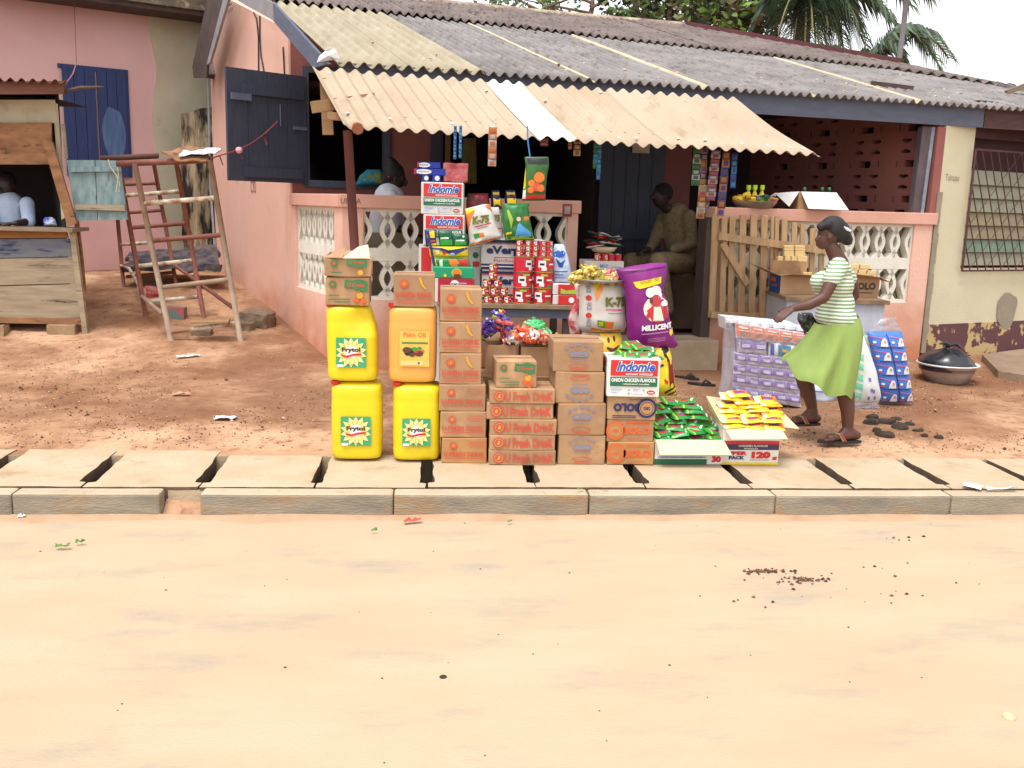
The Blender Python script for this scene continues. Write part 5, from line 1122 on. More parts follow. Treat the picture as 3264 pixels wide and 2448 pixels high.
# --- candy cartons behind the flat stack
def candypile(nm, lab, cx, cy, Y, wpx, hpx, mats, n, seed, r=.02):
    rnd = random.Random(seed); mb = MB(); c = atY(cx, cy+hpx/2, Y); k = Y/FOC; W2, H2 = wpx*k/2, hpx*k
    for _ in range(n):
        a = rnd.uniform(-1, 1); b = rnd.uniform(-1, 1)*.8; top = (1-abs(a)**2.2)*(1-.4*abs(b)); z = H2*top*rnd.uniform(.1, 1)
        X = XF((a*W2, b*.09+.07-.03*(z/H2), z), rnd.uniform(-1.5, 1.5), rnd.uniform(-1.5, 1.5), rnd.uniform(0, 3)); m = rnd.choice(mats)
        mb.lathe([(.0, -r*1.7), (r*.7, -r*1.6), (r*.25, -r*.95), (r*.62, -r*.6), (r*.7, 0), (r*.62, r*.6), (r*.25, r*.95), (r*.7, r*1.6), (0, r*1.7)], m, 6)
        o = len(mb.v)-9*6
        for i in range(o, len(mb.v)): mb.v[i] = X @ mb.v[i]
    o = mb.build(nm, None, c); tag(o, lab, 'sweets', None, 'stuff'); return o
yI = yD+.42
sh = lambda n, c: M(n, c, .25, var=.1, sc_=40, spec=.7)
def plainbox(lab, rect, Y, dep, z0, flaps): return opencarton(lab, rect, Y, dep, kraft2, None, z0, flaps, inm=kraft)
zi = atY(1600, 1195, yI).z
plainbox('plain open carton of purple sweets behind the small green-printed carton', R_(1554, 1100, 1645, 1195), yI, .2, zi, [lambda w, h, d: [(-w/2, d, h), (w/2, d, h), (w/2, d+.04, h+.09), (-w/2, d+.04, h+.09)], lambda w, h, d: [(-w/2, 0, h), (-w/2, d, h), (-w/2-.07, d, h+.05), (-w/2-.07, 0, h+.05)]])
plainbox('plain open carton of orange and green sweets beside the square water cartons', R_(1660, 1106, 1755, 1195), yI, .2, zi, [lambda w, h, d: [(-w/2, d, h), (w/2, d, h), (w/2, d+.04, h+.1), (-w/2, d+.04, h+.1)], lambda w, h, d: [(w/2, 0, h), (w/2, d, h), (w/2+.06, d, h+.08), (w/2+.06, 0, h+.08)]])
mb = MB(); p = atY(1660, 1195, yI); mb.box(p.x-.36, yI-.02, gh(p.x, yI)-.02, p.x+.30, yI+.25, zi-.002, rawwood); o = mb.build('wooden_crate'); bevel(o, .01); tag(o, 'low wooden crate carrying the two cartons of sweets', 'crate')
candypile('purple_sweets', 'heap of shiny purple wrapped sweets spilling over their plain carton', 1588, 1032, yI-.0, 100, 76, [sh('wrap_purple', (74, 46, 130)), sh('wrap_violet', (98, 60, 160)), sh('wrap_coral', (222, 100, 92)), sh('wrap_lime', (176, 208, 72)), sh('wrap_purple', (74, 46, 130)), sh('wrap_lilac', (168, 150, 200))], 110, 1, .026)
candypile('orange_sweets', 'heap of orange and white wrapped sweets over their plain carton', 1686, 1066, yI-.02, 150, 48, [sh('wrap_orange', (232, 96, 56)), sh('wrap_pale_orange', (240, 160, 128)), sh('wrap_white', (236, 226, 220)), sh('wrap_orange', (232, 96, 56))], 130, 2, .024)
candypile('green_sweets', 'small heap of pale green wrapped sweets on the orange ones', 1706, 1046, yI+.03, 80, 44, [sh('wrap_green', (80, 200, 120)), sh('wrap_mint', (170, 226, 180)), sh('wrap_green', (80, 200, 120))], 60, 3, .024)

# ================================================================== GOODS on the long table in front of the parapet
YT = 7.55
tbl = thing('long_table', 'long dark grey painted table under the awning, loaded with tins and boxes', 'table', (0, 0, 0))
ztab = atY(1700, 972, YT).z; xT0 = atY(1395, 985, YT).x; xT1 = atY(1846, 985, YT).x
mb = MB(); mb.box(xT0, YT-.02, ztab-.03, xT1, YT+.95, ztab, M('worn_table_top', (150, 126, 98), .8, c2=(112, 92, 72), sc_=6)); mb.build('table_top', tbl)
mb = MB(); mb.box(xT0+.02, YT, ztab-.105, xT1-.03, YT+.04, ztab-.031, M('table_blue_grey', (84, 88, 104), .6, c2=(68, 72, 88), sc_=6)); mb.build('apron', tbl)
for x, y in ((xT0+.05, YT+.03), (xT1-.12, YT+.03), (xT0+.05, YT+.85), (xT1-.12, YT+.85)):
    mb = MB(); mb.box(x, y, gh(x, y)-.01, x+.06, y+.06, ztab-.106, darkwood); mb.build('leg', tbl)
def bx(lab, rect, dy, dep, m, art=None, z0=None, name='carton', cat='carton', rz=0, group=None, side=None, seed=0, amp=.002, flap=False):
    return carton(name, lab, cat, rect, YT+dy, dep, m, art, z0, rz, group, seed, None, amp, flap, side)
greenbox = F('box_green', (24, 150, 104)); crim = F('box_crimson', (176, 24, 48)); wb2 = M('box_white', (214, 210, 204), .6, var=.04)
def a_ever(mb, w, h):
    r = lambda a, b, c, d, m, y=Yp: mb.art([(w*a, h*b), (w*c, h*b), (w*c, h*d), (w*a, h*d)], y, m)
    r(-.5, .88, .5, .97, navy); r(-.5, .84, .5, .87, red); r(-.5, .03, .5, .2, navy); r(-.5, .1, .5, .13, white, Yp-.001)
    mb.text('eVerpure', -w*.42, h*.45, w*.42, h*.78, Yp, navy, .05); r(-.3, .40, .4, .42, red); mb.text('Purified Water', -w*.3, h*.27, w*.36, h*.36, Yp, redk, .01)
e1 = bx('lower white and navy water carton standing on the table behind the small tins', R_(1536, 862, 1735, 969), .34, .3, wb2, a_ever, ztab+.001)
bx('upper white and navy water carton under the rice bags', R_(1534, 763, 1735, 862), .34, .3, wb2, a_ever, ztab+.002+e1['h'], seed=2)
def tinmesh(r, h, m_, seed=0):
    mb = MB(); mt = M('tin_metal', (190, 176, 140), .3, metal=.9)
    mb.lathe([(0, 0), (r*.98, 0), (r, .003), (r, h*.03), (r*.99, h*.04), (r*.99, h*.96), (r, h*.97), (r, h-.002), (r*.95, h-.001), (r*.93, h-.006), (0, h-.006)], m_, 20, mf=lambda i: mt if i in (0, 1, 2, 6, 7, 8, 9) else m_)
    def wrap(a0, a1, z0, z1, m, k=6, e=.0008):
        vs = []
        for i in range(k+1): a = rad(a0+(a1-a0)*i/k)-math.pi/2; vs += [((r+e)*math.cos(a), (r+e)*math.sin(a), z0), ((r+e)*math.cos(a), (r+e)*math.sin(a), z1)]
        mb.add(vs, [(2*i, 2*i+2, 2*i+3, 2*i+1) for i in range(k)], m)
    wrap(-50, -5, h*.35, h*.78, white); wrap(-42, -14, h*.48, h*.62, blk, 4, .0016); wrap(-30, 0, h*.15, h*.35, white); wrap(15, 55, h*.5, h*.6, white); wrap(-20, 20, h*.8, h*.92, lime); wrap(20, 45, h*.1, h*.24, green); wrap(-80, 80, h*.04, h*.07, yelk, 10)
    return mb
tinr = M('tin_red', (196, 22, 44), .35, var=.05, spec=.6)
def tin(lab, x, y, Y, r, h, z=None, proto=None, grp=None, rz=0):
    p = atY(x, y, Y)
    if proto: o = proto.copy(); COL.objects.link(o)
    else: o = tinmesh(r, h, tinr).build('tin', None, smooth=False)
    o.location = (p.x, Y, z); o.rotation_euler = (0, 0, rz); return tag(o, lab, 'tin', grp)
kk = YT/FOC
bh = .1245; bz = [ztab+.001+i*(bh+.001) for i in range(3)]; pr = None
for j in range(2):
    for i in range(3):
        o = tin(f'big red tomato tin, {("bottom", "middle", "top")[i]} of the {("left", "right")[j]} column of three', (1664, 1729)[j], 967, YT+.10, .078, bh, bz[i], pr, 'big red tins in two columns', rz=rad((0, 18, 60)[i] if j == 0 else (-8, 0, 12)[i])); pr = pr or o
ps = None; zt3 = bz[2]+bh+.001; sr, shh = .0345, .040
sh3 = .041
for i in range(3):
    for j, x in enumerate((1655, 1683, 1712, 1727+6, 1755)):
        if j > 4: continue
        xx = (1656, 1683, 1704, 1727, 1750)[j]
        o = tin(f'small red tin piled in the {("lowest", "middle", "topmost")[i]} layer on the big tins', xx, 800, YT+.09+(.07 if j % 2 and False else 0)+.002*j, .0275, sh3, zt3+i*(sh3+.001), ps, 'small red tins on the big tins', rz=rad(j*17)); ps = ps or o
q0 = None; ph_ = .0655
rowsx = [((1556, 1586, 1616), 0), ((1545, 1575, 1605), 1), ((1552, 1585), 2), ((1570,), 3), ((1570,), 4)]
for xs_, lv in rowsx:
    for k, x in enumerate(xs_):
        if lv == 0 or lv == 1 or True:
            o = tin(f'medium red tin in the {("bottom row", "second row", "third row", "fourth level", "top")[lv]} of the small pyramid' + ('' if len(xs_) == 1 else f', {("left", "middle", "right")[k if len(xs_) == 3 else k*2]} one'), x, 960, YT+.09, .0355, .0625, ztab+.001+lv*.0635, q0, 'red tins in the small pyramid', rz=rad(k*9-8)); q0 = q0 or o
bx('red and white carton on the right end of the table, lower one of two', R_(1762, 941, 1846, 974), .05, .25, wb2, lambda mb, w, h: (mb.art([(-w*.3, h*.04), (w*.5, h*.04), (w*.5, h*.96), (-w*.3, h*.96)], Yp, red), mb.disc(w*.2, h*.5, h*.3, Yp-.001, white)), ztab+.001)
bx('red and white carton with a lime swoosh, upper one at the right table end', R_(1762, 905, 1846, 940), .05, .25, wb2, lambda mb, w, h: (mb.art([(-w*.3, h*.04), (w*.5, h*.04), (w*.5, h*.96), (-w*.3, h*.96)], Yp, red), mb.art([(-w*.2, h*.1), (w*.5, h*.1), (w*.4, h*.5), (0, h*.4), (-w*.2, h*.6)], Yp-.001, lime)))
def tube_in(m): pass
# left end of the table: red and green boxes, noodle boxes, packets
def a_red(mb, w, h): mb.art([(-w*.42, 0), (w*.5, 0), (w*.5, h), (-w*.42, h)], Yp, crim); mb.disc(0, h*.78, w*.11, Yp-.001, white, ry=h*.16); mb.text('POMO', -w*.1, h*.72, w*.1, h*.82, Yp-.002, navy, .03); mb.art([(w*.12, h*.78), (w*.3, h*.78), (w*.3, h*.84), (w*.12, h*.84)], Yp-.001, bluegrey)
r1 = bx('crimson and white carton on the table behind the tall carton stack', R_(1386, 888, 1512, 972), .05, .3, wb2, a_red, ztab+.001)
def a_gr(mb, w, h): mb.disc(w*.08, h*.5, w*.13, Yp, lime, ry=h*.42); mb.disc(w*.08, h*.5, w*.10, Yp-.001, orange, ry=h*.34); mb.art([(-w*.0, h*.05), (w*.2, h*.05), (w*.16, h*.4), (.02*w, h*.4)], Yp-.002, brownp); mb.disc(-w*.2, h*.25, h*.14, Yp, yellow, n=8); mb.art([(-w*.5, -.0), (w*.5, 0), (w*.5, h*.06), (-w*.5, h*.06)], Yp-.001, brownp)
g1_ = bx('bright green box with an orange oval lying on the crimson carton', R_(1380, 852, 1510, 888), .05, .3, greenbox, a_gr, ztab+.002+r1['h'])
bx('white carton with a small green star just left of the water cartons', R_(1490, 786, 1531, 971), .42, .2, wb2, lambda mb, w, h: (mb.disc(w*.1, h*.84, w*.25, Yp, dgreen, n=6), mb.art([(-w*.1, h*.62), (w*.4, h*.62), (w*.4, h*.72), (-w*.1, h*.72)], Yp, red)), ztab+.001)
zl = atY(1420, 783, YT+.30).z
mb = MB(); xa, xb = atY(1335, 780, YT+.3).x, atY(1480, 780, YT+.3).x; mb.box(xa, YT+.32, gh(xa, YT+.3)-.01, xb, YT+.62, zl-.002, wb2)
mb.art([(xa+.02, zl-.25), (xa+.1, zl-.25), (xa+.1, zl-.02), (xa+.02, zl-.02)], YT+.316, red); mb.art([(xa+.03, zl-.6), (xa+.09, zl-.6), (xa+.1, zl-.32), (xa+.03, zl-.3)], YT+.316, dgreen); tag(mb.build('carton_pillar'), 'tall white box column with red and green print carrying the noodle boxes', 'carton')
n1 = bx('lower dim noodle box behind the hanging packets', R_(1349, 684, 1481, 783), .30, .28, wb2, a_noodle, zl, side=s_noodle, rz=-.07, seed=3)
bx('upper dim noodle box with toothpaste cartons on it', R_(1342, 581, 1477, 683), .30, .28, wb2, a_noodle, zl+n1['h']+.001, side=s_noodle, rz=-.06, seed=5)
ztn = atY(1410, 579, YT+.30).z
bwh = F('paste_blue', (30, 50, 160), .4)
def paste(lab, x0, y0, x1, y1, dy, z0, end=False):
    return bx(lab, R_(x0, y0, x1, y1), dy, .05 if not end else .2, bwh, lambda mb, w, h: (mb.disc(-w*(.2 if not end else -.1), h*.5, w*(.26 if not end else .3), Yp, white, ry=h*.38), None if end else mb.text('Pepsident', -w*.38, h*.4, -w*.02, h*.6, Yp-.001, navy, .02), None if end else mb.art([(-w*.5, h*.2), (-w*.42, h*.2), (-w*.42, h*.9), (-w*.5, h*.9)], Yp, red)), z0, 'toothpaste_box', 'toothpaste', amp=.0005)
pa = paste('blue toothpaste box standing end-on, left one of two at the bottom', 1345, 558, 1368, 577, .33, ztn, True); pb_ = paste('blue toothpaste box standing end-on, right one of two at the bottom', 1378, 558, 1404, 577, .33, ztn, True)
pc = paste('long blue and white toothpaste box in the middle of the pile', 1320, 537, 1420, 558, .34, ztn+pa['h']+.001); paste('long blue and white toothpaste box on top of the pile', 1330, 516, 1404, 536, .35, ztn+pa['h']+pc['h']+.002)
rw_ = M('red_shrink_wrap', (168, 44, 52), .25, c2=(206, 120, 124), sc_=14, thr=(.35, .62), spec=.8)
mb = MB(); p = atY(1452, 586, YT+.36); mb.box(-.1, 0, 0, .1, .16, .15, rw_); o = mb.build('wrapped_pack', None, (p.x, YT+.36, ztn+.001)); bevel(o, .012); subdiv_noise(o, 3, .008, 14); tag(o, 'shrink-wrapped red pack standing right of the toothpaste boxes', 'pack')

# soft bags drawn from their outline: rows of (y, x-left, x-right) measured on the front
def bag(name, lab, cat, rows, Y, thick, m, decals=None, bands=(), group=None, nx_=18, nz_=18, wob=.012, seed=0, lean=0.):
    rows = sorted(rows, key=lambda r: -r[0]); y0, y1 = rows[0][0], rows[-1][0]; c = atY((rows[0][1]+rows[0][2])/2, y0, Y)
    def lr(y):
        for (a, l, r), (b, l2, r2) in zip(rows, rows[1:]):
            if b <= y <= a or (a == b): k = (a-y)/max(1e-6, a-b); return l+(l2-l)*k, r+(r2-r)*k
        return rows[-1][1:]
    def pos(u, v, sgn):
        y = y0+(y1-y0)*v; l, r = lr(y); P = atY(l+(r-l)*u, y, Y)-c; e = max(0, 4*u*(1-u))**.5*max(0, min(1, 5*v*(1-v)))**.5
        P.y += sgn*thick/2*e**.8+(noise.noise(Vector((u*3+seed, v*4, sgn+seed)))*wob+noise.noise(Vector((u*9+seed, v*5, seed)))*wob*.4)*(e > .01)+lean*v
        return P
    mb = MB()
    for sgn in (-1, 1):
        o = len(mb.v); mb.add([pos(i/nx_, j/nz_, sgn) for j in range(nz_+1) for i in range(nx_+1)], [], m)
        for j in range(nz_):
            for i in range(nx_):
                a = o+j*(nx_+1)+i; f = (a, a+1, a+nx_+2, a+nx_+1); u, v = (i+.5)/nx_, (j+.5)/nz_; mm = m
                for b_ in bands:
                    if b_[0] <= u <= b_[2] and b_[1] <= v <= b_[3]: mm = b_[4]
                mb.f.append(f if sgn < 0 else f[::-1]); mb.m.append(mb.mi(mm))
    class D:
        def pt(s, x, y, e=.003):
            l, r = lr(y); u = (x-l)/(r-l); v = (y-y0)/(y1-y0); P = pos(max(0, min(1, u)), max(0, min(1, v)), -1); P.y -= e; return P
        def poly(s, P, m, e=.004):
            # fan with extra points so that it follows the bulge
            Q = []
            for (a, b), (c_, d_) in zip(P, P[1:]+P[:1]):
                n = max(1, int(((a-c_)**2+(b-d_)**2)**.5/14))
                Q += [(a+(c_-a)*k/n, b+(d_-b)*k/n) for k in range(n)]
            cx = sum(q[0] for q in Q)/len(Q); cy = sum(q[1] for q in Q)/len(Q); vs = [s.pt(cx, cy, e)]; n = len(Q)
            for k in (.5, 1): vs += [s.pt(cx+(x-cx)*k, cy+(y-cy)*k, e) for x, y in Q]
            mb.add(vs, [(0, 1+i, 1+(i+1) % n) for i in range(n)]+[(1+i, 1+n+i, 1+n+(i+1) % n, 1+(i+1) % n) for i in range(n)], m)
        def disc(s, x, y, r, m, e=.004, ry=None): s.poly([(x+r*math.cos(t*math.pi/8), y+(ry or r)*math.sin(t*math.pi/8)) for t in range(16)], m, e)
        def text(s, st_, x0, y0_, x1, y1_, m, b=.03, sl=0., e=.008, vert=False):
            vs, fs = textmesh(st_, b); Q = []
            for p_, q_ in vs:
                if vert: x = x0+(x1-x0)*q_; y = y0_+(y1_-y0_)*p_
                else: x = x0+(x1-x0)*p_; y = y1_+(y0_-y1_)*q_+sl*(x-x0)
                Q.append(s.pt(x, y, e))
            mb.add(Q, fs, m)
    if decals: decals(D())
    o = mb.build(name, None, c, smooth=True); tag(o, lab, cat, group); return o
ricew = M('rice_bag_white', (214, 208, 200), .5, var=.05, sc_=12); ricep = M('rice_bag_purple', (134, 22, 122), .45, c2=(112, 16, 104), sc_=7, spec=.5)
def d_k75s(D):
    D.poly([(1482, 672), (1492, 662), (1512, 668), (1500, 700), (1490, 740), (1485, 700)], orange); D.poly([(1484, 668), (1500, 661), (1512, 668), (1488, 684)], yellow, .006)
    D.poly([(1545, 655), (1562, 650), (1572, 675), (1560, 668)], orange); D.text('K-75', 1505, 690, 1558, 716, olive, .06, -.12); D.poly([(1512, 722), (1564, 708), (1565, 711), (1513, 725)], red); D.poly([(1520, 728), (1556, 718), (1556, 720), (1520, 730)], greyb)
    D.poly([(1508, 746), (1526, 742), (1527, 756), (1512, 760)], green); D.poly([(1526, 742), (1540, 740), (1543, 753), (1527, 756)], orange); D.poly([(1500, 776), (1596, 752), (1598, 757), (1500, 782)], orange)
bag('rice_bag', 'small white rice bag tilted on top of the water carton, printed K-75', 'rice bag', [(784, 1496, 1512), (770, 1497, 1560), (755, 1495, 1602), (720, 1490, 1584), (690, 1486, 1575), (665, 1482, 1566), (651, 1540, 1560)], YT+.30, .13, ricew, d_k75s)
bag('rice_bag', 'second white rice bag half hidden behind the tilted one', 'rice bag', [(764, 1560, 1602), (700, 1560, 1598), (660, 1560, 1590)], YT+.42, .08, ricew, lambda D: (D.text('75', 1574, 684, 1592, 706, olive, .06), D.poly([(1584, 725), (1598, 725), (1598, 729), (1584, 729)], red)), wob=.004)
grb = M('green_bag', (28, 96, 44), .4, c2=(44, 128, 48), sc_=6, spec=.6)
bag('green_bag', 'green bag with a pale blue dress-like picture standing right of the rice bags', 'bag', [(768, 1612, 1704), (740, 1605, 1698), (700, 1602, 1690), (662, 1600, 1684), (648, 1606, 1690)], YT+.28, .12, grb, lambda D: (
    D.poly([(1648, 716), (1654, 708), (1660, 716), (1690, 740), (1692, 752), (1640, 754), (1644, 736)], sky_b), D.disc(1651, 698, 7, F('skin_tone', (226, 190, 150)), .006), D.poly([(1612, 742), (1630, 738), (1630, 744), (1612, 750)], yellow), D.poly([(1668, 690), (1684, 690), (1684, 702), (1668, 702)], orange), D.poly([(1612, 754), (1700, 752), (1702, 762), (1614, 764)], lime), D.poly([(1614, 670), (1620, 668), (1634, 700), (1628, 730)], lime)))
yb2 = M('navy_packet', (34, 34, 70), .35)
for i, (x0, x1, l) in enumerate(((1566, 1600, 'left one of two'), (1610, 1650, 'right one of two'))):
    bag('navy_packet', f'navy and yellow packet standing behind the rice bags, {l}', 'packet', [(668+i*6, x0, x1), (630, x0-2, x1-4), (606, x0+2, x1-8)], YT+.5, .08, yb2, lambda D, x0=x0, x1=x1: (D.poly([(x0+6, 632), (x1-6, 632), (x1-5, 656), (x0+7, 656)], yellow), D.poly([(x0+4, 612), (x1-10, 612), (x1-10, 622), (x0+6, 622)], khaki)), wob=.003)
rgb_ = M('dark_red_green_bag', (52, 56, 40), .4, c2=(120, 32, 40), sc_=7, thr=(.45, .52))
bag('dark_bag', 'dark bag of red and green packets between noodle boxes and rice bags', 'bag', [(700, 1486, 1560), (640, 1486, 1560), (616, 1492, 1556)], YT+.5, .1, rgb_)
# packets hanging over the front of the noodle boxes
def pk(lab, rows, dy, m, dec, th=.04, seed=0): return bag('hanging_packet', lab, 'packet', rows, YT+dy, th, m, dec, wob=.006, seed=seed, nx_=12, nz_=10)
pkg = M('packet_dark_green', (16, 84, 54), .35, var=.05); pky = M('packet_bright_yellow', (232, 200, 28), .35, var=.05); pkn = M('packet_navy_yellow', (34, 40, 100), .35, var=.05)
pk('navy and yellow packet at the upper left of the packet display', [(786, 1358, 1392), (732, 1352, 1388)], .22, pkn, lambda D: (D.poly([(1360, 735), (1384, 735), (1386, 758), (1362, 758)], yellow), D.poly([(1366, 766), (1388, 764), (1388, 772), (1366, 774)], redk), D.poly([(1366, 776), (1390, 774), (1390, 782), (1368, 784)], yellow)))
pk('left dark green packet with a bright green landscape, in the display', [(786, 1402, 1446), (736, 1394, 1440)], .225, pkg, lambda D: (D.poly([(1402, 760), (1420, 752), (1442, 764), (1442, 782), (1404, 782)], green), D.poly([(1404, 757), (1430, 756), (1430, 761), (1404, 762)], white, .006)))
pk('right dark green packet with a white hole punch, in the display', [(786, 1446, 1490), (746, 1442, 1488)], .22, pkg, lambda D: (D.poly([(1450, 768), (1470, 760), (1486, 770), (1486, 782), (1450, 782)], green), D.poly([(1452, 764), (1480, 764), (1480, 769), (1452, 769)], white, .006), D.disc(1477, 754, 3.5, white)))
pk('wide yellow packet with navy top edge across the middle of the display', [(820, 1372, 1492), (786, 1366, 1492)], .20, pky, lambda D: (D.poly([(1367, 787), (1410, 790), (1436, 802), (1446, 805), (1456, 801), (1475, 791), (1491, 787), (1491, 793), (1450, 812), (1440, 812), (1400, 797), (1368, 793)], navy), D.disc(1416, 806, 6, red), D.poly([(1388, 797), (1400, 798), (1400, 810), (1390, 810)], cream), D.disc(1442, 810, 8, bluegrey, .006, 5)), th=.06)
pk('green, orange and red packet along the bottom of the display', [(852, 1382, 1500), (822, 1374, 1494)], .19, M('packet_mid_green', (36, 130, 60), .35), lambda D: (D.poly([(1428, 826), (1450, 824), (1466, 836), (1460, 850), (1436, 846)], orange), D.poly([(1462, 826), (1490, 824), (1494, 848), (1470, 850), (1464, 840)], red), D.poly([(1376, 826), (1390, 826), (1394, 848), (1384, 848)], yellow), D.poly([(1400, 830), (1410, 826), (1412, 848), (1402, 850)], white)), th=.05)
mb = MB(); a = atY(1363, 735, YT+.16); b = atY(1386, 852, YT+.14); mb.beam(a, b, .02, .008, navy, (0, -1, 0)); mb.build('display_strip'); tag(COL.objects['display_strip'], 'narrow navy cardboard strip down the left side of the packet display', 'strip')
plb = M('clear_blue_plastic', (170, 188, 214), .2, c2=(196, 206, 222), sc_=7, spec=.8)
bag('water_bag', 'translucent pale blue bag of sachets with a dark blue knot print, right of the tins', 'bag', [(902, 1764, 1824), (860, 1760, 1820), (820, 1758, 1812), (790, 1764, 1802), (778, 1768, 1796)], YT+.14, .12, plb, lambda D: (D.poly([(1762, 806), (1775, 797), (1792, 798), (1800, 806), (1796, 816), (1780, 820), (1764, 818)], blue), D.poly([(1768, 824), (1772, 823), (1782, 846), (1790, 846), (1797, 826), (1799, 828), (1790, 851), (1780, 851)], blue), D.poly([(1766, 862), (1806, 862), (1806, 865), (1766, 865)], blue), D.poly([(1768, 873), (1792, 873), (1792, 876), (1768, 876)], blue), D.poly([(1768, 883), (1800, 883), (1800, 885), (1768, 885)], blue)))
# things hanging from the awning and parapet
def strip(lab, x0, y0, x1, y1, Y, mats, n, group=None, cat='sachet strip', skew=0):
    a = atY((x0+x1)/2, y0, Y); w = abs(x1-x0)*Y/FOC; H = (atY((x0+x1)/2, y0, Y).z-atY((x0+x1)/2, y1, Y).z); mb = MB()
    for i in range(n):
        hh = H/n; X = XF((skew*Y/FOC*(i+.5)/n, noise.noise(Vector((i*1.7, x0, 0)))*.012, -hh*(i+.5)), 0, 0, noise.noise(Vector((i, x0*.1, 2)))*.5)
        m = mats[i % len(mats)]; m2 = mats[(i+1) % len(mats)]; pillow(mb, w, hh, .012, m, X, bands=[(.2, .3, .8, .7, m2)], nx_=5, nz_=5, wob=.002)
    o = mb.build('sachet_strip', None, a, smooth=True); tag(o, lab, cat, group); return o
YH = fp(2230, 480, -.75).y
sp_mats = dict(g=M('sachet_green', (28, 88, 35), .35), y=M('sachet_gold', (160, 120, 48), .35), r=M('sachet_red', (144, 48, 40), .35), b=M('sachet_blue', (32, 56, 136), .35), w=M('sachet_pale', (160, 152, 152), .35), o=M('sachet_orange', (171, 96, 48), .35), k=M('sachet_brown', (88, 48, 40), .35), c=M('sachet_cyan', (40, 120, 152), .35), p=M('sachet_mauve', (120, 80, 104), .35))  # sachet colours darkened to carry the shade they hang in
S = sp_mats
strip('green sachet strip, leftmost of the long strips by the wooden gate', 2210, 470, 2236, 592, YH, [S['g'], S['g'], S['w']], 7)
strip('gold and red sachet strip, second and longest by the gate', 2236, 470, 2258, 590, YH+.04, [S['o'], S['b'], S['y']], 6); 
strip('pale gold sachet strip hanging below the longest one, by the gate', 2228, 590, 2256, 697, YH+.02, [S['w'], S['y'], S['r'], S['y']], 6, skew=-4)
strip('blue and gold sachet strip just behind the pale gold one', 2250, 600, 2264, 664, YH+.05, [S['b'], S['y']], 5)
strip('mauve and red sachet strip, third from the left by the gate', 2268, 478, 2298, 640, YH, [S['p'], S['w'], S['r']], 12, skew=-8)
strip('orange and blue sachet strip hanging lowest over the parapet end', 2304, 482, 2330, 690, YH, [S['k'], S['o'], S['b']], 8, skew=-8)
strip('blue sachet strip, rightmost of the long strips by the gate', 2334, 486, 2352, 600, YH, [S['b'], S['b'], S['c']], 5)
YL = YT+.15
strip('light blue sachet strip, left of a pair above the red pack', 1447, 400, 1456, 508, YL, [S['c'], S['b']], 9); strip('light blue sachet strip, right of a pair above the red pack', 1464, 400, 1473, 504, YL, [S['c'], S['b'], S['c']], 9)
strip('orange and white sachet strip hanging alone in the shop opening', 1558, 405, 1584, 530, YL, [S['o'], S['o'], S['w']], 6)
strip('dark gold sachet strip dangling near the middle of the awning', 1830, 440, 1852, 497, YL+.4, [S['y'], S['k']], 3); strip('short red sachet strip beside the dark gold one', 1812, 440, 1824, 476, YL+.4, [S['r'], S['y']], 3)
strip('red sachet bunch dangling right of the orange bag', 1722, 440, 1748, 466, YL+.3, [S['r'], S['k']], 2)
strip('green sachet strip against the dark door', 1893, 455, 1905, 538, YL+.5, [S['c'], S['g'], S['g']], 5); strip('cyan sachet strip against the dark door, longer than the green one', 1905, 455, 1918, 574, YL+.5, [S['b'], S['c'], S['c']], 7)
strip('small red packet draped over the end of the parapet coping', 1794, 650, 1824, 690, fp(1810, 660, -.05).y, [S['r'], S['w']], 1, cat='packet')
ob = bag('hanging_bag', 'green hanging bag with orange flower-like picture and red base', 'bag', [(640, 1664, 1738), (600, 1668, 1740), (560, 1672, 1744), (530, 1676, 1750), (500, 1672, 1748)], YL, .08, M('bag_leaf_green', (60, 110, 40), .35, c2=(40, 86, 34), sc_=8), lambda D: (
    D.disc(1717, 566, 17, orange), D.disc(1693, 584, 11, orange), D.disc(1708, 596, 14, redk), D.disc(1690, 606, 10, orange), D.disc(1722, 600, 12, orange), D.poly([(1670, 622), (1738, 620), (1736, 632), (1668, 634)], red), D.poly([(1678, 503), (1746, 505), (1744, 524), (1682, 522)], blk), D.poly([(1666, 530), (1676, 528), (1674, 600), (1665, 604)], yellow), D.poly([(1664, 606), (1675, 604), (1674, 634), (1662, 634)], white)), wob=.004)
mb = MB(); mb.tube([atY(1681, 400, YL), atY(1683, 455, YL), atY(1690, 503, YL)], .006, F('cord_blue', (60, 130, 190)), 6); tag(mb.build('blue_string'), 'light blue string holding up the green hanging bag', 'string')
bag('dark_hanging_cloth', 'olive cloth hanging in the dark shop opening', 'cloth', [(585, 1468, 1520), (440, 1476, 1518)], OFFH+8.2, .03, M('olive_cloth', (84, 74, 34), .9, c2=(60, 56, 30), sc_=5))
bag('teal_cloth', 'teal and yellow cloth bundle on the window sill inside the shop', 'cloth', [(590, 1134, 1226), (560, 1146, 1222), (540, 1170, 1212)], fp(1180, 570, OFFH-.1).y, .12, M('teal_cloth', (30, 120, 140), .9, c2=(120, 130, 50), sc_=8, thr=(.40, .46)))

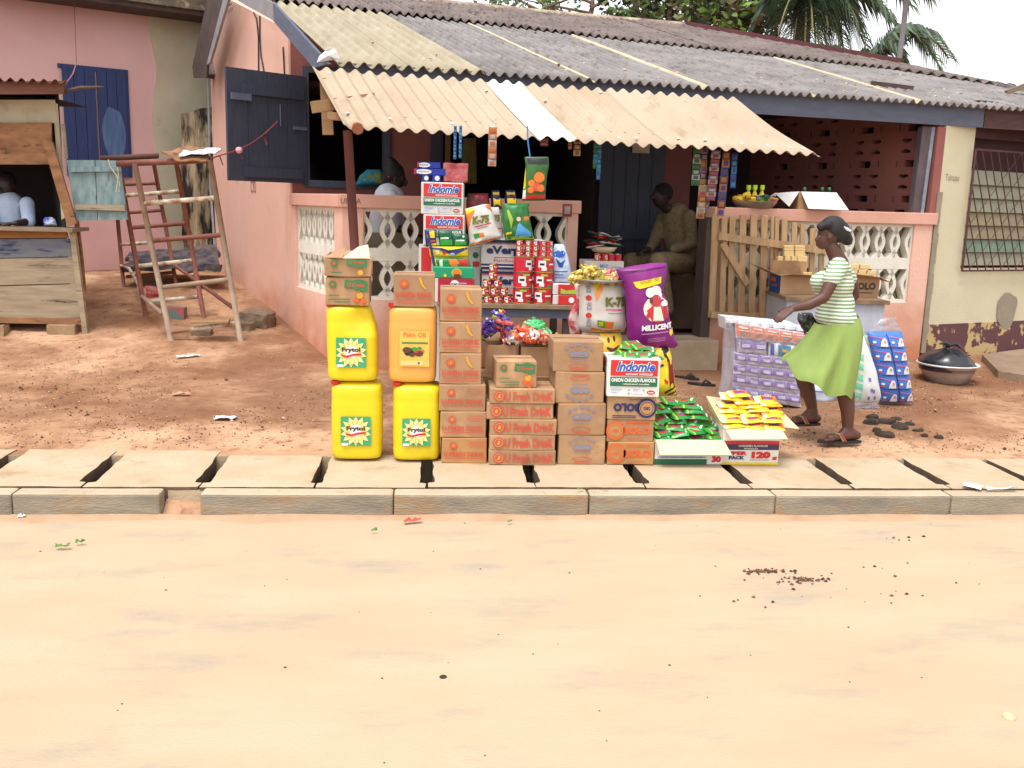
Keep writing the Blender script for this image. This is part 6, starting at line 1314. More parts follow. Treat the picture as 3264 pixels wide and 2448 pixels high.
# ---- sacks by the entrance
YS = yE+.55
def d_k75(D):
    for y in (930, 975, 1000): pass
    D.poly([(1888, 902), (1925, 902), (1912, 925), (1892, 958), (1888, 930)], F('sack_peach', (238, 160, 90))); D.poly([(1888, 902), (1912, 902), (1894, 918), (1890, 935)], yellow, .006)
    for y in (946, 1001): D.disc(1870, y, 9, red)
    for y0, y1 in ((908, 930), (960, 984), (1012, 1038)): D.text('RICE', 1864, y0, 1877, y1, greyb, .02, vert=True)
    D.text('K-75', 1922, 943, 1990, 974, olive, .06); D.poly([(1922, 979), (1990, 982), (1990, 987), (1922, 984)], pinkp); D.poly([(1930, 992), (1988, 995), (1988, 997), (1930, 994)], greyb)
    D.poly([(1896, 1014), (1920, 1018), (1920, 1042), (1898, 1036)], green); D.poly([(1920, 1018), (1948, 1022), (1946, 1044), (1920, 1042)], orange); D.text('25', 1899, 1020, 1914, 1034, yellow, .05)
    D.poly([(1880, 1040), (1940, 1052), (1994, 1046), (1994, 1052), (1940, 1060), (1878, 1048)], orange); D.poly([(1878, 1048), (1940, 1060), (1994, 1052), (1994, 1056), (1940, 1064), (1878, 1053)], yellow, .006)
bag('rice_sack', 'big white rice sack printed K-75 standing by the entrance', 'rice sack', [(1058, 1858, 1990), (1040, 1844, 1996), (980, 1846, 1990), (930, 1847, 1990), (898, 1850, 1992)], YS, .22, ricew, d_k75)
bag('red_white_sack', 'red and white sack slumped behind the left side of the white rice sack', 'sack', [(1080, 1822, 1870), (1060, 1816, 1870), (1015, 1809, 1862), (985, 1822, 1860), (960, 1840, 1860), (905, 1830, 1860)], YS+.14, .14, M('sack_red_white', (190, 60, 66), .6, c2=(210, 190, 186), sc_=7, thr=(.42, .5)), wob=.02)
bag('yellow_sack', 'sack with a yellow smiling face lying under the white rice sack', 'sack', [(1300, 1860, 1990), (1250, 1852, 1992), (1120, 1850, 1986), (1075, 1852, 1984), (1056, 1856, 1976)], YS+.01, .24, M('sack_cream', (206, 190, 160), .6, var=.05), lambda D: (
    D.poly([(1908, 1060), (1970, 1062), (1976, 1075), (1974, 1118), (1960, 1140), (1910, 1140), (1906, 1100)], F('smile_yellow', (240, 196, 60))), D.disc(1932, 1078, 4, brownp, .007, 8), D.disc(1951, 1074, 4, brownp, .007, 8),
    D.poly([(1926, 1098), (1938, 1108), (1952, 1106), (1966, 1094), (1968, 1097), (1954, 1111), (1938, 1113), (1924, 1102)], brownp, .007), D.poly([(1862, 1064), (1882, 1062), (1884, 1120), (1866, 1120)], red)))
YPU = YS-.12
ch = F('chef_skin', (176, 52, 60))
def d_purple(D):
    D.poly([(2010, 896), (2100, 879), (2098, 899), (2028, 917), (2018, 912)], yellow); D.text('GOLDEN TREE', 2030, 890, 2092, 902, olive, .0, -.19, .009)
    D.disc(2082, 980, 42, F('sack_ivory', (224, 220, 206))); D.disc(2062, 928, 16, white, .009); D.disc(2080, 924, 18, white, .009); D.disc(2088, 934, 12, white, .009); D.poly([(2057, 936), (2094, 930), (2094, 944), (2060, 948)], white, .009)
    D.disc(2080, 954, 17, ch, .010, 20); D.poly([(2058, 944), (2068, 942), (2068, 962), (2060, 960)], brownp, .012); D.poly([(2050, 985), (2068, 970), (2098, 970), (2112, 984), (2108, 1010), (2092, 1022), (2068, 1020)], red, .009); D.poly([(2072, 972), (2094, 972), (2104, 1016), (2070, 1016)], F('apron_pale', (206, 214, 196)), .011); D.poly([(2046, 1004), (2056, 988), (2064, 996), (2052, 1014)], ch, .011); D.poly([(2106, 974), (2122, 966), (2118, 1008), (2108, 1012)], ch, .011); D.disc(2110, 962, 14, white, .011, 9)
    D.text('MILLICENT', 2036, 1032, 2134, 1050, white, .05, -.10, .009); D.poly([(2036, 1058), (2120, 1049), (2120, 1053), (2036, 1062)], F('sack_lilac', (190, 130, 190)))
    for k in range(3): D.poly([(2056, 1074+k*5), (2112, 1068+k*5), (2112, 1070+k*5), (2056, 1076+k*5)], F('sack_lilac', (190, 130, 190)))
    D.poly([(2126, 1044), (2140, 1042), (2138, 1058), (2130, 1066), (2124, 1058)], yellow); D.poly([(1964, 866), (2124, 846), (2125, 850), (1966, 871)], F('sack_stitch', (100, 20, 96)))
bag('rice_sack', 'tall bright purple rice sack printed MILLICENT beside the white rice sack', 'rice sack', [(1110, 2048, 2150), (1098, 2010, 2164), (1075, 1998, 2150), (1040, 1998, 2140), (990, 1995, 2130), (950, 1993, 2122), (930, 1990, 2112), (905, 1984, 2118), (880, 1972, 2124), (856, 1960, 2127), (838, 2080, 2126)], YPU, .22, ricep, d_purple, nx_=22, nz_=26)
bag('yellow_black_sack', 'yellow sack with black and red stripes standing under the purple sack', 'sack', [(1262, 2046, 2158), (1240, 2046, 2152), (1190, 2046, 2146), (1130, 2046, 2138), (1104, 2050, 2134), (1096, 2058, 2130)], YPU+.02, .26, M('sack_yellow', (228, 208, 40), .5, c2=(232, 150, 70), sc_=4, thr=(.38, .5)), lambda D: (
    D.poly([(2090, 1100), (2124, 1100), (2126, 1112), (2112, 1116), (2112, 1130), (2124, 1144), (2116, 1146), (2104, 1126), (2102, 1112)], blk), D.poly([(2118, 1144), (2134, 1140), (2142, 1230), (2124, 1236), (2118, 1190)], M('sack_dark_red', (130, 20, 26), .5)), D.poly([(2050, 1168), (2100, 1150), (2104, 1156), (2054, 1176)], blk), D.poly([(2104, 1196), (2118, 1206), (2112, 1216), (2104, 1206)], red), D.poly([(2106, 1240), (2142, 1222), (2146, 1226), (2110, 1248)], blk), D.poly([(2120, 1250), (2148, 1238), (2150, 1244), (2124, 1256)], blk)), nx_=20, nz_=20)
# low bench of boxes carrying the sweets tray, bowl and packets behind the sacks
def onv(lab, rect, off, dep, m, art=None, z0=None, name='carton', cat='carton', **k):
    p = fp((rect[0]+rect[2])/2, rect[3], off); o = carton(name, lab, cat, rect, p.y, dep, m, art, z0, flap=False, **k); return o
oV = -.34
zb1 = fp(1925, 834, oV).z; o1 = onv('blue carton behind the tray of sweets', R_(1862, 862, 1967, 1150), oV-.02, .4, M('box_sky', (20, 130, 180), .5, c2=(120, 180, 190), sc_=7, thr=(.4, .5)), None)
bz1 = o1['z']+o1['h']
o2 = onv('white cardboard tray holding small red tins beside the seated man', R_(1862, 832, 1989, 861), oV-.0, .3, wb2, lambda mb, w, h: (mb.text('MILK', -w*.1, h*.3, w*.12, h*.7, Yp, bluegrey), mb.art([(w*.2, h*.3), (w*.45, h*.3), (w*.45, h*.42), (w*.2, h*.42)], Yp, bluegrey)), bz1+.001)
z2 = o2['z']+o2['h']; yv = o2.location.y
pr = None
for i in range(4):
    for j in range(2):
        o = tin('small red tin standing in the white tray beside the seated man', 1905+i*22, 810, yv+.05+j*.09, .032, .062, z2-.02+.021, pr, 'small red tins in the white tray', rz=i); pr = pr or o
mb = MB(); mb.lathe([(0, 0), (.05, .0), (.10, .02), (.13, .06), (.125, .062), (.09, .025), (0, .01)], M('cream_bowl', (206, 186, 158), .4), 24)
p = atY(1924, 775, yv+.1); o = mb.build('bowl', None, (p.x, yv+.1, z2+.066), smooth=True); tag(o, 'cream bowl heaped with red, white and green packets', 'bowl')
rnd = random.Random(3); pm = [M('packet_red', (196, 40, 50), .35), M('packet_white', (206, 206, 206), .35), M('packet_forest', (20, 84, 50), .35)]
for i in range(12):
    mb = MB(); pillow(mb, .17, .10, .02, pm[i % 3], bands=[(.2, .2, .5, .8, pm[(i+1) % 3]), (.6, .3, .9, .9, pm[(i+2) % 3])], seed=i); o = mb.build('packet', None, (p.x+rnd.uniform(-.1, .1), yv+.1+rnd.uniform(-.06, .06), z2+.12+i*.011), rot=(rad(80)+rnd.uniform(-.3, .3), rnd.uniform(-.35, .35), rnd.uniform(-.8, .8)), smooth=True); tag(o, 'red, white and green packet heaped in the cream bowl', 'packet', 'packets in the bowl')
mb = MB(); tY = YS-.02; pz = atY(1912, 897, tY); mb.lathe([(0, 0), (.17, 0), (.19, .02), (.186, .022), (.165, .006), (0, .006)], M('steel_tray', (170, 168, 160), .35, metal=.7), 28); o = mb.build('metal_tray', None, (pz.x, tY, pz.z), smooth=True); tag(o, 'round metal tray of gold sweets resting on the white rice sack', 'tray')
candypile('gold_sweets', 'heap of gold foil sweets on the round tray', 1882, 872, tY-.07, 104, 50, [sh('foil_gold', (206, 176, 70)), sh('foil_pale_gold', (224, 204, 120)), sh('foil_olive', (150, 130, 50))], 90, 5, .024)
candypile('pink_sweets', 'small heap of pink sweets at the right of the round tray', 1958, 880, tY-.06, 66, 40, [sh('foil_pink', (204, 80, 96)), sh('foil_rose', (226, 140, 140)), sh('foil_pale_gold', (224, 204, 120))], 55, 6, .022)

# ================================================================== RIGHT SIDE: gate, small table, tissue packs, basin
pal = M('pallet_wood', (190, 158, 118), .85, c2=(156, 122, 84), sc_=5, stretch=(5, 5, .7), dirt=((110, 84, 58), 12, .66, .78), bump=.2)
gt = thing('wooden_gate', 'rough slatted wooden gate with a diagonal brace folded against the parapet', 'gate')
OG = -.10
def gp(x, y, o=0): return fp(x, y, OG+o)
tops = [(2282, 683, 22), (2310, 695, 20), (2336, 690, 20), (2370, 686, 22), (2404, 684, 22), (2438, 686, 22), (2464, 690, 11), (2478, 690, 14), (2502, 698, 20), (2534, 708, 18), (2560, 714, 16), (2592, 728, 18), (2622, 740, 18)]
for i, (x, y, w_) in enumerate(tops):
    mb = MB(); p = gp(x, y); b = (1012 if i < 4 else 1016)+i*1.2; xb = x-8 if i else x-14; q = gp(xb, b)
    r = U*(w_*p.y/FOC/2); mb.hexa([q-r, q+r, q+r+N*.02, q-r+N*.02, p-r, p+r+Z3*noise.noise(Vector((i*3.1, 0, 0)))*.03, p+r+N*.02, p-r+N*.02], pal); mb.build('slat', gt)
for (x0, y0, x1, y1, hh) in ((2291, 752, 2640, 800, 24), (2266, 1003, 2560, 1012, 20)):
    mb = MB(); a = gp(x0, y0, -.025); b = gp(x1, y1, -.025); mb.beam(a, b, hh*a.y/FOC, .024, pal, (N.x, N.y, 0)); mb.build('rail', gt)
mb = MB(); mb.beam(gp(2302, 775, -.03), gp(2382, 905, -.03), .065, .024, pal, (N.x, N.y, 0)); mb.build('diagonal_brace', gt)
mb = MB(); mb.box(sG-.13, -.08, FZ-.3, sG-.03, .12, zc1-.12, darkwood, FX); o = mb.build('pillar_shadow_side', gt)  # dark strip painted as the shadow side of the parapet pillar

# small table with a pale sheet hung round it
YK = fp(2600, 930, -.72).y
st_ = thing('small_table', 'small wooden table with pale grey sheeting hung round its sides', 'table')
kt = [fp(2381, 902, -.25), fp(2505, 946, -.85), fp(2842, 962, -.85), fp(2820, 920, -.25)]
ztt = atY(2600, 948, kt[1].y).z; kt = [Vector((p.x, p.y, ztt)) for p in (onplane(2381, 902, CAM*0+Vector((0, 0, ztt)), Z3), onplane(2505, 946, Vector((0, 0, ztt)), Z3), onplane(2838, 960, Vector((0, 0, ztt)), Z3), onplane(2838, 960, Vector((0, 0, ztt)), Z3))]
back = kt[0]-kt[1]; kt[3] = kt[2]+back
mb = MB(); mb.slab(kt, -.035, M('small_table_top', (150, 122, 92), .85, c2=(104, 80, 60), sc_=6), Z3); mb.build('table_top', st_)
she = M('pale_sheeting', (188, 190, 200), .6, c2=(172, 174, 186), sc_=16, stretch=(1, 1, .2), spec=.4)
k0, k1, k2 = [p+(kt[0]+kt[2]-2*p)*.03 for p in kt[:3]]
for a, b in ((k0, k1), (k1, k2)):
    mb = MB(); mb.slab([Vector((a.x, a.y, gh(a.x, a.y)+.02)), Vector((b.x, b.y, gh(b.x, b.y)+.02)), b-Z3*.037, a-Z3*.037], .006, she); mb.build('sheeting', st_)
for p in (k0, k1, k2, k2+back*.94):
    q = p+(kt[0]+kt[2]-2*p)*.05; mb = MB(); mb.box(q.x-.02, q.y-.02, gh(q.x, q.y)-.01, q.x+.02, q.y+.02, ztt-.036, darkwood); mb.build('leg', st_)
# cartons of soap bars on it
soap = M('soap_bar', (222, 190, 132), .55, var=.06, sc_=20)
def a_blue(mb, w, h): pass
px_ = onplane(2484, 925, Vector((0, 0, ztt)), Z3)
def soapbox(lab, x0, x1, ytop, ybase, dep, art, extra=None, off=0):
    Yq = onplane((x0+x1)/2, ybase, Vector((0, 0, ztt)), Z3).y+off
    return opencarton(lab, R_(x0, ytop, x1, ybase), Yq, dep, kraft, art, ztt+.001, extra or [], inm=kraft)+(Yq,)
TA, wA, hA, yA_ = soapbox('open brown carton with a bright blue side, soap bars stacked behind its flap', 2488, 2590, 880, 938, .30, lambda mb, w, h: mb.box(-w/2-.003, .004, .002, -w/2-.0005, .3, h-.002, M('carton_blue_side', (20, 70, 130), .7)), [
    lambda w, h, d: [(-w/2, d, h), (-w/2, 0, h), (-w/2-.16, -.02, h+.06), (-w/2-.22, d-.02, h+.10)], lambda w, h, d: [(-w/2, 0, h), (w/2, 0, h), (w/2-.03, -.12, h+.02), (-w/2+.08, -.12, h+.03)], lambda w, h, d: [(-w/2, d, h), (w/2, d, h), (w/2-.04, d-.02, h+.13), (-w/2, d-.02, h+.13)]])
mb = MB(); X = Matrix(((0, 1, 0, -wA/2-.004), (-1, 0, 0, 0), (0, 0, 1, 0), (0, 0, 0, 1))); mb.art([(-.26, hA*.62), (-.12, hA*.62), (-.12, hA*.85), (-.26, hA*.85)], 0, redk, X); mb.text('SOAP', -.24, hA*.35, -.08, hA*.5, 0, F('print_orange_faint', (190, 90, 60)), .02, X=X); mb.build('side_print', TA)
def bars(spots, lab, grp):
    pr = None
    for x, y, w_, hh, dy, Yq in spots:
        k = Yq/FOC
        if pr is None:
            mb = MB(); mb.box(-.5, 0, -.5, .5, .5, .5, soap); pr = mb.build('soap_bar'); bevel(pr, .06, 2); o = pr
        else: o = pr.copy(); COL.objects.link(o)
        o.location = atY(x, y, Yq+dy); o.scale = (w_*k, .10, hh*k); tag(o, lab, 'soap bar', grp)
sb_ = []
for j, y in enumerate((786, 795, 804, 812)):
    for x in (2516, 2551): sb_.append((x, y, 34, 8.4, .34, yA_))
for x in (2488, 2512, 2532, 2551, 2566): sb_.append((x, 826, 18.5, 18, .32, yA_))
bars(sb_, 'cream soap bar in the pile standing behind the blue-sided carton', 'soap bars behind the blue-sided carton')
mb = MB(); k = yA_/FOC; a = atY(2530, 836, yA_+.3); mb.box(a.x-.15, yA_+.305, ztt+.001, a.x+.14, yA_+.42, a.z, kraft2); tag(mb.build('carton'), 'plain carton hidden behind the blue-sided one and carrying the soap pile', 'carton')
bars([(2575, 874, 30, 12, .12, yA_)], 'bright yellow-wrapped soap bar inside the blue-sided carton', None); COL.objects[-1]['label'] = 'yellowish soap bar lying inside the blue-sided open carton'
TB_, wB, hB, yB_ = soapbox('open brown carton printed BOLO on the small table behind the walking woman', 2712, 2802, 882, 948, .26, lambda mb, w, h: (mb.text('BOLO', -w*.42, h*.36, w*.38, h*.72, -.002, F('print_charcoal', (50, 44, 40)), .06), mb.art([(-w*.2, h*.2), (w*.3, h*.2), (w*.3, h*.24), (-w*.2, h*.24)], -.002, blk)), [
    lambda w, h, d: [(-w/2, 0, h), (w/2, 0, h), (w/2+.04, -.10, h+.00), (-w/2, -.10, h+.03)], lambda w, h, d: [(w/2, 0, h), (w/2, d, h), (w/2+.12, d-.03, h-.04), (w/2+.12, .0, h-.05)], lambda w, h, d: [(-w/2, d, h), (w/2, d, h), (w/2, d+.08, h+.04), (-w/2, d+.08, h+.04)]])
bars([(x, y, w_, 15, .10, yB_) for x, y, w_ in ((2722, 866, 26), (2750, 868, 26), (2779, 870, 28), (2724, 850, 32), (2758, 850, 32))]+[(2740, 880, 80, 14, .10, yB_)], 'cream soap bar heaped over the BOLO carton behind the woman', 'soap bars over the carton behind the woman')

# toilet paper and tissue packs
rollw = M('tissue_white', (224, 224, 226), .8, var=.03); film = M('clear_film', (196, 192, 200), .15, spec=.9, alpha=.35)
YQ = ground(2450, 1298).y
def tpack(name, lab, cells, Y, rows, cols, mats, prn, dep, group=None, topr=True, skew=0, cat='tissue pack', seed=0, lean=0.0):
    """pack of wrapped rolls; cells = corner pixels (tl, tr, br, bl)"""
    tl, tr, br, bl = [atY(x, y, Y) for x, y in cells]; c = (bl+br)/2; T_ = thing(name, lab, cat, (c.x, c.y, c.z), 0, group); W_ = (br-bl).length; H_ = (tl-bl).length
    P = lambda u, v: (bl.lerp(br, u)).lerp(tl.lerp(tr, u), v)-c
    mb = MB()
    cw, chh = W_/cols, H_/rows
    for r in range(rows):
        for k in range(cols):
            q = P((k+.5)/cols, r/rows); nseg = 12; rr = cw*.5; vs = []
            dd = max(1, round(dep/(2*rr)))
            for d in range(dd):
                for z in (0, .06, .94, 1):
                    r_ = rr*(.86 if z in (0, 1) else 1)
                    vs += [(q.x+r_*math.cos(2*math.pi*t/nseg), q.y+rr+d*2*rr+r_*math.sin(2*math.pi*t/nseg)+lean*(r+z)/rows, q.z+z*chh*.97) for t in range(nseg)]
            for d in range(dd):
                o_ = d*4*nseg; mb.add(vs[o_:o_+4*nseg], [(j*nseg+t, j*nseg+(t+1) % nseg, (j+1)*nseg+(t+1) % nseg, (j+1)*nseg+t) for j in range(3) for t in range(nseg)]+[tuple(range(3*nseg, 4*nseg))], mats[(r*3+k*5+seed) % len(mats)])
            if prn: prn(mb, q.x, q.y+lean*(r+.5)/rows, q.z, rr, chh, r, k)
    mb.build('wrapped_rolls', T_, smooth=False)
    return T_, P, W_, H_
def curve_band(mb, x, y, z, rr, h, z0, z1, a0, a1, m, e=.002):
    vs = []
    for i in range(7): a = rad(-90+a0+(a1-a0)*i/6); vs += [(x+(rr+e)*math.cos(a), y+rr+(rr+e)*math.sin(a), z+h*z0), (x+(rr+e)*math.cos(a), y+rr+(rr+e)*math.sin(a), z+h*z1)]
    mb.add(vs, [(2*i, 2*i+2, 2*i+3, 2*i+1) for i in range(6)], m)
fpur, flil, flil2 = M('film_purple', (112, 82, 152), .3, c2=(150, 128, 184), sc_=16), M('film_lilac', (178, 168, 198), .35, c2=(200, 194, 212), sc_=20), M('wrapped_white', (206, 202, 212), .3, c2=(184, 176, 198), sc_=9, spec=.7)
def softpack(lab, cells, Y, rows, cols, th, base, paint, seed=0, nm='toilet_paper_pack'):
    """bale of rolls pulled tight in film: each roll bulges; printed bands follow the rows"""
    tl, tr, br, bl = [atY(x, y, Y) for x, y in cells]; c = (bl+br)/2
    def S_(u, v, e=0.):
        p = bl.lerp(br, u).lerp(tl.lerp(tr, u), v)-c; b = (abs(math.sin(math.pi*u*cols))**.6)*.5+(abs(math.sin(math.pi*v*rows))**.5)*.5
        p.y -= .028*b*min(1, u*14, (1-u)*14)+e-.006*noise.noise(Vector((u*14+seed, v*12, seed))); return p
    mb = MB(); nx_, nz_ = cols*8, rows*7; mb.add([S_(i/nx_, j/nz_) for j in range(nz_+1) for i in range(nx_+1)], [(j*(nx_+1)+i, j*(nx_+1)+i+1, (j+1)*(nx_+1)+i+1, (j+1)*(nx_+1)+i) for j in range(nz_) for i in range(nx_)], base)
    bk = [S_(0, 0)+V_(th), S_(1, 0)+V_(th), S_(1, 1)+V_(th), S_(0, 1)+V_(th)]; f_ = [S_(0, 0), S_(1, 0), S_(1, 1), S_(0, 1)]
    mb.add(f_+bk, [(0, 4, 5, 1), (1, 5, 6, 2), (3, 2, 6, 7), (0, 3, 7, 4), (4, 7, 6, 5)], base)
    def patch(u0, v0, u1, v1, m, e=.004):
        n = max(2, int((u1-u0)*cols*5)); vs = []
        for k in range(n+1):
            for l in range(4): vs.append(S_(u0+(u1-u0)*k/n, v0+(v1-v0)*l/3, e))
        mb.add(vs, [(4*k+l, 4*k+4+l, 4*k+5+l, 4*k+1+l) for k in range(n) for l in range(3)], m)
    for r in range(rows):
        for k in range(cols): paint(patch, k/cols, r/rows, 1/cols, 1/rows, r, k)
    o = mb.build(nm, None, c, smooth=False)
    mb = MB(); mb.add([S_(i/nx_, j/nz_)+Vector((0, -.012-.006*noise.noise(Vector((i*.5, j*.4, seed))), 0)) for j in range(nz_+1) for i in range(nx_+1)], [(j*(nx_+1)+i, j*(nx_+1)+i+1, (j+1)*(nx_+1)+i+1, (j+1)*(nx_+1)+i) for j in range(nz_) for i in range(nx_)], M('wrap_film', (210, 206, 214), .12, spec=.9, alpha=.13)); mb.build('clear_wrap', o, smooth=True)
    return tag(o, lab, 'tissue pack')
def V_(t): return Vector((0, t, 0))
def p_pur(P, u, v, du, dv, r, k):
    P(u+du*.02, v+dv*.36, u+du*.98, v+dv*.95, fpur); P(u+du*.26, v+dv*.48, u+du*.8, v+dv*.74, flil, .006); P(u+du*.3, v+dv*.80, u+du*.7, v+dv*.86, F('film_violet', (150, 120, 190), .4), .006)
softpack('big pack of purple-wrapped toilet rolls in clear film on the ground beside the gate', ((2340, 1124), (2534, 1142), (2554, 1298), (2332, 1262)), YQ, 4, 5, .3, flil2, p_pur)
def p_or(P, u, v, du, dv, r, k):
    P(u+du*.04, v+dv*.24, u+du*.96, v+dv*.94, F('film_orange', (226, 128, 92), .35)); P(u+du*.1, v+dv*.55, u+du*.9, v+dv*.62, F('film_peach', (238, 180, 156), .35), .006); P(u+du*.3, v+dv*.34, u+du*.6, v+dv*.46, F('film_teal', (80, 170, 160), .35), .006); P(u+du*.2, v+dv*.72, u+du*.8, v+dv*.82, F('film_white', (232, 226, 224), .35), .006)
softpack('row of orange-printed toilet rolls lying on top of the purple pack', ((2343, 1028), (2574, 1062), (2566, 1104), (2346, 1080)), YQ+.0, 1, 5, .13, flil2, p_or, 3)
def p_bl(P, u, v, du, dv, r, k): P(u+du*.04, v+dv*.1, u+du*.96, v+dv*.8, F('film_blue', (24, 110, 180), .35)); P(u+du*.2, v+dv*.35, u+du*.7, v+dv*.5, yellow, .006)
softpack('blue-wrapped toilet rolls at the back of the pile on the purple pack', ((2310, 1010), (2530, 1030), (2540, 1060), (2314, 1050)), YQ+.15, 1, 6, .2, rollw, p_bl, 5)
softpack('two purple and white rolls between the orange row and the purple pack', ((2348, 1081), (2444, 1090), (2444, 1132), (2350, 1125)), YQ+.005, 1, 2, .14, flil2, p_pur, 7)
softpack('white roll pack with a big teal and gold print beside the two purple rolls', ((2450, 1088), (2540, 1102), (2540, 1144), (2450, 1134)), YQ+.005, 1, 2, .14, rollw, lambda P, u, v, du, dv, r, k: (P(.3, .12, .75, .9, teal), P(.42, .4, .64, .6, yelk, .008)) if k == 0 else P(.04, .1, .16, .9, blue), 9)
for i in range(7):
    for j in range(2):
        x, y = 2332+i*37, 1016+i*4.2-j*4; p = atY(x, y, YQ+.06+j*.12); p.z += .0; mb = MB(); mb.lathe([(.014, .0), (.05, .0), (.052, -.004), (.052, -.03)], rollw, 16); mb.lathe([(0, -.008), (.014, -.008), (.014, .0)], M('core_brown', (120, 96, 76), .9), 10)
        tag(mb.build('toilet_roll', None, p), 'white roll top seen along the upper edge of the purple and orange pile', 'toilet roll', 'roll tops on the pile')
# cores seen on roll tops
mb = MB(); a = atY(2304, 1120, YQ+.02); b = atY(2338, 1120, YQ+.02)
bag('clear_film', 'crinkled clear plastic film wrapping the left side of the toilet paper pile', 'plastic film', [(1262, 2286, 2338), (1200, 2300, 2342), (1120, 2303, 2344), (1060, 2306, 2342), (1010, 2308, 2340)], YQ+.06, .12, film, wob=.02)
bag('tissue_bale', 'pale blue and white bale of tissues lying behind the walking woman\'s legs', 'tissue pack', [(1287, 2560, 2656), (1262, 2556, 2660), (1236, 2554, 2660), (1212, 2560, 2656)], YQ+.35, .3, M('bale_pale_blue', (176, 196, 222), .4, c2=(216, 220, 230), sc_=14, stretch=(.3, 1, 2.5), thr=(.4, .55)), lambda D: (D.poly([(2574, 1236), (2650, 1240), (2650, 1243), (2574, 1239)], blue),), wob=.01)
YZ = ground(2760, 1290).y
wtis = M('tissue_sack_white', (226, 228, 228), .4, var=.04, spec=.6)
mint = F('print_mint', (130, 214, 180)); blp = F('print_periwinkle', (120, 130, 200))
bag('tissue_sack', 'tall white and mint sack of tissue rolls leaning behind the woman\'s skirt', 'tissue pack', [(1286, 2712, 2800), (1262, 2710, 2806), (1180, 2706, 2788), (1110, 2704, 2764), (1062, 2704, 2748)], YZ-.1, .22, wtis, lambda D: (
    [D.poly([(2716, y), (2734, y+4), (2734, y+26), (2716, y+22)], mint) for y in (1120, 1150, 1184, 1214, 1244)], [D.poly([(2750+i*7, y), (2758+i*7, y+2), (2758+i*7, y+14), (2750+i*7, y+12)], blp) for i, y in ((0, 1196), (1, 1230), (2, 1234), (3, 1256), (0, 1256))]), wob=.012)
bag('plastic_flap', 'loose translucent plastic flap under the white and mint tissue sack', 'plastic film', [(1303, 2724, 2806), (1296, 2722, 2804), (1282, 2724, 2792)], YZ-.15, .03, film, wob=.01)
bbl = M('tissue_box_blue', (70, 120, 206), .4, var=.05)
ivp = F('print_ivory', (232, 230, 226))
def d_bl(D):
    for j in range(5):
        y0 = 1062+j*44.0; y1 = y0+40
        xl = 2766+j*8.2; xw = 53
        for i in range(2):
            a = xl+i*(xw+1.5); D.poly([(a+4, y0+7), (a+26, y0+11), (a+42, y0+13), (a+42, y0+15), (a+26, y0+14), (a+4, y0+10)], F('print_rose', (220, 96, 130)), .005)
            D.poly([(a+30, y1-1), (a+32, y0+26), (a+38, y0+15), (a+44, y0+13), (a+49, y0+19), (a+51, y0+34), (a+52, y1-1)], ivp, .006); D.disc(a+43, y0+24, 4, F('skin_light', (196, 150, 124)), .009, 5); D.disc(a+14, y0+26, 5, ivp, .006, 4); D.poly([(a+4, y1-6), (a+20, y1-6), (a+20, y1-3), (a+4, y1-3)], redk, .006)
        if j: D.poly([(xl-2, y0-3), (xl+108, y0-2), (xl+108, y0+.5), (xl-2, y0-.5)], navy, .006)
    D.poly([(2817, 1062), (2819, 1062), (2862, 1280), (2859, 1280)], navy, .006)
bag('tissue_pack', 'tall bright blue pack of facial tissue boxes leaning back against the yellow-stained pillar', 'tissue pack', [(1283, 2806, 2909), (1240, 2797, 2903), (1150, 2781, 2891), (1062, 2765, 2876), (1056, 2765, 2875)], YZ, .16, bbl, d_bl, nx_=22, nz_=26, wob=.004, seed=2)
COL.objects[-1]['label'] = 'tall bright blue pack of facial tissue boxes leaning below the pink pillar'
bag('grey_tissue_pack', 'narrow grey-green pack squeezed between the white sack and the blue pack', 'tissue pack', [(1272, 2790, 2808), (1180, 2772, 2792), (1064, 2744, 2770), (1058, 2748, 2766)], YZ+.06, .12, M('pack_grey_green', (176, 182, 168), .4, c2=(110, 116, 108), sc_=10, thr=(.42, .5)), wob=.004)
bag('clear_film', 'torn clear plastic standing up above the blue tissue pack', 'plastic film', [(1058, 2770, 2872), (1040, 2780, 2866), (1018, 2806, 2850), (1012, 2820, 2862)], YZ+.02, .05, film, wob=.01)
def roll(lab, x, y, Y, r, ring):
    p = atY(x, y, Y); mb = MB(); X = XF((0, 0, 0), rad(90), 0, 0)
    mb.lathe([(r*.28, 0), (r, 0), (r, .1), (r*.28, .1), (r*.28, 0)], rollw, 20); mb.lathe([(r*1.0, .004), (r*1.03, .02), (r*1.03, .09)], ring, 20)
    mb.v = [X @ v for v in mb.v]; mb.lathe([(0, 0)], blk, 3) if False else None
    o = mb.build('toilet_roll', None, p, smooth=False); tag(o, lab, 'toilet roll')
rpk = F('roll_pink_wrap', (220, 110, 100))
roll('toilet roll end-on against the sheeting, upper one right of the woman', 2742, 1000, YK-.12, .042, rpk); roll('toilet roll end-on, lower one right of the woman, above the white sack', 2750, 1042, YK-.13, .040, rpk); roll('toilet roll end-on against the sheeting, left of the woman\'s waist', 2586, 1000, YK-.1, .042, rpk)
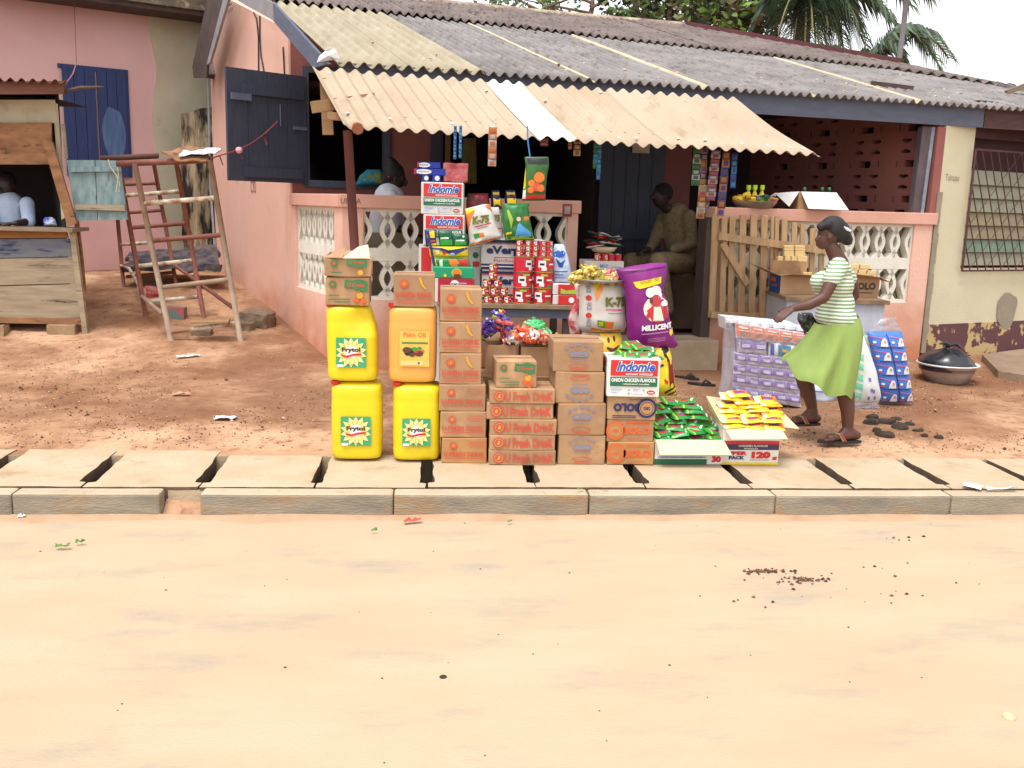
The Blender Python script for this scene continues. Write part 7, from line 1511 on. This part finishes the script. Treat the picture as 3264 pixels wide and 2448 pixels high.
# metal basin with a tied black bag
pB = ground(3028, 1229); RB = 98*(pB.y+.25)/FOC; alu = M('aluminium_basin', (186, 182, 178), .35, c2=(150, 138, 130), sc_=4, metal=.5)
t = thing('basin', 'dented aluminium basin on the soil before the maroon skirting', 'basin', (atY(3017, 1200, pB.y+.22).x, pB.y+.22, pB.z-.01)); hb = .185
mb = MB(); mb.lathe([(0, 0), (RB*.58, 0), (RB*.66, .02), (RB*.86, hb*.6), (RB*.93, hb), (RB*.93, hb-.006), (RB*.85, hb*.6), (RB*.64, .028), (0, .012)], alu, 36); mb.build('bowl', t, smooth=True)
mb = MB(); mb.lathe([(RB*.90, hb-.004), (RB*.99, hb+.010), (RB*1.03, hb+.004), (RB*1.0, hb-.008), (RB*.92, hb-.010)], M('basin_rim', (226, 224, 222), .35, metal=.3), 36); mb.build('rim', t, smooth=True)
bkb = M('black_bag', (34, 34, 42), .3, var=.1, spec=.8)
mb = MB(); prof = [(RB*.86, hb*.7), (RB*.90, hb+.02), (RB*.86, hb+.04), (RB*.74, hb+.07), (RB*.6, hb+.095), (RB*.4, hb+.12), (RB*.2, hb+.135), (.03, hb+.14), (.015, hb+.175), (.05, hb+.19), (.0, hb+.195)]
mb.lathe(prof, bkb, 40); o = mb.build('black_bag', None, t.location.copy(), smooth=True)
for v in o.data.vertices:
    a = math.atan2(v.co.y, v.co.x); r = math.hypot(v.co.x, v.co.y); v.co.z += .009*math.sin(a*7+r*12)*min(1, r/.1)*(v.co.z > hb)+(noise.noise(v.co*9)*.022+noise.noise(v.co*24)*.016)*(v.co.z > hb)
o.location.x -= .02; tag(o, 'shiny black plastic bag tied in a knot, heaped in the aluminium basin', 'bag')
mb = MB(); q = t.location+Vector((-.02, -.02, hb+.18)); mb.tube([q+Vector((-.1, 0, .01)), q+Vector((-.05, -.01, .03)), q, q+Vector((.06, 0, .02)), q+Vector((.14, .01, -.03))], [.006, .02, .022, .02, .008], bkb, 7); k_ = mb.build('bag_knot', o, (-o.location.x, -o.location.y, -o.location.z), smooth=True)
# tray and white carton on the right parapet
cT = zc1-.02
def onc(x, o_=.08): p = fp(x, 660, o_); return Vector((p.x, p.y, cT))
p = onc(2405); mb = MB(); RT = 64*p.y/FOC*1.12; mb.lathe([(0, 0), (RT*.78, 0), (RT*1.0, .062), (RT*1.03, .066), (RT*.98, .062), (RT*.77, .008), (0, .008)], M('steel_bowl', (166, 158, 148), .3, metal=.7), 32, sy=.8); o = mb.build('metal_tray', None, p, smooth=True); tag(o, 'wide shallow metal tray of mixed goods on the right parapet', 'tray')
rnd = random.Random(12); pz_ = p.z+.05
yb = M('yellow_tub', (226, 190, 40), .4); pkm = [yb, M('tub_ochre', (196, 150, 40), .4), M('tub_pale', (222, 206, 160), .5)]
for i in range(16):
    x = rnd.uniform(-.19, .02); y = rnd.uniform(-.08, .1); z = .05+.07*max(0, 1-abs(x+.09)/.12)*rnd.random(); mb = MB()
    mb.box(-.025, -.02, -.018, .025, .02, .018, pkm[i % 3]); o = mb.build('yellow_packet', None, p+Vector((x, y, z+.03)), rot=(rnd.uniform(-.5, .5), rnd.uniform(-.5, .5), rnd.uniform(-1, 1))); bevel(o, .006); tag(o, 'small yellow packet heaped on the left half of the parapet tray', 'packet', 'yellow packets on the tray')
for i, x in enumerate((2382, 2402, 2425)):
    q = onc(x, .16); mb = MB(); mb.lathe([(.028, 0), (.030, .12), (.014, .16), (.014, .18)], M('bottle_yellow', (226, 196, 40), .3), 12); mb.lathe([(.024, .175), (.024, .215), (.022, .22), (0, .22)], M('cap_lime', (176, 214, 40), .4), 12); q.z = atY(x, 590, q.y).z-.22; o = mb.build('bottle', None, q, smooth=True); tag(o, f'lime-capped yellow bottle in the parapet tray, {("left", "middle", "right")[i]} one of three', 'bottle')
pl2 = [S['c'], M('wrap_hot_pink', (226, 80, 150), .35), M('wrap_leaf', (90, 190, 80), .35), M('wrap_silver', (206, 206, 214), .3), M('wrap_mustard', (214, 190, 80), .3)]
for i in range(14):
    mb = MB(); pillow(mb, .10, .06, .018, pl2[i % 5], bands=[(.3, .2, .7, .8, pl2[(i+2) % 5])], seed=i, nx_=5, nz_=5); o = mb.build('sachet', None, p+Vector((rnd.uniform(.02, .22), rnd.uniform(-.1, .06), .07+.05*rnd.random())), rot=(rad(60)+rnd.uniform(-.6, .6), rnd.uniform(-.6, .6), rnd.uniform(-.8, .8)), smooth=True); tag(o, 'coloured sachet spilling over the right half of the parapet tray', 'sachet', 'sachets on the tray')
TC, wC, hC = opencarton('white-topped open carton of green-capped bottles on the right parapet', R_(2545, 612, 2664, 668), onc(2600, -.02).y, .22, kraft, None, cT, [
    lambda w, h, d: [(-w/2+.02, 0, h), (w/2, 0, h), (w/2+.10, -.10, h-.17), (-w/2+.07, -.10, h-.165)], lambda w, h, d: [(-w/2, d, h), (-w/2, 0, h), (-w/2-.10, -.02, h-.15), (-w/2-.18, d-.03, h-.02)]], inm=M('flap_white', (236, 234, 232), .6))
for i, x in enumerate((2560, 2616, 2638)):
    q = onc(x, .1); mb = MB(); mb.lathe([(.03, 0), (.03, .14), (.012, .19), (.012, .2)], M('bottle_dark', (30, 24, 30), .2), 12); mb.lathe([(.017, .195), (.017, .222), (0, .224)], M('cap_green', (20, 130, 70), .4), 10); q.z = atY(x, 597, q.y).z-.222; o = mb.build('bottle', None, q, smooth=True); tag(o, f'green-capped dark bottle in the white-topped carton, {("leftmost", "middle", "rightmost")[i]} of three', 'bottle')
# pair of black slippers by the step
for x, y, rz, l in ((2236, 1228, -.5, 'right one of a pair'), (2188, 1208, -.7, 'left one of a pair')):
    p = ground(x, y); mb = MB(); sole = [(math.cos(t*math.pi/8)*.13, math.sin(t*math.pi/8)*(.045 if math.cos(t*math.pi/8) > 0 else .036)) for t in range(16)]
    mb.add([(a, b, 0) for a, b in sole]+[(a, b, .02) for a, b in sole], [tuple(range(16))[::-1], tuple(range(16, 32))]+[(i, (i+1) % 16, 16+(i+1) % 16, 16+i) for i in range(16)], F('slipper_black', (34, 32, 34), .7)); mb.tube([(.0, .045, .01), (.03, .03, .05), (.08, 0, .03), (.03, -.03, .05), (0, -.045, .01)], .008, F('slipper_strap', (60, 50, 50), .5), 6)
    tag(mb.build('slipper', None, p, rz), f'black rubber slipper on the soil before the step, {l}', 'slipper')

# ================================================================== PEOPLE
def flesh(name, caps, m, parent=None, voxel=.008, smooth_it=3):
    """tapered capsules and ellipsoids fused into one continuous surface"""
    mb = MB()
    for c in caps:
        if c[0] == 'e':
            _, p, r, rot = c; X = Matrix.Translation(p) @ Matrix.Rotation(rot, 4, 'Y'); n, k = 16, 10; vs = []
            for j in range(1, k):
                for i in range(n): a = math.pi*j/k; b = 2*math.pi*i/n; vs.append((r[0]*math.sin(a)*math.cos(b), r[1]*math.sin(a)*math.sin(b), r[2]*math.cos(a)))
            vs += [(0, 0, r[2]), (0, 0, -r[2])]; N_ = len(vs)
            mb.add(vs, [(j*n+i, (j+1)*n+i, (j+1)*n+(i+1) % n, j*n+(i+1) % n) for j in range(k-2) for i in range(n)]+[(N_-2, i, (i+1) % n) for i in range(n)]+[(N_-1, (k-2)*n+(i+1) % n, (k-2)*n+i) for i in range(n)], m, X)
        else:
            p0, r0, p1, r1 = c; p0, p1 = Vector(p0), Vector(p1); d = (p1-p0).normalized(); pts = []; rs = []
            for k in range(4): a = math.pi/2*(k/4); pts.append(p0-d*r0*math.cos(a)); rs.append(max(.0005, r0*math.sin(a)))
            pts.append(p0); rs.append(r0); pts.append(p1); rs.append(r1)
            for k in range(3, -1, -1): a = math.pi/2*(k/4); pts.append(p1+d*r1*math.cos(a)); rs.append(max(.0005, r1*math.sin(a)))
            mb.tube(pts, rs, m, 14)
    o = mb.build(name, parent); o.data.update(); nrm(o)
    md = o.modifiers.new('r', 'REMESH'); md.mode = 'VOXEL'; md.voxel_size = voxel; md2 = o.modifiers.new('s', 'SMOOTH'); md2.iterations = smooth_it; md2.factor = .5
    me = bpy.data.meshes.new_from_object(o.evaluated_get(bpy.context.evaluated_depsgraph_get())); o.modifiers.clear(); old = o.data; o.data = me; me.name = name; bpy.data.meshes.remove(old)
    me.polygons.foreach_set('use_smooth', [True]*len(me.polygons)); me.materials.clear(); me.materials.append(m); return o
def chain(pts, rs): return [(a, ra, b, rb) for (a, ra), (b, rb) in zip(list(zip(pts, rs)), list(zip(pts, rs))[1:])]
def hand(wr, d, n, s=1., curl=.5, thumb=1):
    """palm and five bent fingers; wr wrist, d direction, n palm normal (fingers curl towards it)"""
    d = d.normalized(); n = (n-d*n.dot(d)).normalized(); sd_ = d.cross(n); L = []
    for k in range(4):
        o = sd_*(k-1.5)*.019*s; L.append((wr+sd_*(k-1.5)*.010*s, .014*s, wr+d*.075*s+o, .012*s))
        ln = (.078, .088, .080, .064)[k]*s; c = curl*(.8+.12*k); a = wr+d*.078*s+o; b = a+(d*math.cos(c*.5)+n*math.sin(c*.5))*ln*.5; e = b+(d*math.cos(c*1.3)+n*math.sin(c*1.3))*ln*.5
        L += [(a, .0098*s, b, .0085*s), (b, .0085*s, e, .0068*s)]
    a = wr+d*.02*s-sd_*.022*s*thumb; b = a+(d*.6-sd_*.75*thumb+n*.3)*.042*s; L += [(wr, .018*s, a, .014*s), (a, .013*s, b, .0105*s), (b, .0105*s, b+(d*.9-sd_*.25*thumb+n*.3)*.032*s, .008*s)]
    return L
skin = M('dark_skin', (92, 56, 44), .5, c2=(78, 46, 36), sc_=6, spec=.5)
hairm = M('black_hair', (22, 16, 18), .55, c2=(36, 26, 27), sc_=40, stretch=(.3, 1, 3), bump=.4, bsc=120)
def stripes(name, c1, c2, scale, direction='Z', distort=.6):
    m = M(name, c1); m.node_tree.nodes; n = m.node_tree.nodes; L = m.node_tree.links; b = n['Principled BSDF']
    tc = n.new('ShaderNodeTexCoord'); wv = n.new('ShaderNodeTexWave'); wv.wave_type = 'BANDS'; wv.bands_direction = direction; wv.inputs['Scale'].default_value = scale; wv.inputs['Distortion'].default_value = distort; wv.inputs['Detail'].default_value = 1; wv.inputs['Detail Scale'].default_value = 1.2
    L.new(tc.outputs['Object'], wv.inputs['Vector']); r = n.new('ShaderNodeValToRGB'); r.color_ramp.elements[0].position = .42; r.color_ramp.elements[1].position = .58; r.color_ramp.elements[0].color = (*lin(c1), 1); r.color_ramp.elements[1].color = (*lin(c2), 1); L.new(wv.outputs['Fac'], r.inputs[0]); L.new(r.outputs[0], b.inputs['Base Color']); return m
# --- the walking woman
Yw = 6.62; nr, fr_ = Yw-.09, Yw+.13
wp = thing('person', 'woman in a green striped T-shirt and lime skirt walking left past the packs', 'person', (0, 0, 0))
wa = lambda x, y, Y: atY(x, y, Y)
caps = []
# near leg, far leg with thigh, knee, calf, ankle
gz_ = lambda x, Y: gh(x, Y)
def sc2(p, z): q = p.copy(); q.z = z; return q
nk = wa(2690, 1212, nr); na = wa(2702, 1366, nr)
caps += chain([wa(2680, 1060, Yw-.03), nk, wa(2696, 1262, nr+.01), wa(2702, 1310, nr), na], [.105, .062, .063, .050, .038])
fk = wa(2556, 1175, fr_); fa = wa(2590, 1306, fr_)
caps += chain([wa(2650, 1060, Yw+.05), fk, wa(2568, 1222, fr_), wa(2580, 1262, fr_), fa], [.105, .064, .062, .048, .037])
def foot(an, toe, heel, sole_z):
    L = [(sc2(heel, sole_z+.032), .032, sc2(heel.lerp(toe, .3), sole_z+.036), .036), (an, .036, sc2(heel.lerp(toe, .12), sole_z+.045), .036), (an, .034, sc2(heel.lerp(toe, .45), sole_z+.04), .032), (sc2(heel.lerp(toe, .3), sole_z+.03), .034, sc2(heel.lerp(toe, .78), sole_z+.022), .030)]
    for k in range(5): o = Vector((0, (k-2)*.017, 0)); b = heel.lerp(toe, .74)+o; L.append((sc2(b, sole_z+.018), .013, sc2(heel.lerp(toe, .97-.03*k)+o, sole_z+.012), .0085 if k else .012))
    return L
zn = wa(2715, 1404, nr-.03).z; heel = wa(2730, 1396, nr); toe = wa(2622, 1396, nr-.05); zfar = wa(2560, 1346, fr_).z; heelf = wa(2604, 1336, fr_); toef = wa(2514, 1336, fr_-.03)
caps += foot(na, toe, heel, zn)+foot(fa, toef, heelf, zfar)
# torso, neck, head
caps += [('e', wa(2664, 1040, Yw), (.135, .155, .13), .1), ('e', wa(2662, 975, Yw), (.115, .125, .15), 0), ('e', wa(2656, 905, Yw), (.125, .14, .13), .1), ('e', wa(2612, 897, Yw-.06), (.06, .055, .055), 0), ('e', wa(2612, 897, Yw+.06), (.06, .055, .055), 0)]
caps += [(wa(2672, 850, Yw-.13), .058, wa(2668, 846, Yw+.13), .058), (wa(2678, 842, Yw), .062, wa(2652, 790, Yw), .050)]
hc = wa(2642, 742, Yw)
caps += [('e', wa(2648, 735, Yw), (.088, .074, .098), .25), ('e', wa(2628, 762, Yw), (.058, .054, .070), .1), (wa(2622, 784, Yw), .026, wa(2616, 784, Yw), .022), (wa(2612, 752, Yw), .014, wa(2603, 764, Yw), .015), (wa(2607, 776, Yw), .016, wa(2604, 777, Yw), .011), (wa(2606, 781, Yw), .014, wa(2604, 782, Yw), .010), (wa(2612, 740, Yw-.035), .012, wa(2610, 740, Yw+.035), .012), (wa(2645, 756, Yw-.076), .016, wa(2643, 764, Yw-.074), .012), (wa(2645, 756, Yw+.076), .016, wa(2643, 764, Yw+.074), .012)]
# near (left) arm forward, far arm behind with the black bag
ya = Yw-.19; el = wa(2626, 948, ya-.02); wr = wa(2526, 983, ya-.03)
caps += chain([wa(2664, 862, Yw-.15), wa(2646, 908, ya), el, wa(2578, 972, ya-.02), wr], [.052, .046, .040, .036, .026])
caps += hand(wr, wa(2486, 1008, ya-.06)-wr, Vector((.2, .5, -.9)), .98, .45, 1)
yf = Yw+.17; elf = wa(2722, 940, yf+.02); wrf = wa(2606, 1026, yf-.02)
caps += chain([wa(2684, 862, Yw+.15), wa(2716, 905, yf), elf, wa(2670, 1000, yf), wrf], [.050, .045, .040, .035, .026])
caps += hand(wrf, wa(2585, 1032, yf)-wrf, Vector((0, -.3, -1)), .95, 1.3, 1)
flesh('body', caps, skin, wp, .0072, 2)
mb = MB(); mb.lathe([(.0, -.004), (.007, 0), (0, .004)], F('eye_white', (150, 140, 132), .3), 8, wa(2612, 753, Yw-.048)); mb.build('eye', wp)
mb = MB(); mb.tube([wa(2602, 779, Yw-.018), wa(2603, 779, Yw), wa(2602, 779, Yw+.018)], .003, F('lip_dark', (60, 30, 30)), 5); mb.build('mouth', wp)
hcaps = [('e', wa(2656, 728, Yw), (.098, .086, .090), .3), ('e', wa(2672, 738, Yw), (.085, .080, .080), .4), (wa(2616, 722, Yw-.045), .028, wa(2616, 722, Yw+.045), .028), (wa(2690, 750, Yw), .05, wa(2700, 764, Yw), .042), (wa(2640, 716, Yw-.06), .03, wa(2640, 716, Yw+.06), .03), (wa(2702, 762, Yw), .036, wa(2708, 772, Yw-.02), .022)]
flesh('hair', hcaps, hairm, wp, .009, 3)
mb = MB(); mb.tube([wa(2688, 723, Yw-.066), wa(2700, 731, Yw-.065), wa(2711, 736, Yw-.05)], [.008, .013, .007], F('clip_white', (226, 240, 244), .3), 8); mb.build('hair_clip', wp, smooth=True)
shirtm = stripes('shirt_stripes', (126, 152, 112), (222, 226, 212), 12.3)
scaps = [('e', wa(2665, 1012, Yw), (.146, .182, .11), .28), ('e', wa(2664, 975, Yw), (.130, .142, .15), 0), ('e', wa(2657, 908, Yw), (.140, .155, .13), .12), ('e', wa(2613, 897, Yw-.06), (.072, .064, .065), 0), ('e', wa(2613, 897, Yw+.06), (.072, .064, .065), 0), (wa(2672, 852, Yw-.12), .070, wa(2670, 848, Yw+.12), .070), ('e', wa(2672, 858, Yw), (.085, .13, .07), 0),
    (wa(2668, 860, Yw-.14), .066, wa(2652, 888, Yw-.175), .064), (wa(2686, 862, Yw+.13), .064, wa(2706, 888, Yw+.16), .058)]
flesh('shirt', scaps, shirtm, wp, .009, 2)
skm = M('lime_skirt', (150, 170, 100), .85, c2=(132, 154, 80), sc_=3, spec=.2, bump=.5, bsc=9, stretch=(1.6, 1.6, .35))
ringsP = [((2604, 1032), (2730, 1004), .165, 0.001, Yw), ((2590, 1052), (2743, 1032), .185, .003, Yw), ((2574, 1076), (2745, 1068), .20, .009, Yw), ((2549, 1106), (2740, 1112), .205, .018, Yw-.01), ((2522, 1128), (2733, 1155), .215, .030, Yw-.01), ((2498, 1144), (2726, 1196), .22, .042, Yw-.02), ((2497, 1149), (2719, 1230), .22, .046, Yw-.02)]
n = 72; mb = MB(); vs = []
for (l, r, dp, fo, Yc) in ringsP:
    a, b = wa(l[0], l[1], Yc), wa(r[0], r[1], Yc); c = (a+b)/2; h = (b-a)/2
    for i in range(n):
        t = 2*math.pi*i/n; f = 1+fo*3.2*math.sin(t*7+.6)+fo*1.5*math.sin(t*11); p = c+h*math.cos(t)*(1+fo*.0); sg = math.sin(t); p = c+h*math.cos(t)+Vector((0, -sg*dp*f, -max(0, sg)*fo*2.4+fo*1.0*math.sin(t*7)*.5)); vs.append(p)
K = len(ringsP); o_ = len(vs); vs += [Vector((v.x, v.y, v.z))*1+Vector((0, 0, 0)) for v in vs]
mb.add(vs[:o_], [(j*n+i, j*n+(i+1) % n, (j+1)*n+(i+1) % n, (j+1)*n+i) for j in range(K-1) for i in range(n)], skm)
o = mb.build('skirt', wp, smooth=True); sb2 = o.modifiers.new('s', 'SUBSURF'); sb2.levels = sb2.render_levels = 1
sol = F('sandal_black', (34, 34, 40), .6)
for h_, t_, z_ in ((heel, toe, zn), (heelf, toef, zfar)):
    mb = MB(); c = (h_+t_)/2; L_ = (h_-t_).length/2+.025; pts = [(c.x+math.cos(t*math.pi/10)*L_, c.y+math.sin(t*math.pi/10)*(.036 if math.cos(t*math.pi/10) > 0 else .047)) for t in range(20)]
    mb.add([(a, b, z_-.018) for a, b in pts]+[(a, b, z_) for a, b in pts], [tuple(range(20))[::-1], tuple(range(20, 40))]+[(i, (i+1) % 20, 20+(i+1) % 20, 20+i) for i in range(20)], sol)
    for dx, m in ((0, F('strap_red', (170, 50, 50))), (-.018, F('strap_khaki', (130, 124, 84)))):
        q = h_.lerp(t_, .5)+Vector((dx, 0, 0)); mb.tube([Vector((q.x+.03, q.y-.042, z_)), Vector((q.x, q.y-.03, z_+.05)), Vector((q.x-.03, q.y, z_+.052)), Vector((q.x, q.y+.03, z_+.05)), Vector((q.x+.03, q.y+.042, z_))], .008, m, 6)
    mb.build('sandal', wp)
bgm = M('black_bag', (30, 30, 36))
bag('carrier_bag', 'small black plastic bag held in the walking woman\'s far hand', 'bag', [(1060, 2575, 2590), (1048, 2556, 2602), (1020, 2542, 2600), (1000, 2543, 2590), (996, 2548, 2580)], yf-.02, .08, M('black_carrier', (26, 26, 32), .25, spec=.8), wob=.02)

def sitter(name_lab, hd, hr, torso, arms, legs, clothm, extra=None, skinm=skin, short=True):
    t = thing('person', name_lab, 'person')
    caps = [('e', hd, (hr*.86, hr*.8, hr*1.15), 0), ('e', hd+Vector((-.02*0, 0, -hr*.55)), (hr*.62, hr*.6, hr*.6), 0)]+[(torso[0], .055, hd-Vector((0, 0, hr*.7)), .05)]
    caps += [(a, ra*.9, b, rb*.9) for a, ra, b, rb in chain(torso, [.10, .14, .15])]
    for pts, hn, hdir in arms: caps += chain(pts, [.05, .042, .028]); caps += hand(pts[-1], hdir, hn, 1.0, .9, 1)
    for pts, ft in legs: caps += chain(pts, [.09, .065, .042]); caps += [(pts[-1], .04, pts[-1]+ft*.4, .036), (pts[-1]+ft*.4-Vector((0, 0, .02)), .036, pts[-1]+ft-Vector((0, 0, .03)), .026)]
    if extra: caps += extra
    flesh('body', caps, skinm, t, .011, 2)
    cl = chain(torso, [.15, .175, .19])
    for pts, _, _ in arms: cl += [(pts[0], .075, pts[1], .065)]+([(pts[1], .062, pts[1].lerp(pts[2], .8), .05)] if not short else [])
    flesh('shirt', cl, clothm, t, .014, 3)
    return t
V3 = Vector
# man seated by the door
Ym = fp(2150, 720, .78).y; wm = lambda x, y, dy=0: atY(x, y, Ym+dy)
cloth = M('patterned_tan_cloth', (132, 112, 82), .85, c2=(104, 88, 66), sc_=34, thr=(.35, .65)); skd = M('very_dark_skin', (52, 32, 30), .5)
hd = wm(2108, 625, -.1); T1 = [wm(2156, 690), wm(2166, 745), wm(2176, 820)]
armsM = [([wm(2196, 690, -.16), wm(2206, 775, -.22), wm(2130, 800, -.30)], V3((0, 0, -1)), V3((-1, -.3, -.1))), ([wm(2116, 690, .14), wm(2085, 770, .0), wm(2068, 795, -.2)], V3((0, 0, -1)), V3((-1, -.3, -.1)))]
legM = [([wm(2180, 835, -.12), wm(2098, 835, -.42), wm(2128, 985, -.40)], V3((-.12, -.16, -.02))), ([wm(2165, 835, .1), wm(2012, 835, -.10), wm(2030, 985, -.05)], V3((-.16, -.12, -.02)))]
ms = sitter('man in patterned tan clothes sitting bent over by the shop door', hd, .112, T1, armsM, legM, cloth, [(hd+V3((-.09, -.01, -.01)), .02, hd+V3((-.105, -.01, -.03)), .02), (hd+V3((.02, -.09, 0)), .02, hd+V3((.02, -.09, -.02)), .015)], skd, False)
flesh('trousers', chain(legM[0][0], [.125, .10, .07])+chain(legM[1][0], [.125, .10, .07])+[(T1[2], .16, T1[2]+V3((0, 0, -.08)), .17)], cloth, ms, .014, 3)
flesh('hair', [('e', hd+V3((.02, 0, .035)), (.105, .098, .105), .2)], M('cropped_hair', (16, 12, 12), .9), ms, .011, 2)
mb = MB(); q = wm(2196, 862, -.12); mb.box(q.x-.22, q.y, FZ, q.x-.17, q.y+.3, q.z, darkwood); mb.box(q.x+.12, q.y, FZ, q.x+.17, q.y+.3, q.z, darkwood); mb.box(q.x-.26, q.y-.03, q.z, q.x+.2, q.y+.33, q.z+.035, darkwood); mb.box(q.x-.17, q.y+.01, FZ+.05, q.x+.12, q.y+.03, q.z-.05, M('stool_board', (96, 74, 58), .9)); tag(mb.build('wooden_stool'), 'dark wooden stool under the seated man by the door', 'stool')
# woman behind the left parapet
Yv = fp(1262, 560, .62).y; wv_ = lambda x, y, dy=0: atY(x, y, Yv+dy); whs = M('white_top', (214, 214, 222), .8, var=.06)
hd = wv_(1264, 565); z_ = lambda p, d: p+V3((0, 0, d))
s0 = wv_(1240, 632); T2 = [s0, s0+V3((-.02, .02, -.2)), s0+V3((-.04, .02, -.46))]
ws = sitter('woman in a white top sitting inside behind the parapet, head turned right', hd, .098, T2, [([s0+V3((.03, -.15, 0)), s0+V3((.05, -.2, -.26)), s0+V3((.26, -.22, -.34))], V3((0, 0, -1)), V3((1, 0, 0))), ([s0+V3((-.03, .15, 0)), s0+V3((.03, .2, -.26)), s0+V3((.24, .2, -.34))], V3((0, 0, -1)), V3((1, 0, 0)))],
    [([T2[2]+V3((0, -.09, -.05)), T2[2]+V3((.4, -.1, -.05)), T2[2]+V3((.4, -.1, -.42))], V3((.16, 0, -.02))), ([T2[2]+V3((0, .09, -.05)), T2[2]+V3((.4, .1, -.05)), T2[2]+V3((.4, .1, -.42))], V3((.16, 0, -.02)))], whs, [(hd+V3((.085, 0, -.02)), .014, hd+V3((.10, 0, -.045)), .015), (hd+V3((.078, 0, -.065)), .016, hd+V3((.085, 0, -.075)), .014), (hd+V3((-.01, -.085, -.01)), .017, hd+V3((-.01, -.085, -.03)), .013)], skd)
flesh('hair', [('e', hd+V3((-.025, 0, .035)), (.105, .096, .11), -.2), (hd+V3((-.03, 0, .12)), .05, hd+V3((-.06, 0, .15)), .045), (hd+V3((-.09, 0, .0)), .045, hd+V3((-.11, 0, -.04)), .035)], M('window_hair', (18, 14, 16), .7), ws, .010, 2)
mb = MB(); mb.lathe([(.0, -.012), (.012, 0), (0, .012)], F('hair_bead', (190, 60, 50)), 8, hd+V3((-.07, -.09, .0))); mb.build('hair_bead', ws)
mb = MB(); q = T2[2]+V3((0, 0, -.22)); mb.box(q.x-.2, q.y-.18, FZ, q.x+.2, q.y+.18, q.z, darkwood); tag(mb.build('low_stool'), 'low stool under the woman behind the parapet', 'stool')
# man inside the kiosk
wk = lambda x, y, dy=0: atY(x, y, KY+.45+dy); hd = wk(14, 592); s0 = wk(30, 656)
T3 = [s0, s0+V3((0, .02, -.2)), s0+V3((-.02, .05, -.45))]
ks = sitter('man in a pale blue-white shirt leaning on the counter inside the wooden kiosk', hd, .12, T3, [([wk(86, 650, -.1), wk(92, 706, -.2), wk(50, 712, -.38)], V3((0, 0, -1)), V3((-1, -.2, 0))), ([wk(-30, 650, -.1), wk(-40, 706, -.2), wk(-10, 712, -.38)], V3((0, 0, -1)), V3((1, -.2, 0)))],
    [([T3[2]+V3((.09, 0, -.05)), T3[2]+V3((.1, -.2, -.08)), T3[2]+V3((.1, -.2, -.36))], V3((0, -.12, -.02))), ([T3[2]+V3((-.09, 0, -.05)), T3[2]+V3((-.1, -.2, -.08)), T3[2]+V3((-.1, -.2, -.36))], V3((0, -.12, -.02)))], M('kiosk_shirt', (190, 202, 224), .8, c2=(160, 174, 204), sc_=5), [(hd+V3((0, -.10, -.03)), .014, hd+V3((0, -.115, -.045)), .016), (hd+V3((.1, 0, 0)), .016, hd+V3((.1, 0, -.02)), .012)], skd)
flesh('hair', [('e', hd+V3((0, .02, .045)), (.108, .105, .105), 0)], M('cropped_hair', (16, 12, 12)), ks, .012, 2)
bag('blue_white_pack', 'small blue and white bag on the kiosk counter by the corner', 'bag', [(719, 140, 182), (700, 138, 176), (692, 144, 166)], KY+.2, .08, M('blue_white_plastic', (80, 96, 200), .4, c2=(200, 204, 230), sc_=12, thr=(.45, .52)), wob=.01)
